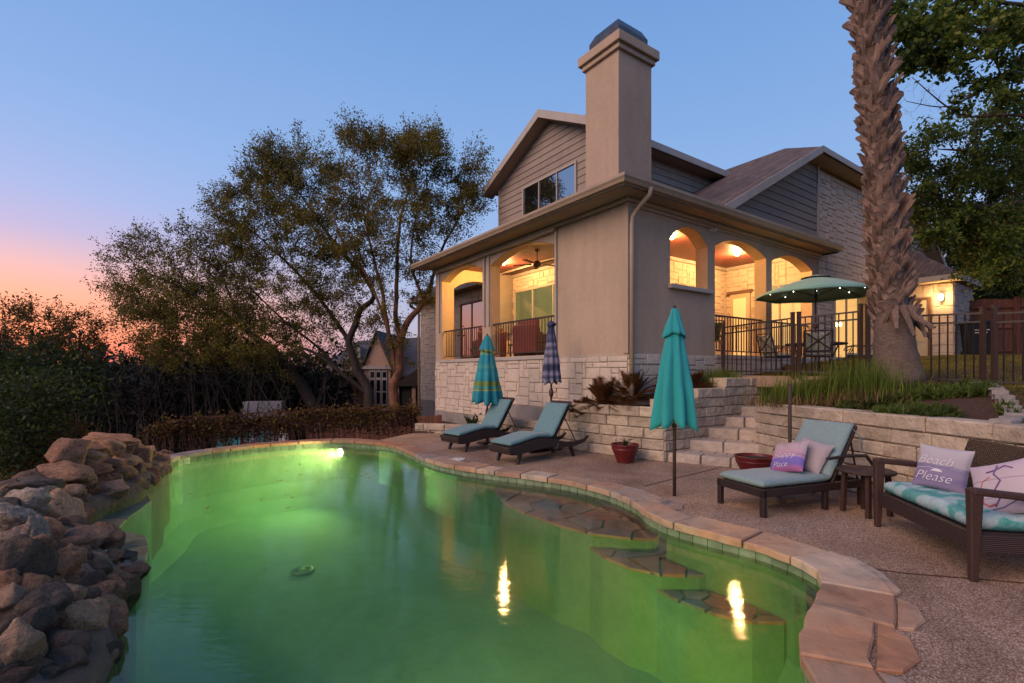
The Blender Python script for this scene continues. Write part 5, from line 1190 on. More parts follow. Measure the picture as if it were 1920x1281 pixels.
# ================================================================== wave loungers by the house
def lounger(label, loc, rz, group='wave loungers with blue cushions'):
    t_ = thing('wave_lounger', label, 'sun lounger', loc, rz, group); W_ = .66
    # side profile of the wicker wave (x along length from foot to tail)
    top = [(0,.30),(.10,.325),(.25,.345),(.45,.385),(.70,.42),(.95,.40),(1.15,.345),(1.35,.30),(1.6,.285),(1.85,.31),(1.98,.37)]
    bot = [(1.98,.345),(1.85,.25),(1.6,.20),(1.35,.20),(1.15,.215),(.95,.235),(.75,.235),(.55,.215),(.35,.19),(.15,.17),(.03,.22)]
    q = MB(); pr = top + bot; n = len(pr); y0, y1 = -W_/2, W_/2
    for sgn, ya, yb in ((1, y0, y0+.045), (1, y1-.045, y1)):
        vs = [(x, ya, z) for x, z in pr] + [(x, yb, z) for x, z in pr]; tri = tessellate_polygon([[Vector((x, z, 0)) for x, z in pr]])
        q.add(vs, [(i, (i+1) % n, (i+1) % n+n, i+n)[::-1] for i in range(n)] + [tuple(t) for t in tri] + [tuple(i+n for i in t)[::-1] for t in tri])
    q.build('side_panel', 'wicker', t_)
    q = MB(); 
    for i in range(len(top)-1):
        (x0, z0), (x1, z1) = top[i], top[i+1]
        if x0 < 1.2: q.hexa([(x0,y0+.045,z0-.035),(x1,y0+.045,z1-.035),(x1,y1-.045,z1-.035),(x0,y1-.045,z0-.035),(x0,y0+.045,z0-.006),(x1,y0+.045,z1-.006),(x1,y1-.045,z1-.006),(x0,y1-.045,z0-.006)])
    q.build('seat', 'wicker', t_)
    q = MB(); q.hexa([(.02,y0+.02,.18),(.16,y0+.02,.16),(.16,y1-.02,.16),(.02,y1-.02,.18),(-.03,y0+.02,.305),(.1,y0+.02,.32),(.1,y1-.02,.32),(-.03,y1-.02,.305)]); q.build('foot_panel', 'wicker', t_, bevel=.02)
    for x, lean in ((.30, -.10), (1.50, .10)):
        for y in (y0+.05, y1-.05): q = MB(); q.hexa([(x+lean-.025,y-.025,0),(x+lean+.025,y-.025,0),(x+lean+.025,y+.025,0),(x+lean-.025,y+.025,0),(x-.04,y-.025,.24),(x+.04,y-.025,.24),(x+.04,y+.025,.24),(x-.04,y+.025,.24)]); q.build('leg', 'metal_dark', t_, bevel=.006)
    hx, hz, ba = 1.10, .36, R(56); bl = .84; q = MB()
    ex, ez = hx+math.cos(ba)*bl, hz+math.sin(ba)*bl
    q.hexa([(hx,y0+.05,hz-.03),(ex,y0+.05,ez-.03),(ex,y1-.05,ez-.03),(hx,y1-.05,hz-.03),(hx-.03,y0+.05,hz),(ex-.03,y0+.05,ez),(ex-.03,y1-.05,ez),(hx-.03,y1-.05,hz)]); q.build('backrest', 'wicker', t_, bevel=.01)
    for y in (y0+.08, y1-.08): q = MB(); q.tube([(hx+.28, y, hz+.40), (hx+.58, y, .30)], .01, 6); q.build('back_strut', 'metal_dark', t_)
    def prof(x):
        s = .97
        if x < s:
            xx = x+.05; k = 0
            while k < len(top)-2 and top[k+1][0] < xx: k += 1
            (a, za), (b, zb) = top[k], top[k+1]; u = (xx-a)/(b-a); return xx, za+(zb-za)*u+.0, math.atan2(zb-za, b-a)
        u = x-s; bend = min(1, u/.10); an = -.1+(ba+.1)*bend; X0, Z0 = 1.02, .385
        if u < .10: return X0+u*.8, Z0+u*.35, an
        return X0+.08+math.cos(ba)*(u-.10), Z0+.035+math.sin(ba)*(u-.10), ba
    pad('cushion', W_-.08, 1.75, .085, 'fab_cushion', t_, prof, seams=(.97, 1.38), ny=60)
    for y in (y0+.03, y1-.03): q = MB(); q.tube([(hx+.02, y, hz+.0), (hx+.05, y+math.copysign(.03, y), hz-.08), (hx+.0, y+math.copysign(.03, y), hz-.17)], .006, 5); q.build('cushion_tie', 'fab_cushion', t_)
    return t_
lounger('brown wicker wave lounger with blue cushion, the nearer to the pool of the pair', (-.24, 8.72, 0), R(39), )
lounger('brown wicker wave lounger with blue cushion, in front of the striped umbrella', (-1.28, 10.05, 0), R(42))
# wicker cube side table between the loungers
t_ = thing('side_table', 'low dark wicker side table between the two wave loungers', 'side table', (.42, 10.12, 0), R(40)); q = MB(); q.box(-.28, .28, -.25, .25, .04, .40); q.build('box_body', 'wicker', t_, bevel=.015); q = MB(); q.box(-.29, .29, -.26, .26, .40, .425); q.build('table_top', 'metal_bronze', t_, bevel=.006)
for x in (-.24, .24):
    for y in (-.21, .21): q = MB(); q.box(x-.02, x+.02, y-.02, y+.02, 0, .04); q.build('foot', 'metal_dark', t_)
# ================================================================== chaise with straight legs
CHS = (2.64, 5.76, 0)
ch_ = thing('chaise_lounge', 'dark wicker chaise with armrests and pale blue tied cushion by the steps', 'chaise', CHS, R(20))
W_ = .70; L_ = 1.62; zt = .31
q = MB()
for y in (-W_/2+.03, W_/2-.03): q.box(0, L_, y-.03, y+.03, zt-.09, zt)
q.box(0, .06, -W_/2, W_/2, zt-.09, zt+.001); q.box(L_-.06, L_, -W_/2+.06, W_/2-.06, zt-.09, zt-.001); q.build('frame', 'wicker', ch_, bevel=.008)
for k in range(9): q = MB(); x = .14+k*.12; q.box(x-.03, x+.03, -W_/2+.06, W_/2-.06, zt-.035, zt-.015); q.build('seat_slat', 'metal_dark', ch_)
for x in (.03, .93+.04, L_-.05):
    for y in (-W_/2+.03, W_/2-.03):
        q = MB(); hgt = zt-.09 if x != .97 else .60; yy = y if x != .97 else y+math.copysign(.045, y); q.box(x-.028, x+.028, yy-.028, yy+.028, 0, hgt); q.build('leg', 'wicker', ch_, bevel=.006)
for y in (-W_/2-.015, W_/2+.015): q = MB(); q.tube([(.95, y, .60), (1.3, y, .615), (1.60, y, .60), (1.72, y, .48), (1.80, y, .30)], .02, 8); q.build('armrest', 'wicker', ch_)
ba = R(58); hx, hz = 1.10, zt+.0; bl = .78; ex, ez = hx+math.cos(ba)*bl, hz+math.sin(ba)*bl
q = MB(); q.hexa([(hx,-.33,hz-.03),(ex,-.33,ez-.03),(ex,.33,ez-.03),(hx,.33,hz-.03),(hx-.03,-.33,hz),(ex-.03,-.33,ez),(ex-.03,.33,ez),(hx-.03,.33,hz)]); q.build('backrest', 'wicker', ch_, bevel=.008)
for yb_ in (-.3, .3): q = MB(); q.tube([(ex-.1, yb_, ez-.15), (1.55, yb_, zt-.03)], .012, 6); q.build('back_brace', 'metal_dark', ch_)
def prof(x):
    s = 1.02
    if x < s: return x+.02, zt+.0, 0
    u = x-s; X0, Z0 = 1.04, zt
    if u < .08: return X0+u*.75, Z0+u*.45, ba*u/.08
    return X0+.06+math.cos(ba)*(u-.08), Z0+.036+math.sin(ba)*(u-.08), ba
pad('cushion', W_-.05, 1.82, .095, 'fab_chaise', ch_, prof, seams=(1.02, 1.42), ny=64)
r = random.Random(2)
for k in range(4):
    y = -.34; q = MB(); x, z = ex-.10, ez-.05; q.tube([(x, y, z), (x+.05+.02*k, y-.03, z-.06-.02*k), (x+.07+.01*k, y-.04+.01*k, z-.16-.05*k)], .004, 5); q.build('cushion_tie', 'fab_chaise', ch_)
def onch(x, y, z): p = Matrix.Rotation(R(20), 4, 'Z') @ Vector((x, y, z)); return (p.x+CHS[0], p.y+CHS[1], z)
B20 = R(20)
pillow('pale pink pillow leaning on the chaise back behind the lettered one', onch(1.06, -.06, .58), (R(60), R(8), B20-R(90)), .42, .15, 'pillow_plain')
p1 = pillow('pink and purple sunset pillow with white Happy lettering on the chaise', onch(.80, .02, .565), (R(52), R(-14), B20-R(82)), .44, .16, 'pillow_sunset', [('Happy', -.15, -.05, .11, 'print_white', .25), ('Place', -.14, -.17, .095, 'print_white', .25), ('find your', -.12, .045, .035, 'print_rose', .2)])
for k in range(4): print_line(p1, [(-.17+.02*k, .07+.03*k), (0, .065+.035*k), (.16, .075+.03*k)], .44, .16, 'print_rose', .0016)
# ================================================================== loveseat
LVP = Vector((3.54, 3.80)); lv_dir = Vector((-.19, -.98)).normalized()
lva = math.atan2(-lv_dir.y, -lv_dir.x)        # local x runs from right leg to left leg; local y towards... 
ls = thing('loveseat', 'brown wicker two seat sofa with floral turquoise cushion at the right edge', 'sofa', (LVP.x, LVP.y, 0), lva)
# local frame: x: right front leg -> left front leg (1.37 m), -y: to the back (towards the wall)
Lw = 1.37; Dp = .72; zs_ = .40
for x, top_ in ((0, .71), (Lw, .71)):
    q = MB(); s_ = .036; q.hexa([(x-s_*.7, -s_*.7, 0), (x+s_*.7, -s_*.7, 0), (x+s_*.7, s_*.7, 0), (x-s_*.7, s_*.7, 0), (x-s_, -s_-.02, top_), (x+s_, -s_-.02, top_), (x+s_, s_-.0, top_), (x-s_, s_-.0, top_)]); q.build('leg', 'wicker_brown', ls, bevel=.01)
    q = MB(); q.hexa([(x-s_, -Dp, 0), (x+s_, -Dp, 0), (x+s_, -Dp+.06, 0), (x-s_, -Dp+.06, 0), (x-s_, -Dp+.02, .66), (x+s_, -Dp+.02, .66), (x+s_, -Dp+.09, .66), (x-s_, -Dp+.09, .66)]); q.build('leg', 'wicker_brown', ls, bevel=.01)
    q = MB(); q.hexa([(x-s_*1.15, -Dp, .60), (x+s_*1.15, -Dp, .60), (x+s_*1.15, .02, .665), (x-s_*1.15, .02, .665), (x-s_*1.15, -Dp, .65), (x+s_*1.15, -Dp, .65), (x+s_*1.15, .02, .72), (x-s_*1.15, .02, .72)]); q.build('armrest', 'wicker_brown', ls, bevel=.015)
q = MB(); q.box(s_, Lw-s_, -.03, .012, .23, .375); q.box(s_, Lw-s_, -Dp+.03, -.03, .34, .37); q.build('seat_apron', 'wicker', ls, bevel=.008)
for x in (0, Lw): q = MB(); q.box(x-.012, x+.012, -Dp+.05, -.03, .23, .36); q.build('side_apron', 'wicker', ls, bevel=.004)
q = MB(); q.hexa([(.04, -Dp+.10, .36), (Lw-.04, -Dp+.10, .36), (Lw-.04, -Dp+.13, .36), (.04, -Dp+.13, .36), (.02, -Dp-.12, .94), (Lw-.02, -Dp-.12, .94), (Lw-.02, -Dp-.085, .95), (.02, -Dp-.085, .95)]); q.build('backrest', 'wicker', ls, bevel=.012)
o = pad('seat_cushion', .60, Lw-.1, .135, 'fab_floral', ls, tuft=.19, nx=30, ny=50); o.location = (.05, -.33, .37)
def onls(x, y, z): p = Matrix.Rotation(lva, 4, 'Z') @ Vector((x, y, z)); return (p.x+LVP.x, p.y+LVP.y, z)
p2 = pillow('lilac beach pillow with white Beach Please lettering on the wicker sofa', onls(.98, -.36, .69), (R(72), R(3), R(-62)), .42, .15, 'pillow_beach', [('Beach', -.18, .02, .115, 'print_white', .35), ('Please', -.18, -.135, .115, 'print_white', .35)])
print_line(p2, [(-.17, -.03), (-.08, -.015), (0, -.025), (.06, -.02)], .42, .15, 'print_white', .002); print_line(p2, [(.09, -.0), (.13, -.005), (.18, -.005)], .42, .15, 'print_white', .0016)
q = MB(); q.add([(-.06+.10*k/8, -.045+.028*math.sin(math.pi*k/8), phi((-.06+.10*k/8)/.21, -.03/.21, .075)+.004) for k in range(9)], [tuple(range(9))[::-1]]); q.build('printed_sun', 'print_white', p2)
p3 = pillow('pale pink pillow with purple and coral print beside the sofa arm', onls(.26, -.38, .67), (R(70), R(-22), R(-72)), .44, .15, 'pillow_flamingo')
for pts, mt_, w in (([(.02, .17), (-.01, .1), (.03, .04), (-.02, -.03), (0, -.10), (-.05, -.16)], 'print_purple', .006), ([(-.06, .12), (0, .13), (.07, .16), (.12, .13)], 'print_purple', .006), ([(-.12, .0), (-.10, .05), (-.04, .08)], 'print_coral', .003), ([(-.13, -.12), (-.09, -.15), (-.04, -.14)], 'print_coral', .007), ([(-.09, -.18), (0, -.17), (.1, -.13)], 'print_purple', .004), ([(-.13, .0), (-.14, -.06), (-.12, -.12)], 'print_coral', .002)): print_line(p3, pts, .44, .15, mt_, w)
# side table between chaise and sofa
t_ = thing('side_table', 'small dark side table between the chaise and the wicker sofa', 'side table', (4.02, 5.62, 0), R(15))
q = MB(); q.lathe([(.27, .47), (.285, .48), (.285, .495), (.27, .505)], 40); q.build('table_top', 'wicker_brown', t_)
for k in range(4): a = math.tau*(k+.5)/4; q = MB(); q.hexa([(.22*math.cos(a)+dx*.022, .22*math.sin(a)+dy*.022, 0) for dx, dy in ((-1,-1),(1,-1),(1,1),(-1,1))] + [(.2*math.cos(a)+dx*.022, .2*math.sin(a)+dy*.022, .47) for dx, dy in ((-1,-1),(1,-1),(1,1),(-1,1))]); q.build('leg', 'wicker_brown', t_)
# ================================================================== pots
def pot(label, loc, rb, rt, h, plant=None, soil=True):
    t_ = thing('flower_pot', label, 'pot', loc); q = MB(); q.lathe([(rb*.9, 0), (rb, .015), (rb*1.02, .04), (rt*.93, h*.72), (rt*.95, h*.74), (rt*.93, h*.77), (rt*.96, h*.90), (rt, h*.93), (rt, h), (rt*.93, h), (rt*.90, h*.85), (.001, h*.84)], 36); q.build('pot_body', 'terracotta_red', t_, smooth=False)
    if soil: q = MB(); q.lathe([(rt*.89, h*.86), (rt*.5, h*.89), (.001, h*.88)], 20, cap=False); q.build('potting_soil', 'soil', t_)
    return t_
pt = pot('dark red glazed pot with a sparse spiky plant against the planter wall', (2.02, 8.85, 0), .15, .25, .33)
r = random.Random(4); q = MB()
for k in range(16):
    a = r.uniform(0, math.tau); l = r.uniform(.14, .26); ln = r.uniform(.3, 1.1); q.tube([(0,0,.28), (.5*l*math.cos(a)*ln, .5*l*math.sin(a)*ln, .28+l*.6), (l*math.cos(a)*ln*1.2, l*math.sin(a)*ln*1.2, .28+l*.8)], [.008, .005, .001], 4)
q.build('spiky_leaves', 'leaf_cactus', pt)
pot('empty wide dark red pot at the foot of the steps', (3.80, 7.75, 0), .19, .30, .30)
# ================================================================== fences and gates (aluminium pickets)
def fence(label, pts, zb, zt, name='iron_fence', post=None, gap=.105, cat='fence', dbl=True, bottom=True):
    t_ = thing(name, label, cat, (0,0,0)); pts = [Vector(p) for p in pts]
    for i, (a, b) in enumerate(zip(pts, pts[1:])):
        za, zb_ = (zb[i], zb[i+1]) if isinstance(zb, (list, tuple)) else (zb, zb); ta, tb = (zt[i], zt[i+1]) if isinstance(zt, (list, tuple)) else (zt, zt)
        for d in (.02, .16) if dbl else (.02,):
            q = MB(); q.bar((*a, ta-d), (*b, tb-d), .025, .03); q.build('rail', 'metal_dark', t_)
        if bottom: q = MB(); q.bar((*a, za+.08), (*b, zb_+.08), .025, .03); q.build('rail', 'metal_dark', t_)
        n = max(1, int((b-a).length/gap)); 
        for k in range(1, n):
            u = k/n; p = a.lerp(b, u); z0 = za+(zb_-za)*u+.03; z1 = ta+(tb-ta)*u-.03
            if i == 0 and k == 1: q = MB(); q.box(-.008, .008, -.008, .008, 0, 1); o = q.build('picket', 'metal_dark', t_); me = o.data
            else: o = inst('picket', me, t_)
            o.location = (p.x, p.y, z0); o.scale = (1, 1, z1-z0)
    for p, z0, z1 in (post or ()):
        q = MB(); q.box(-.03, .03, -.03, .03, 0, z1-z0); o = q.build('post', 'metal_bronze', t_); o.location = (*p, z0)
        q = MB(); q.box(-.036, .036, -.036, .036, z1-z0, z1-z0+.02); o2 = q.build('post_cap', 'metal_bronze', o)
    return t_
P0, P1, P2, P3, P4 = (4.78,11.2), (5.66,9.98), (6.42,9.12), (7.59,7.98), (8.9,6.7)
fence('dark iron fence panel at the top of the steps left of the double posts', [P0, P1], [1.55, 1.55], [2.64, 2.72], post=[(P0, 1.5, 2.68), (P1, 1.5, 2.80)])
P1b = (5.74, 9.90); P2b = (6.50, 9.04)
fence('dark iron gate panel in front of the terrace dining chairs', [P1b, P2], [1.55, 1.48], [2.72, 2.75], name='iron_gate', cat='gate', post=[(P1b, 1.5, 2.80), (P2, 1.4, 2.85)])
fence('dark iron fence panel behind the palm trunk', [P2b, (7.06, 8.5), P3], [1.44, 1.42, 1.39], [2.60, 2.60, 2.58], post=[(P2b, 1.3, 2.85), (P3, 1.3, 2.64)])
P3b = (7.68, 7.88)
fence('dark iron fence panel at the right edge above the lawn', [P3b, P4], [1.37, 1.34], [2.56, 2.54], post=[(P3b, 1.3, 2.66), (P4, 1.3, 2.6)])
# ================================================================== terrace dining set
tb = thing('dining_table', 'round dark patio table under the open umbrella on the terrace', 'table', (UX, UY, UZ))
q = MB(); q.lathe([(.60, .70), (.62, .71), (.62, .73), (.60, .74)], 36); q.build('table_top', 'metal_bronze', tb)
for k in range(4): a = math.tau*(k+.5)/4; q = MB(); q.tube([(.45*math.cos(a), .45*math.sin(a), 0), (.30*math.cos(a), .30*math.sin(a), .35), (.45*math.cos(a), .45*math.sin(a), .70)], .016, 6); q.build('leg', 'metal_dark', tb)
def patio_chair(label, loc, rz, cush='cushion_pale', cross=True, group='patio chairs round the terrace table'):
    t_ = thing('patio_chair', label, 'chair', loc, rz, group)
    q = MB(); q.box(-.25, .25, -.25, .25, .40, .425); q.build('seat', 'metal_dark', t_, bevel=.01); o = pad('seat_cushion', .46, .46, .07, cush, t_, nx=10, ny=12); o.location = (-.23, 0, .425)
    for x in (-.24, .24):
        for y in (-.24, .24): q = MB(); q.tube([(x*1.08, y*1.08, 0), (x, y, .41)], .013, 6); q.build('leg', 'metal_dark', t_)
    q = MB()
    for y in (-.25, .25): q.tube([(-.25, y, .42), (-.29, y, .62), (-.36, y, .93)], .014, 6)
    for z, x in ((.93, -.36), (.52, -.265)): q.tube([(x, -.25, z), (x, .25, z)], .014, 6)
    q.build('back_frame', 'metal_dark', t_)
    if cross: q = MB(); q.tube([(-.365, -.25, .92), (-.27, .25, .53)], .012, 6); q.tube([(-.365, .25, .92), (-.27, -.25, .53)], .012, 6); q.build('cross_brace', 'metal_dark', t_)
    o = pad('back_cushion', .44, .44, .06, cush, t_, nx=10, ny=12); o.location = (-.175, 0, .47); o.rotation_euler = (0, R(-105), 0)
    for y in (-.27, .27):
        q = MB(); q.tube([(-.31, y, .66), (-.1, y, .64), (.12, y, .66), (.24, y, .63), (.27, y, .58), (.23, y, .55), (.20, y, .58)], .010, 6); q.tube([(.12, y, .655), (.18, y, .5), (.24, y, .42)], .010, 6); q.build('arm_scroll', 'metal_dark', t_)
    return t_
patio_chair('iron patio chair seen from behind with crossed back bars', (6.42, 10.42, UZ), R(62))
patio_chair('iron patio chair with pale cushion seen side on, left of the table', (5.95, 11.05, UZ), R(8))
patio_chair('iron patio chair with pale cushion, right of the table', (7.55, 10.75, UZ), R(150))
patio_chair('porch chair with green back cushion behind the railing', HW(3.4, .9, ZF), R(60), 'cushion_green', group='chairs on the porch')
patio_chair('porch chair with green cushion near the arch pier', HW(4.4, 1.2, ZF), R(110), 'cushion_green', group='chairs on the porch')
# porch armchairs
def armchair(label, loc, rz, W_=.95):
    t_ = thing('armchair', label, 'armchair', loc, rz, 'red cushioned porch armchairs'); h = W_/2
    q = MB(); q.box(-.4, .4, -h, h, .08, .36); q.build('base', 'wicker_brown', t_, bevel=.03)
    for s_ in (-1, 1): q = MB(); q.box(-.4, .38, s_*h-.09 if s_ > 0 else s_*h, s_*h if s_ > 0 else s_*h+.09, .36, .62); q.build('arm', 'wicker_brown', t_, bevel=.04, seg=3)
    q = MB(); q.box(-.46, -.36, -h+.02, h-.02, .1, .88); q.build('backrest', 'cushion_red', t_, bevel=.05, seg=3)
    o = pad('seat_cushion', W_-.2, .7, .16, 'cushion_red', t_, nx=10, ny=12); o.location = (-.34, 0, .35)
    o = pad('back_cushion', W_-.2, .6, .18, 'cushion_red', t_, nx=10, ny=12); o.location = (-.12, 0, .42); o.rotation_euler = (0, R(-98), 0)
    for x in (-.36, .34):
        for y in (-h+.06, h-.06): q = MB(); q.box(x-.02, x+.02, y-.02, y+.02, 0, .09); q.build('foot', 'metal_dark', t_)
    return t_
armchair('wicker armchair with red cushions seen from behind the porch railing', HW(.95, 4.15, ZF), ANG+R(8)); armchair('wicker armchair with red cushions near the far porch pier', HW(1.2, 6.9, ZF), ANG+R(70)); armchair('red cushioned armchair in the middle of the porch', HW(1.9, 5.7, ZF), ANG-R(140), .8)
pillow('small orange pillow on the far porch armchair', HW(1.25, 6.75, ZF+.62), (R(70), 0, ANG+R(160)), .4, .12, 'cushion_red')
cf = thing('coffee_table', 'low dark coffee table on the porch between the armchairs', 'table', HW(1.3, 5.2, ZF), ANG); q = MB(); q.box(-.3, .3, -.3, .3, .38, .42); q.build('table_top', 'metal_dark', cf)
for x in (-.26, .26):
    for y in (-.26, .26): q = MB(); q.box(x-.02, x+.02, y-.02, y+.02, 0, .38); q.build('leg', 'metal_dark', cf)
bs = thing('plant_stand', 'thin curved iron hook stand with small tray by the far porch pier', 'stand', HW(.8, 7.7, ZF), ANG)
q = MB(); q.tube([(0,0,0),(0,0,.75),(.0,.05,1.0),(0,.16,1.15),(0,.27,1.1),(0,.30,1.0)], .012, 6); q.build('hook', 'metal_bronze', bs); q = MB(); q.lathe([(.10,0),(.16,.03),(.15,.04),(.001,.02)], 16, (0,.30,.80)); q.build('tray', 'metal_bronze', bs); q = MB(); q.lathe([(.16,0),(.16,.02),(.02,.04)], 16); q.build('base', 'metal_bronze', bs); q = MB(); q.tube([(0,.30,1.0),(0,.30,.82)], .005, 5); q.build('chain', 'metal_bronze', bs)
# ================================================================== trash bin and wooden fence on the right
bn_ = thing('wheeled_bin', 'large black wheeled rubbish bin beside the garage corner', 'bin', (14.05, 14.9, uh(14.05, 14.9)-.02), R(-30))
q = MB(); q.hexa([(-.3,-.3,.06),(.3,-.3,.06),(.3,.3,.06),(-.3,.3,.06),(-.36,-.38,1.0),(.36,-.38,1.0),(.36,.38,1.0),(-.36,.38,1.0)]); q.build('bin_body', 'bin_black', bn_, bevel=.03)
q = MB(); q.hexa([(-.39,-.42,1.0),(.39,-.42,1.0),(.39,.42,1.0),(-.39,.42,1.0),(-.36,-.38,1.07),(.36,-.38,1.07),(.36,.38,1.12),(-.36,.38,1.12)]); q.build('lid', 'bin_black', bn_, bevel=.02)
for x in (-.3, .3): q = MB(); q.tube([(x-.03,.32,.1),(x+.03,.32,.1)], .1, 14); q.build('wheel', 'metal_dark', bn_)
r = random.Random(8)
for z, ws in ((.78, (.05, .10, .05, .06)), (.70, (.09, .04, .10))):
    x = -.17
    for w in ws: q = MB(); q.hexa([(x,-.372,z),(x+w,-.372,z),(x+w,-.355,z),(x,-.355,z),(x,-.376,z+.032),(x+w,-.376,z+.032),(x+w,-.36,z+.032),(x,-.36,z+.032)]); q.build('printed_mark', 'white_paint', bn_); x += w+.02
wf = thing('wood_fence', 'reddish brown board fence behind the rubbish bin', 'fence', (0,0,0)); fa, fb = Vector((13.9, 16.6)), Vector((22.5, 13.2)); d = (fb-fa).normalized(); L_ = (fb-fa).length; r = random.Random(3); k = 0; s = 0
while s < L_:
    p = fa + d*s; z = uh(p.x, p.y)-.1; h = 2.0+r.uniform(-.02,.02); n_ = Vector((-d.y, d.x)); q = MB(); w = .135
    a, b = p, p+d*w; q.hexa([(*a,z),(*b,z),(*(b+n_*.02),z),(*(a+n_*.02),z),(*a,z+h),(*b,z+h),(*(b+n_*.02),z+h),(*(a+n_*.02),z+h)]); q.build('board', 'wood_red', wf); s += .142
for zz in (.35, 1.1, 1.75):
    a = fa - Vector((-d.y, d.x))*.03; b = fb - Vector((-d.y, d.x))*.03; q = MB(); q.bar((*a, uh(*fa)-.1+zz), (*b, uh(*fb)-.1+zz), .04, .09); q.build('rail', 'wood_red', wf)
for s in np.arange(.1, L_, 2.2): p = fa+d*s-Vector((-d.y, d.x))*.06; q = MB(); q.box(p.x-.05, p.x+.05, p.y-.05, p.y+.05, uh(p.x,p.y)-.1, uh(p.x,p.y)+1.95); q.build('post', 'wood_red', wf)
# ================================================================== vegetation
def leaf_cloud(name, C, sig, n, size, mat_, parent, asp=.5, droop=0., seed=1, flat=1., kind=None, drift=None):
    """C: (m,3) clump centres, n leaves per clump, each leaf a small 4-vertex pointed blade"""
    g = np.random.default_rng(seed); C = np.asarray(C, float); m = len(C); sig = np.broadcast_to(np.asarray(sig, float), (m,)) if np.ndim(sig) < 2 else sig
    idx = np.repeat(np.arange(m), n); pos = C[idx] + g.normal(size=(m*n, 3)) * sig[idx][:, None] * np.array([1, 1, flat])
    d = g.normal(size=(m*n, 3)); d[:, 2] -= droop; d /= np.linalg.norm(d, axis=1)[:, None]
    if drift is not None: d = d*.6 + np.asarray(drift); d /= np.linalg.norm(d, axis=1)[:, None]
    u = g.normal(size=(m*n, 3)); w = np.cross(d, u); w /= np.linalg.norm(w, axis=1)[:, None]+1e-9
    s = size*g.uniform(.55, 1.35, size=(m*n, 1)); a = pos; b = pos + d*s*.5 + w*s*asp*.5; c = pos + d*s; e = pos + d*s*.5 - w*s*asp*.5
    V = np.stack([a, b, c, e], 1).reshape(-1, 3); Fq = np.arange(len(V)).reshape(-1, 4)
    o = npmesh(name, V, Fq, mat_, parent); 
    if kind: o['kind'] = kind
    return o
def grow(limbs, targets, seed=1, r_tip=.006, wig=.12, seg=.45):
    """limbs: list of [(pos, radius)...]; every target is tied to the nearest skeleton node by a bent twig"""
    r = random.Random(seed); nodes = []; rad = []; segs = []
    q = MB()
    for L in limbs:
        pts = [Vector(p) for p, _ in L]; rs = [x for _, x in L]; P_ = []; Rr = []
        cm = catmull(pts, 5, False); 
        for i in range(len(cm)):
            k = min(i/5, len(rs)-1); a = int(k); b = min(a+1, len(rs)-1); Rr.append(rs[a]+(rs[b]-rs[a])*(k-a))
            w = noise.noise_vector(cm[i]*1.5+Vector((seed, 0, 0)))*Rr[-1]*.8; P_.append(cm[i]+w)
        q.tube(P_, Rr, 9)
        for p, x in zip(P_, Rr): nodes.append(p); rad.append(x)
    N_ = np.array([tuple(p) for p in nodes]); RD = list(rad)
    T = sorted([Vector(t) for t in targets], key=lambda t: float(np.min(np.sum((N_-np.array(t))**2, axis=1))))
    for t in T:
        dd = np.sum((N_-np.array(t))**2, axis=1) ** .5 ; k = int(np.argmin(dd + np.array([0 if x > .02 else .15 for x in RD])))
        a = nodes[k]; L = (t-a).length
        if L < .05: continue
        n = max(2, int(L/seg)+1); ra = min(RD[k]*.75, .012+.016*L); pts = [a]; rr = [ra]; mid = Vector((r.gauss(0,1), r.gauss(0,1), r.gauss(0,1)+.4))*L*wig
        for i in range(1, n+1):
            u = i/n; p = a.lerp(t, u) + mid*math.sin(math.pi*u) + Vector((r.gauss(0,1), r.gauss(0,1), r.gauss(0,1)))*L*.03; pts.append(p); rr.append(ra+(r_tip-ra)*u)
        q.tube(pts, rr, 5, cap=False)
        for p, x in zip(pts[1:], rr[1:]): nodes.append(p); RD.append(x)
        N_ = np.vstack([N_, np.array([tuple(p) for p in pts[1:]])])
    return q, nodes
def blob_targets(blobs, n, seed, Y0):
    """blobs: (px, py, rx, ry, depth offset, depth radius, weight) in photo pixels at distance Y0"""
    r = random.Random(seed); out = []; ws = [b[6]*b[2]*b[3] for b in blobs]; tot = sum(ws)
    for b, w in zip(blobs, ws):
        k = max(3, int(n*w/tot))
        for _ in range(k):
            while True:
                x, y, z = r.uniform(-1,1), r.uniform(-1,1), r.uniform(-1,1)
                if .15 < x*x+y*y+z*z < 1: break
            out.append(D(b[0]+x*b[2], b[1]+y*b[3], Y0+b[4]+z*b[5]))
    return out
def tree(name, label, cat, loc, limbs, targets, bark, leaf, n, size, sig, seed, group=None, droop=0, asp=.5, split=0, flat=1., drift=None, wig=.12, rs=1.):
    t_ = thing(name, label, cat, (0,0,0), 0, group); q, nodes = grow([[(p, x*rs) for p, x in L] for L in limbs], targets, seed, wig=wig)
    if n and split:
        r_ = random.Random(seed+500); C_ = []; cen = sum(targets, Vector())/len(targets)
        for p in targets:
            dens = max(.3, .68 + noise.noise(p*.6+Vector((seed, 0, 0)))*.9)
            for j in range(split):
                if r_.random() > dens: continue
                d = Vector((r_.gauss(0,1), r_.gauss(0,1), r_.gauss(.25,.8))).normalized()*.7 + (p-cen).normalized()*.5; L_ = sig*r_.uniform(.8, 1.9); e = p+d*L_
                q.tube([p, p.lerp(e, .5)+Vector((0,0,.04*L_)), e], [.009, .006, .003], 3, cap=False)
                for u in (.35, .6, .8, 1.0): C_.append(tuple(p.lerp(e, u)))
        q2 = q; leaf_cloud('crown', C_, sig*.22, n, size, leaf, t_, asp, droop, seed, flat)
    elif n: leaf_cloud('crown', [tuple(p) for p in targets], sig, n, size, leaf, t_, asp, droop, seed, flat, drift=drift)
    q.build('trunk', bark, t_, smooth=True)
    return t_
def TL(px, py, Y, r): return (D(px, py, Y), r)
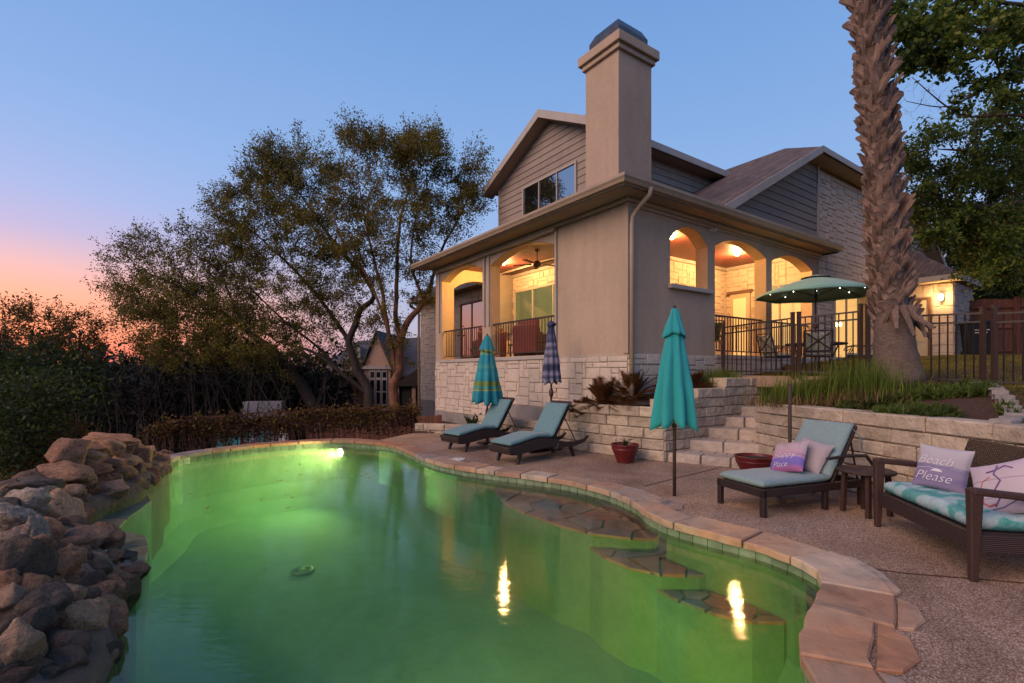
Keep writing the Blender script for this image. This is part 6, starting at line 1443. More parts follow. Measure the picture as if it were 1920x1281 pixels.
# big oak: leaning left stem
YO = 19.
bl = [(300,660,70,35,0,1.5,.9),(240,560,45,35,0,1,.7),(350,600,90,60,0,1.6,1),(260,490,60,45,0,1.2,.7),(225,520,45,35,0,1,.6),(330,480,75,55,0,1.5,1),(300,560,70,60,0,1.5,1),(380,560,90,80,0,2,1),(290,610,60,45,-.5,1.2,.8),(360,640,90,50,-.5,1.8,.9),(440,480,60,50,0,1.6,.9),(450,640,90,60,-.5,1.8,.9),(430,560,90,70,.5,2,1.0),(420,610,80,60,.5,1.6,.8),(520,680,80,40,0,1.5,.6),(200,480,20,16,0,.5,.6),(250,450,28,24,0,.6,.6)]
tree('oak_tree', 'spreading oak leaning far to the left over the vine hedge', 'tree', None, [[TL(612,790,YO,.32),TL(570,728,YO,.28),TL(520,665,YO-.3,.20),TL(455,612,YO-.5,.13),TL(390,570,YO-.5,.08),TL(320,530,YO-.5,.05),TL(245,500,YO-.4,.02)],
    [TL(520,665,YO-.3,.14),TL(470,655,YO+.4,.08),TL(400,640,YO+.6,.05),TL(320,610,YO+.4,.02)],[TL(455,612,YO-.5,.08),TL(430,550,YO,.06),TL(400,500,YO+.3,.04),TL(330,460,YO+.3,.015)]], blob_targets(bl, 720, 3, YO), 'bark', 'leaf_oak', 8, .082, .40, 3, split=5, rs=.8, group= 'oaks along the vine hedge')
bm_ = [(580,330,60,50,0,1.4,1),(520,300,50,30,0,1,.8),(490,330,45,35,0,1,.8),(540,380,80,50,0,1.8,1),(460,390,65,40,0,1.5,.9),(410,380,35,22,0,.8,.6),(500,450,80,50,0,1.8,.9),(570,450,60,60,0,1.6,.8),(440,440,60,40,.4,1.4,.8),(600,520,80,60,.6,1.6,.5),(520,560,90,60,0,1.8,.6),(600,620,80,50,.8,1.6,.45),(640,560,60,60,.4,1.4,.45),(560,270,20,14,0,.5,.5),(640,660,60,30,1,1.4,.5)]
tree('oak_tree', 'tall dark trunked oak in the middle of the group', 'tree', None, [[TL(694,790,YO-.6,.27),TL(690,740,YO-.6,.24),TL(668,690,YO-.6,.20),TL(655,640,YO-.6,.17),TL(672,590,YO-.6,.14),TL(700,545,YO-.6,.11),TL(640,470,YO-.6,.09),TL(600,420,YO-.6,.06),TL(560,360,YO-.5,.03)],
    [TL(655,640,YO-.6,.12),TL(600,560,YO-.2,.09),TL(545,500,YO,.07),TL(480,440,YO,.04),TL(420,400,YO,.015)],[TL(690,740,YO-.6,.12),TL(640,700,YO-.8,.10),TL(585,660,YO-.9,.07),TL(520,640,YO-.7,.04),TL(460,590,YO-.4,.02)],[TL(640,700,YO-.8,.08),TL(600,655,YO+.2,.07),TL(530,600,YO+.3,.05),TL(470,540,YO+.3,.03)]], blob_targets(bm_, 680, 5, YO-.3), 'bark', 'leaf_oak', 8, .082, .40, 5, split=5, rs=.75, group= 'oaks along the vine hedge')
br_ = [(680,280,45,40,0,1,1),(660,250,25,18,0,.6,.8),(720,300,60,50,0,1.4,1),(780,300,50,50,0,1.2,1),(800,265,35,25,0,.8,.8),(830,330,25,35,0,.7,.6),(660,360,50,50,0,1.3,1),(740,390,70,60,0,1.4,1),(800,400,40,50,0,1,.8),(640,430,60,50,0,1.3,.8),(700,460,60,50,0,1.3,.7),(770,470,45,45,0,1,.6),(880,330,28,45,0,.7,.8),(870,390,38,35,0,.8,.8),(850,430,30,30,0,.7,.5),(690,560,50,60,0,1.2,.35),(780,540,30,30,0,.7,.5),(720,620,40,40,0,1,.35),(745,640,25,60,.4,.8,.5),(700,240,14,10,0,.4,.4),(905,300,14,18,0,.4,.6)]
YR = YO-1.6
tree('oak_tree', 'reddish trunked oak whose branch reaches over to the porch roof', 'tree', None, [[TL(742,795,YR,.25),TL(738,740,YR,.22),TL(748,690,YR,.20),TL(752,640,YR,.17),TL(768,600,YR,.15),TL(795,565,YR,.12),TL(812,520,YR+.6,.09),TL(835,455,YR+.8,.06),TL(865,400,YR+.9,.04),TL(895,330,YR+.9,.015)],
    [TL(752,640,YR,.14),TL(742,590,YR+.1,.11),TL(745,500,YR+.1,.09),TL(750,420,YR+.1,.06),TL(770,340,YR+.1,.03)],[TL(742,700,YR,.13),TL(728,620,YR-.1,.10),TL(715,540,YR-.1,.08),TL(690,440,YR-.1,.05),TL(670,330,YR-.1,.02)],[TL(795,565,YR,.08),TL(772,500,YR+.2,.06),TL(775,430,YR+.2,.04),TL(800,330,YR+.2,.015)],[TL(728,620,YR-.1,.07),TL(690,520,YR,.06),TL(640,450,YR,.04),TL(620,380,YR,.02)]], blob_targets(br_, 620, 7, YR), 'bark_red', 'leaf_oak', 8, .080, .38, 7, split=5, rs=.75, group= 'oaks along the vine hedge')
# left thin trees against the sunset
for k, (lab, X0_, bl) in enumerate((('feathery tree with orange tinged leaves at the left edge against the sunset', 40, [(40,620,60,50,0,1.2,1),(90,610,60,40,0,1.2,.8),(20,660,60,40,0,1,1),(100,660,70,30,0,1.2,.8)]), ('feathery ochre tree right of it, tips standing against the sunset', 130, [(150,620,40,35,0,1,.6),(130,650,50,30,0,1,.7),(175,640,25,30,0,.8,.4),(60,650,60,40,1,1.2,.6)]))):
    tg_ = blob_targets(bl, 95, 20+k, 15+k*1.5)
    tree('feathery_tree', lab, 'tree', None, [[TL(X0_-8,860,15+k*1.5,.10),TL(X0_,760,15+k*1.5,.08),TL(X0_+15,690,15+k*1.5,.05),TL(X0_+20,620,15+k*1.5,.02)],[TL(X0_,760,15+k*1.5,.06),TL(X0_-30,690,15+k*1.5,.04),TL(X0_-30,610,15+k*1.5,.015)],[TL(X0_,760,15+k*1.5,.05),TL(X0_+45,700,15+k*1.5,.03),TL(X0_+70,640,15+k*1.5,.01)]], tg_, 'bark', 'leaf_ochre', 5, .10, .34, 20+k, 'feathery trees at the left', split=4, asp=.35, wig=.2)
# upright bare twigs reaching above it
for k, (x, y, Y_, hgt) in enumerate(((45,575,15.2,.9),(95,590,15.5,.7),(10,560,15,.9),(140,595,16.5,.6),(120,605,16,.5),(170,620,16.5,.5))):
    pass
# ochre shrubs front left
r = random.Random(31)
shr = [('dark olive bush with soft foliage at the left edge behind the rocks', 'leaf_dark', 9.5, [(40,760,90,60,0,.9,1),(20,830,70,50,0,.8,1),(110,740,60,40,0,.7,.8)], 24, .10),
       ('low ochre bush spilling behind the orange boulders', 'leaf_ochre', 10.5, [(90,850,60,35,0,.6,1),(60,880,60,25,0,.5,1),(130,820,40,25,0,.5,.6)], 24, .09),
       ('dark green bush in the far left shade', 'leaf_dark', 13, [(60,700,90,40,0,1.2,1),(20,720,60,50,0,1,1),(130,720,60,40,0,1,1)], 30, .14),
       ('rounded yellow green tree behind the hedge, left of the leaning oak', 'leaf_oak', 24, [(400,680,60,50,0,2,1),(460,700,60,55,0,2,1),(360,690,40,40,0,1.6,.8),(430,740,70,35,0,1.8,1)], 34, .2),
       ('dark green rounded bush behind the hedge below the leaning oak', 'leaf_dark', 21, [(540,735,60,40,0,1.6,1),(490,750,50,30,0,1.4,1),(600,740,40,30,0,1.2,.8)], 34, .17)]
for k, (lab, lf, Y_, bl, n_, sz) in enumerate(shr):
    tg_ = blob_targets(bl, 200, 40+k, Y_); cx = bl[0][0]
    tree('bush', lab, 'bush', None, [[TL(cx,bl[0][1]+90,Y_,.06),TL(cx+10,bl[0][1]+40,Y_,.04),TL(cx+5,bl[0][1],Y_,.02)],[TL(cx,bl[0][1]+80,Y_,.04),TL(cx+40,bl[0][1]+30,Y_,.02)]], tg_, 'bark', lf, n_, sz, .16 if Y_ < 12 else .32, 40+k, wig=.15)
# dark bare thicket (one mass)
r = random.Random(77); q = MB(); tips = []
for k in range(520):
    px = r.uniform(90, 620); Y_ = r.uniform(17, 30); base_ = D(px, 699, Y_); z0 = th(base_.x, base_.y); top = D(px+r.uniform(-18,18), r.uniform(662, 720) if px > 260 else r.uniform(690, 730), Y_).z
    if k % 5 == 0: top -= r.uniform(.3, 1.2)
    p0 = Vector((base_.x, base_.y, z0)); p1 = Vector((base_.x+r.uniform(-.5,.5), base_.y, z0+(top-z0)*.5)); p2 = Vector((base_.x+r.uniform(-.8,.8), base_.y+r.uniform(-.3,.3), top))
    q.tube([p0, p1, p2], [.03, .016, .005], 4, cap=False)
    for j in range(5):
        u = r.uniform(.3, .95); a = p1.lerp(p2, u) if u > .5 else p0.lerp(p1, u*2); e = a + Vector((r.uniform(-.6,.6), r.uniform(-.3,.3), r.uniform(.1,.7))); q.tube([a, e], [.01, .003], 3, cap=False); tips += [a, e]
thk = q.build('thicket', 'bark'); tag(thk, 'dark tangled leafless thicket on the slope beyond the pool', 'thicket', kind='stuff')
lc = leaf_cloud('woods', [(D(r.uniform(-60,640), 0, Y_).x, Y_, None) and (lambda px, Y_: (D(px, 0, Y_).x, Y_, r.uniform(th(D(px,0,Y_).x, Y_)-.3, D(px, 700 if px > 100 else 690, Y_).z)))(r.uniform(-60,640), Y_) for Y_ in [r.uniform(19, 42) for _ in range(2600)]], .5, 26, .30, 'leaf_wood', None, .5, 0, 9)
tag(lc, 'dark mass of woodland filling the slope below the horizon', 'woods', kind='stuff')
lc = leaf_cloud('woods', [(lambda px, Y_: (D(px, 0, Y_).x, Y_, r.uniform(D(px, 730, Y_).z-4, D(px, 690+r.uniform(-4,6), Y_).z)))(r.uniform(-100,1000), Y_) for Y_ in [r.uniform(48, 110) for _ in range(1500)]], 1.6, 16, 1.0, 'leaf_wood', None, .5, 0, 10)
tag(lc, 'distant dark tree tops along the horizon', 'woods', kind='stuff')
for lab, px, py, w_ in (('pointed dark cedar on the horizon, left of the pair', 232, 664, 14), ('pointed dark cedar on the horizon, right of the pair', 278, 668, 13), ('pointed dark cedar half hidden, beside the yellow green tree', 300, 686, 12)):
    Y_ = 34; t_ = thing('cedar', lab, 'tree', (0,0,0), 0, 'cedars on the horizon'); tg_ = []
    for k in range(60): u = r.random(); rr = w_*u**.8+1.5; tg_.append(D(px+r.uniform(-rr, rr), py+u*75, Y_+r.uniform(-.5,.5)))
    q = MB(); q.tube([D(px, py+120, Y_), D(px, py, Y_)], [.15, .03], 6); q.build('trunk', 'bark', t_); leaf_cloud('crown', [tuple(p) for p in tg_], .16, 26, .2, 'leaf_dark', t_, .4)
# right hand canopy: overhanging branches
YC = 9.5
tw_ = lambda px, py, Y_: TL(px, py, Y_, .012)
bc = [(1740,60,60,60,0,.8,1),(1830,50,70,50,0,.9,1),(1900,80,60,60,0,.8,1),(1700,30,40,35,0,.6,.9),(1800,110,50,35,0,.6,.8),(1720,110,30,25,0,.5,.6),(1870,150,50,30,0,.6,.6),(1790,180,40,16,0,.4,.5),(1900,180,40,40,0,.6,.7)]
tree('shade_tree', 'broadleaf branch hanging into the top right corner behind the palm', 'tree', None, [[TL(2150,-60,YC+1,.16),TL(1990,20,YC+.5,.10),TL(1880,60,YC,.06),TL(1790,50,YC,.03),TL(1700,60,YC,.012)],[TL(1990,20,YC+.5,.06),TL(1900,130,YC,.03),TL(1800,160,YC,.012)],[TL(1990,20,YC+.5,.05),TL(1850,0,YC,.03),TL(1740,-20,YC,.015)]], blob_targets(bc, 125, 51, YC), 'bark', 'leaf_canopy', 9, .095, .24, 51, split=5, asp=.7, droop=.5, wig=.08)
YC = 12.
bc = [(1790,270,60,30,0,.8,.6),(1880,250,60,40,0,.8,.8),(1740,330,40,40,0,.7,1),(1800,350,60,40,0,.9,1),(1870,330,60,50,0,.9,1),(1780,420,70,40,0,.9,1),(1860,410,70,45,0,.9,1),(1750,380,40,40,0,.8,1),(1720,300,25,25,0,.5,.6),(1850,480,50,35,0,.8,.8),(1900,450,40,60,0,.8,.9),(1830,300,60,20,0,.7,.5)]
tree('shade_tree', 'large leafy tree at the right edge spreading over the garage', 'tree', None, [[TL(1990,720,YC+6,.34),TL(1960,600,YC+4.5,.28),TL(1950,470,YC+2.5,.2),TL(1900,400,YC+1,.10),TL(1800,385,YC,.05),TL(1730,360,YC,.015)],[TL(1950,470,YC+2.5,.13),TL(1930,320,YC+1,.08),TL(1850,290,YC,.04),TL(1760,280,YC,.012)],[TL(1900,400,YC+1,.07),TL(1850,450,YC,.04),TL(1770,440,YC,.015)],[TL(1960,600,YC+4.5,.15),TL(1930,395,YC+.5,.06),TL(1840,412,YC,.035),TL(1740,396,YC,.015)]], blob_targets(bc, 250, 53, YC), 'bark_red', 'leaf_canopy', 9, .10, .32, 53, split=5, asp=.45, droop=.2, wig=.08)
# bare branch spray between
t_ = thing('bare_branch', 'leafless twiggy branch reaching left in front of the sky behind the palm', 'branch', (0,0,0)); lim = [[TL(2020,150,11,.05),TL(1930,120,11,.035),TL(1850,160,11,.025),TL(1780,200,11,.015),TL(1700,190,11,.006)],[TL(2020,230,11,.04),TL(1900,215,11,.03),TL(1800,215,11,.02),TL(1710,145,11,.006)],[TL(1960,260,11,.03),TL(1860,165,11,.02),TL(1800,150,11,.01)]]
q, _n = grow(lim, blob_targets([(1760,200,80,40,0,.4,1),(1720,170,40,30,0,.3,.8),(1850,180,70,40,0,.4,1)], 150, 61, 11), 61, r_tip=.002, wig=.12); q.build('twigs', 'bark_red', t_, smooth=True)
# dark trees far right behind the garage
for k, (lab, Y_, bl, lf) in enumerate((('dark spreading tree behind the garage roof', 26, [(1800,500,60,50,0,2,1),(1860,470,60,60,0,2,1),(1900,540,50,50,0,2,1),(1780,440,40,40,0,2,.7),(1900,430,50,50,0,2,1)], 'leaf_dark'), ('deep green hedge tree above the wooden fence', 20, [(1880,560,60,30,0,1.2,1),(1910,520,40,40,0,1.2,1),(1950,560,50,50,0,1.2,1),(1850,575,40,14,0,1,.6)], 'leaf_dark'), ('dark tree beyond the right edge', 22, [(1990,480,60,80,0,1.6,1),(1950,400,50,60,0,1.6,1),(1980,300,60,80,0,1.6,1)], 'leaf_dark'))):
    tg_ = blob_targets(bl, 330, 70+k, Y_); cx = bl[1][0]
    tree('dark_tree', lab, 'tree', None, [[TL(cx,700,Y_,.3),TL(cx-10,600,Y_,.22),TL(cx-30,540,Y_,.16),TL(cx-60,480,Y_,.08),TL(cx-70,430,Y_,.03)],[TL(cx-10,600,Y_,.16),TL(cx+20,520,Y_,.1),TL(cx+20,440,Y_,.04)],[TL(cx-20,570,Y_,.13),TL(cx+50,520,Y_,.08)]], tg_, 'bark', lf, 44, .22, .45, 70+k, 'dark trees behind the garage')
# ------------------------------------------------------------------ palm trunk
PB = Vector((6.28, 8.05, 1.30)); palm = thing('palm_tree', 'thick palm trunk covered in criss cross leaf stubs beside the iron fence', 'palm tree', tuple(PB))
def pc(z):  # centre line
    u = z/10.; return Vector((-.82*u**.95 + .06*math.sin(u*3), .05*u, z))
def pr(z): return .345 - .09*sm(z/1.2) + .12*math.exp(-z/.12) if z < 1.2 else max(.15, .225 - .035*min(1, (z-1.2)/.5) - .007*(z-1.2))
q = MB(); pts = [pc(z) for z in np.arange(-.15, 9.2, .1)]; q.tube(pts, [pr(max(0, p.z))*(1+.03*math.sin(p.z*37)) for p in pts], 28); q.build('trunk', 'palm_bark', palm, smooth=True)
def boot_mesh(seed):
    r = random.Random(seed); q = MB(); L = .34; vs = []; n = 7
    for i in range(n):
        u = i/(n-1); w = .070*(1-.30*u)+.004*r.uniform(-1,1); t_ = .034*(1-.4*u); y = .015+ .045*u**1.5 + .003*r.uniform(-1,1); z = L*u
        cz = .016*(1-u)
        vs += [(-w, y-cz, z), (-w*.5, y+t_*.6, z+.008), (w*.5, y+t_*.6, z+.008), (w, y-cz, z), (w*.5, y-t_*.4, z), (-w*.5, y-t_*.4, z)]
    rg_ = r.choice((1, -1))
    for k in range(6):   # ragged tip
        x, y, z = vs[(n-1)*6+k]; vs[(n-1)*6+k] = (x, y, z + (.022 if x > 0 else -.012)*rg_)
    fs = [(i*6+k, i*6+(k+1) % 6, (i+1)*6+(k+1) % 6, (i+1)*6+k) for i in range(n-1) for k in range(6)] + [tuple(range(6))[::-1], tuple((n-1)*6+k for k in range(6))]
    me = bpy.data.meshes.new('leaf_stub'); me.from_pydata(vs, [], fs); me.materials.append(M['boot']); me.update(); return me
BM = [boot_mesh(k) for k in range(8)]; r = random.Random(14); cnt = 0; z = 1.02; k = 0; extra = []
while z < 8.9:
    a = k*2.39996; p = pc(z); rad_ = pr(z); 
    tilt = R(r.uniform(2, 9)); roll = (1 if k % 2 else -1)*R(r.uniform(26, 44)); sc_ = r.uniform(.85, 1.15)
    Mx = Matrix.Translation(p + Vector((math.cos(a), math.sin(a), 0))*(rad_-.028)) @ Matrix.Rotation(a - math.pi/2, 4, 'Z') @ Matrix.Rotation(-tilt, 4, 'X') @ Matrix.Rotation(roll, 4, 'Y') @ Matrix.Diagonal((sc_, sc_, sc_*r.uniform(.8, 1.1), 1))
    vis = (Vector((math.cos(a), math.sin(a))).dot((Vector((0, 0)) - PB.xy).normalized()) > -.35) and z < 7.0
    if vis and cnt < 298: o = bpy.data.objects.new('leaf_stub', BM[k % 8]); COL.objects.link(o); o.parent = palm; o.matrix_local = Mx; cnt += 1
    else: extra.append((Mx, BM[k % 8]))
    z += .0138; k += 1
q = MB()
for Mx, me in extra: q.add([Mx @ v.co for v in me.vertices], [tuple(p.vertices) for p in me.polygons])
o = q.build('leaf_stubs', 'boot', palm); o['kind'] = 'stuff'; print('boots', cnt, len(extra))
for k in range(7):   # loose hanging stubs at the lower edge
    a = R(-60 + k*24 - 60); p = pc(1.25); q = MB(); c, s_ = math.cos(a), math.sin(a); q.tube([(p.x+c*.24, p.y+s_*.24, 1.35), (p.x+c*.36, p.y+s_*.36, 1.15), (p.x+c*(.42+.1*(k % 3)), p.y+s_*(.42+.1*(k % 3)), .98-.12*(k % 2))], [.05, .04, .022], 5); q.build('hanging_stub', 'boot', palm)
# ------------------------------------------------------------------ grasses, ground cover
def blades(name, pts, h, w, mt, parent, seed=1, lean=.35, n=1, kind=None):
    g = np.random.default_rng(seed); Pn = np.repeat(np.asarray(pts, float), n, 0); m = len(Pn); Pn = Pn + g.normal(size=(m, 3))*np.array([.02, .02, 0])
    a = g.uniform(0, 2*np.pi, m); l = np.abs(g.normal(size=m))*lean; H = h*g.uniform(.5, 1.1, m); dx, dy = np.cos(a), np.sin(a); b = g.uniform(0, 2*np.pi, m); wx, wy = np.cos(b)*w/2, np.sin(b)*w/2
    def at(u, k): x = Pn[:, 0]+dx*l*H*u**1.8; y = Pn[:, 1]+dy*l*H*u**1.8; z = Pn[:, 2]+H*u*(1-.3*l*u); return np.stack([x+wx*k, y+wy*k, z], 1)
    V = np.stack([at(0, -1), at(0, 1), at(.5, .85), at(.5, -.85), at(1, .12), at(1, -.12)], 1).reshape(-1, 3); i = np.arange(m)*6
    Fq = np.concatenate([np.stack([i, i+1, i+2, i+3], 1), np.stack([i+3, i+2, i+4, i+5], 1)]); o = npmesh(name, V, Fq, mt, parent)
    if kind: o['kind'] = kind
    return o
r = random.Random(9); gcl = []
for k, (px, py, Y_, hh, lab) in enumerate(((1490,735,8.1,.62,'tall green grass clump at the top of the steps, leftmost in the palm bed'),(1535,735,8.05,.60,'tall green grass clump, second from the steps'),(1575,735,8.0,.66,'tall green grass clump in the middle of the row'),(1612,735,7.9,.68,'tall green grass clump next to the palm trunk'),(1650,735,7.35,.66,'tall green grass clump in front of the palm trunk'),(1460,740,8.5,.45,'shorter green grass clump hanging over the wall end'))):
    p = D(px, py, Y_); z = uh(p.x, p.y); t_ = thing('grass_clump', lab, 'grass', (p.x, p.y, z), 0, 'tall grass clumps in the palm bed'); pts = [(r.gauss(0, .19), r.gauss(0, .13), 0) for _ in range(230)]
    blades('green_blades', pts, hh, .013, 'grass_tall', t_, 100+k, .22); blades('dry_blades', [(r.gauss(0, .24), r.gauss(0, .2), 0) for _ in range(300)], .26, .012, 'grass_dry', t_, 120+k, 1.1)
pts = []
while len(pts) < 330:
    x, y = r.uniform(4.7, 7.3), r.uniform(4.9, 8.2)
    if pin(x, y, bed_poly) and (noise.noise(Vector((x*1.3, y*1.3, 9))) > .05) and not (x < 5.9 and y > 7.2) and (Vector((x, y))-PB.xy).length > .65: pts.append((x, y, uh(x, y)))
o = blades('ground_cover', pts, .17, .03, 'leaf_cover', None, 5, .8, 14, 'stuff'); tag(o, 'bright green low ground cover plants in the palm bed', 'ground cover')
pts = []
while len(pts) < 60000:
    x = 5 + (r.random()**1.5)*14; y = r.uniform(3, 19)
    if in_lawn(x, y) and not (math.hypot(x-8, y-9) < 0): pts.append((x, y, uh(x, y)))
o = blades('lawn_grass', pts, .05, .010, 'lawn', None, 6, .8, 3, 'stuff'); tag(o, 'patchy green and brown lawn behind the iron fence', 'lawn')
# small grass beyond the left side wall
for k, (x, y, lab, hh) in enumerate(((4.15, 10.35, 'green grassy clump behind the stepped side wall', .50), (4.6, 10.75, 'small green grassy clump below the fence post', .36))):
    t_ = thing('grass_clump', lab, 'grass', (x, y, 1.25+.12*k)); blades('green_blades', [(r.gauss(0, .16), r.gauss(0, .12), 0) for _ in range(320)], hh, .012, 'grass_tall', t_, 140+k, .3)
# sago palms
def sago(label, loc, n, L, seed, mt='leaf_sago', up=.9):
    r = random.Random(seed); t_ = thing('sago_palm', label, 'plant', loc, 0, 'rusty sago plants by the house corner'); V = []; Fq = []
    q = MB(); q.lathe([(.10, -.05), (.13, .05), (.10, .16), (.03, .22)], 12); q.build('crown_base', 'soil', t_)
    for k in range(n):
        a = r.uniform(0, math.tau); el = r.uniform(.1, 1.35); l = L*r.uniform(.7, 1.1); pts = []
        for i in range(14):
            u = i/13; rr = l*(u*math.cos(el)); z = .1 + l*(u*math.sin(el)) - .45*l*u*u*math.cos(el); pts.append(Vector((rr*math.cos(a), rr*math.sin(a), z)))
        sd = Vector((-math.sin(a), math.cos(a), 0))
        for i in range(1, 13):
            for s_ in (-1, 1):
                for h_ in (0, .5):
                    p = pts[i].lerp(pts[i+1] if i < 13 else pts[i], h_); d = (sd*s_*.9 + (pts[i+1]-pts[i]).normalized()*.6 + Vector((0,0,.35))).normalized(); ll = .15*math.sin(math.pi*(i+1)/15)+.03; w = Vector((0,0,.006)) + (pts[i+1]-pts[i]).normalized()*.006
                    b = len(V); V += [p-w, p+w, p+d*ll]; Fq.append((b, b+1, b+2))
    npmesh('fronds', [tuple(v) for v in V], Fq, mt, t_); return t_
sago('large rusty brown sago plant against the house corner', (2.35, 9.72, .92), 80, .80, 3); sago('rusty sago plant spilling over the planter wall on the left', (1.82, 9.88, .80), 64, .72, 4); sago('sago plant behind the turquoise umbrella', (3.15, 9.75, 1.0), 56, .62, 5)
sago('dark rusty sago plant beside the stepped side wall', (3.7, 10.1, 1.12), 30, .55, 6); sago('small rusty sago plant low on the planter corner', (1.45, 10.35, .62), 24, .5, 7)
# cactus-like plants by plinth
for k, (x, y, lab) in enumerate(((-1.05, 13.0, 'spiky green plant at the grey plinth behind the left lounger'), (-.72, 12.95, 'small spiky green plant next to the umbrella pole'))):
    t_ = thing('spiky_plant', lab, 'plant', (x, y, .1)); q = MB()
    for j in range(26): a = r.uniform(0, math.tau); l = r.uniform(.25, .5); q.tube([(0,0,0), (l*.3*math.cos(a), l*.3*math.sin(a), l*.55), (l*.55*math.cos(a), l*.55*math.sin(a), l*.95)], [.03, .028, .004], 5)
    q.build('leaves', 'leaf_cactus', t_)
# ------------------------------------------------------------------ vine covered fence beyond the pool
VF = [Vector(p) for p in ((-8.75, 11.9), (-7.3, 12.4), (-5.6, 12.9), (-4.0, 13.4), (-2.75, 14.1))]
vt = [.30, .40, .46, .50, .58]; vb = [-.95, -.9, -.85, -.8, -.8]
vf = fence('iron picket fence overgrown by vines beyond the far end of the pool', [tuple(p) for p in VF], vb, vt, gap=.12, post=[((-8.75, 11.9), -1, .28), ((-2.75, 14.1), -.9, .50), ((-5.0, 13.1), -.9, .5)])
r = random.Random(15); cum = [0]
for a, b in zip(VF, VF[1:]): cum.append(cum[-1]+(b-a).length)
def vat(s):
    for k in range(len(VF)-1):
        if s <= cum[k+1] or k == len(VF)-2: u = (s-cum[k])/(cum[k+1]-cum[k]); return VF[k].lerp(VF[k+1], u), vt[k]+(vt[k+1]-vt[k])*u
vine = thing('vine', 'tangled brown and yellow vine draped along the whole picket fence', 'vine'); q = MB(); cl = []
for k in range(150):
    s = r.uniform(.1, cum[-1]-.1); p, zt_ = vat(s); pts = []; z = zt_ + r.uniform(-.25, .08); dz = 0
    for j in range(7):
        pp, zz = vat(max(0, min(cum[-1], s + j*.22*r.choice((1, 1, -.3)))))
        z = min(zt_+.15, z + r.uniform(-.14, .10)); pts.append((pp.x+r.uniform(-.09,.09), pp.y+r.uniform(-.09,.09), z)); 
        if r.random() < .8: cl.append(pts[-1])
    q.tube(pts, [.012, .011, .010, .009, .007, .005, .003], 5, cap=False)
for k in range(170):
    s = r.uniform(.1, cum[-1]-.1); p, zt_ = vat(s); q.tube([(p.x, p.y, zt_), (p.x+r.uniform(-.2,.2), p.y-.1, zt_-.5), (p.x+r.uniform(-.3,.3), p.y-.06, zt_-1.1)], [.008, .007, .004], 4, cap=False)
q.build('stems', 'bark_red', vine, smooth=True)
for s in np.arange(.05, cum[-1], .045): p, zt_ = vat(s); cl.append((p.x, p.y+r.uniform(-.12,.12), zt_+noise.noise(Vector((s*1.5, 0, 0)))*.16+r.uniform(-.14, .06)))
leaf_cloud('leaves', cl, .075, 7, .075, 'leaf_vine', vine, .7, 0, 15)
# ------------------------------------------------------------------ neighbour's yard
yf = thing('wood_fence', 'reddish board fence behind the vine fence beyond the pool', 'fence'); fa, fb = Vector((-6.6, 16.0)), Vector((-2.2, 15.2)); d = (fb-fa).normalized(); L_ = (fb-fa).length; s = 0; r = random.Random(6)
while s < L_:
    p = fa+d*s; q = MB(); b = p+d*.13; n_ = Vector((-d.y, d.x)); z0, z1 = -1.3, .05+.25*s/L_+r.uniform(-.015,.015)+ (.0); q.hexa([(*p,z0),(*b,z0),(*(b+n_*.02),z0),(*(p+n_*.02),z0),(*p,z1),(*b,z1),(*(b+n_*.02),z1),(*(p+n_*.02),z1)]); q.build('board', 'wood_red', yf); s += .137
yf2 = thing('wood_fence', 'short sloping board fence panel against the wing of the house', 'fence'); fa, fb = Vector((-3.9, 20.5)), Vector((-3.3, 16.9)); d = (fb-fa).normalized(); L_ = (fb-fa).length; s = 0
while s < L_:
    p = fa+d*s; q = MB(); b = p+d*.13; n_ = Vector((-d.y, d.x)); z1 = .25+.0*s; q.hexa([(*p,-1.5),(*b,-1.5),(*(b+n_*.02),-1.5),(*(p+n_*.02),-1.5),(*p,z1),(*b,z1),(*(b+n_*.02),z1),(*(p+n_*.02),z1)]); q.build('board', 'wood_red', yf2); s += .137
tub = thing('planter_tub', 'faded green and ochre tub with red mulch seen through the fence', 'planter', (-7.0, 13.9, -1.0), R(10)); q = MB(); q.box(-.62,.30,-.3,.3,0,.55); q.build('tub', 'green_tub', tub, bevel=.03); q = MB(); q.box(.30,.66,-.3,.3,0,.55); q.build('tub_end', 'leaf_cactus', tub, bevel=.03); q = MB(); q.box(-.58,.62,-.26,.26,.55,.62); q.build('mulch_fill', 'wood_red', tub, bevel=.02)
for k, (p, h_, mt_, lab) in enumerate((((-7.6, 14.6, -1.0), 1.35, 'fab_navy', 'small closed navy umbrella in the neighbouring yard'), ((-7.0, 15.2, -1.0), 1.45, 'white_paint', 'small closed pale umbrella in the neighbouring yard'))):
    t_ = thing('closed_umbrella', lab, 'umbrella', p); q = MB(); q.tube([(0,0,0),(0,0,h_)], .02, 8); q.build('pole', 'post_wood', t_); q = MB(); q.lathe([(.14,.45),(.12,.6),(.09,.9),(.03,h_-.02),(.005,h_)], 14, cap=False); q.build('canopy', mt_, t_, smooth=True)
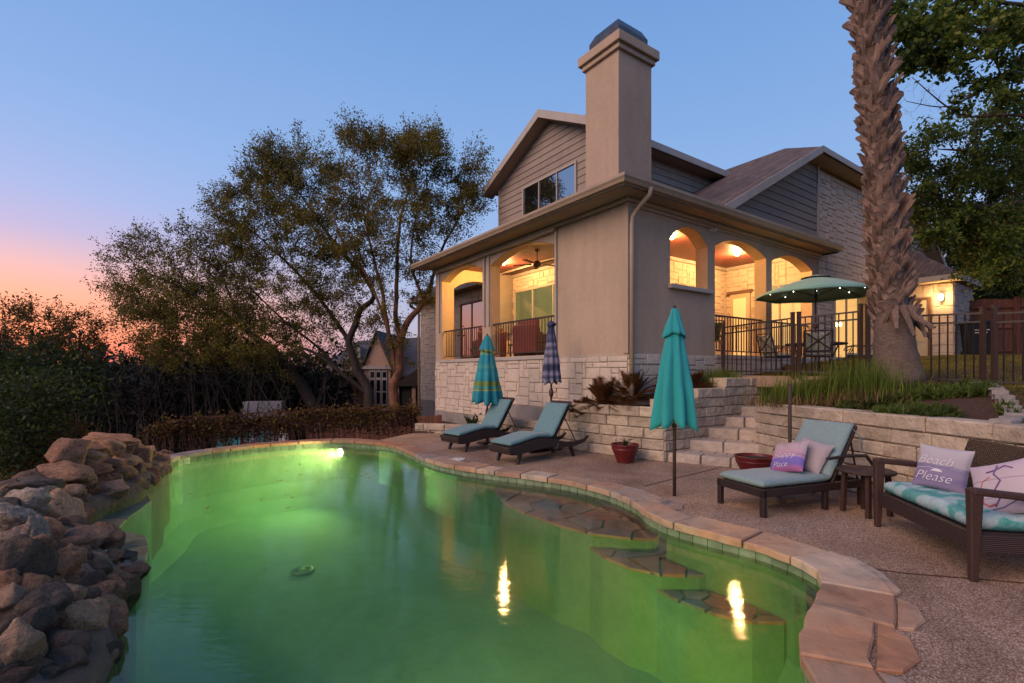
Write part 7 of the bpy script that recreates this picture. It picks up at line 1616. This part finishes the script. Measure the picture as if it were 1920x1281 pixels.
for k, (x, y, lab) in enumerate(((-8.2, 14.2, 'low turquoise lounger seen through the fence, left one'), (-7.45, 14.4, 'low turquoise lounger seen through the fence, right one'))):
    t_ = thing('yard_lounger', lab, 'sun lounger', (x, y, -1.0), R(20)); q = MB(); q.hexa([(-.3,-.8,.30),(.3,-.8,.30),(.3,.2,.30),(-.3,.2,.30),(-.3,-.8,.36),(.3,-.8,.36),(.3,.2,.36),(-.3,.2,.36)]); q.hexa([(-.3,.2,.30),(.3,.2,.30),(.3,.7,.75),(-.3,.7,.75),(-.3,.16,.34),(.3,.16,.34),(.3,.66,.8),(-.3,.66,.8)]); q.build('sling', 'neigh_teal', t_)
    for x_ in (-.28,.28):
        for y_ in (-.7,.3): q = MB(); q.box(x_-.02,x_+.02,y_-.02,y_+.02,0,.31); q.build('leg', 'white_paint', t_)
bxw = thing('utility_box', 'pale slatted box showing above the vine hedge', 'box', (-9.1, 18.2, -1.2), R(12)); q = MB(); q.box(-.65,.65,-.3,.3,0,1.75); q.build('case', 'neigh_trim', bxw, bevel=.02)
for k in range(4): q = MB(); x = -.5+k*.33; q.box(x, x+.03, -.32, -.30, 1.3, 1.7); q.build('slat', 'concrete', bxw)
# neighbour house
nh = thing('neighbour_house', 'neighbouring stone house with steep gable and tall narrow windows behind the oaks', 'house', (-9.0, 31, -1.6), R(-4))
q = MB(); q.box(-.1, 1.6, -.6, 6, 0, 3.5); q.add([(-.1,-.6,3.5),(1.6,-.6,3.5),(.75,-.6,5.5),(-.1,6,3.5),(1.6,6,3.5),(.75,6,5.5)], [(0,1,2),(5,4,3),(0,2,5,3),(1,4,5,2)]); q.build('gable_bay', 'neigh_wall', nh)
q = MB(); q.hexa([(-.3,-.8,3.2),(.75,-.8,5.65),(.75,6,5.65),(-.3,6,3.2),(-.3,-.8,3.35),(.75,-.8,5.8),(.75,6,5.8),(-.3,6,3.35)]); q.hexa([(.75,-.8,5.65),(1.8,-.8,3.2),(1.8,6,3.2),(.75,6,5.65),(.75,-.8,5.8),(1.8,-.8,3.35),(1.8,6,3.35),(.75,6,5.8)]); q.build('gable_roof', 'neigh_roof', nh)
q = MB(); q.box(-3.5, -.1, .5, 7, 0, 3.0); q.box(1.6, 7, 1.0, 7, 0, 3.0); q.build('wall', 'neigh_wall', nh)
q = MB(); q.hexa([(-3.9,-.1,2.95),(7.4,-.1,2.95),(7.4,4.5,5.8),(-2.4,4.5,5.3),(-3.9,-.1,3.1),(7.4,-.1,3.1),(7.4,4.5,6.0),(-2.4,4.5,5.5)]); q.build('roof', 'neigh_roof', nh)
q = MB(); q.box(-.2,1.7,-.75,-.6,3.42,3.6); q.build('belt_course', 'neigh_trim', nh)
for x in (.32, .70, 1.08):
    q = MB(); q.box(x, x+.34, -.66, -.6, 1.2, 3.35); wn = q.build('window', 'neigh_trim', nh)
    for z0, z1 in ((1.3, 2.0), (2.08, 2.75), (2.92, 3.25)): q = MB(); q.box(x+.06, x+.28, -.68, -.66, z0, z1); q.build('pane', 'glass_dark', wn)
for x in (-2.3, -.75): q = MB(); q.box(x-.2, x+.2, -2.6, -2.2, 0, 3.0); q.build('porch_column', 'wood_brown', nh)
q = MB(); q.hexa([(-3.0,-3,2.95),(-.2,-3,2.95),(-.2,.6,2.95),(-3.0,.6,2.95),(-3.0,-3,3.1),(-.2,-3,3.1),(-.5,.6,4.0),(-2.7,.6,4.0)]); q.build('porch_roof', 'wood_brown', nh)
q = MB(); q.box(-1.8,-.9,1.0,2.4,3.5,4.8); q.build('dormer', 'neigh_trim', nh); q = MB(); q.box(-1.6,-1.15,.94,1.0,3.8,4.6); q.build('window', 'dark_room', nh)
q = MB(); q.box(2.2,3.8,-1.4,.9,0,2.4); q.add([(2.0,-1.7,2.4),(4.2,-1.7,2.4),(4.2,1,2.4),(2.0,1,2.4),(3.7,-1.7,3.5),(3.7,1,3.5)], [(0,1,4),(2,3,5),(1,2,5,4),(3,0,4,5)]); q.build('side_porch', 'dark_room', nh)
for x in (2.3, 3.3): q = MB(); q.box(x-.1,x+.12,-1.55,-1.4,0,2.4); q.build('porch_post', 'neigh_wall', nh)
q = MB(); q.box(-5.5, 1.6, -3.6, -3.5, .9, 1.0); q.build('deck_rail', 'metal_dark', nh)
me = None
for k in range(36):
    q = MB(); q.box(-.015,.015,-.015,.015,0,.9); o = q.build('baluster', 'metal_dark', nh) if me is None else inst('baluster', me, nh); me = o.data; o.location = (-5.4+k*.2, -3.55, 0)
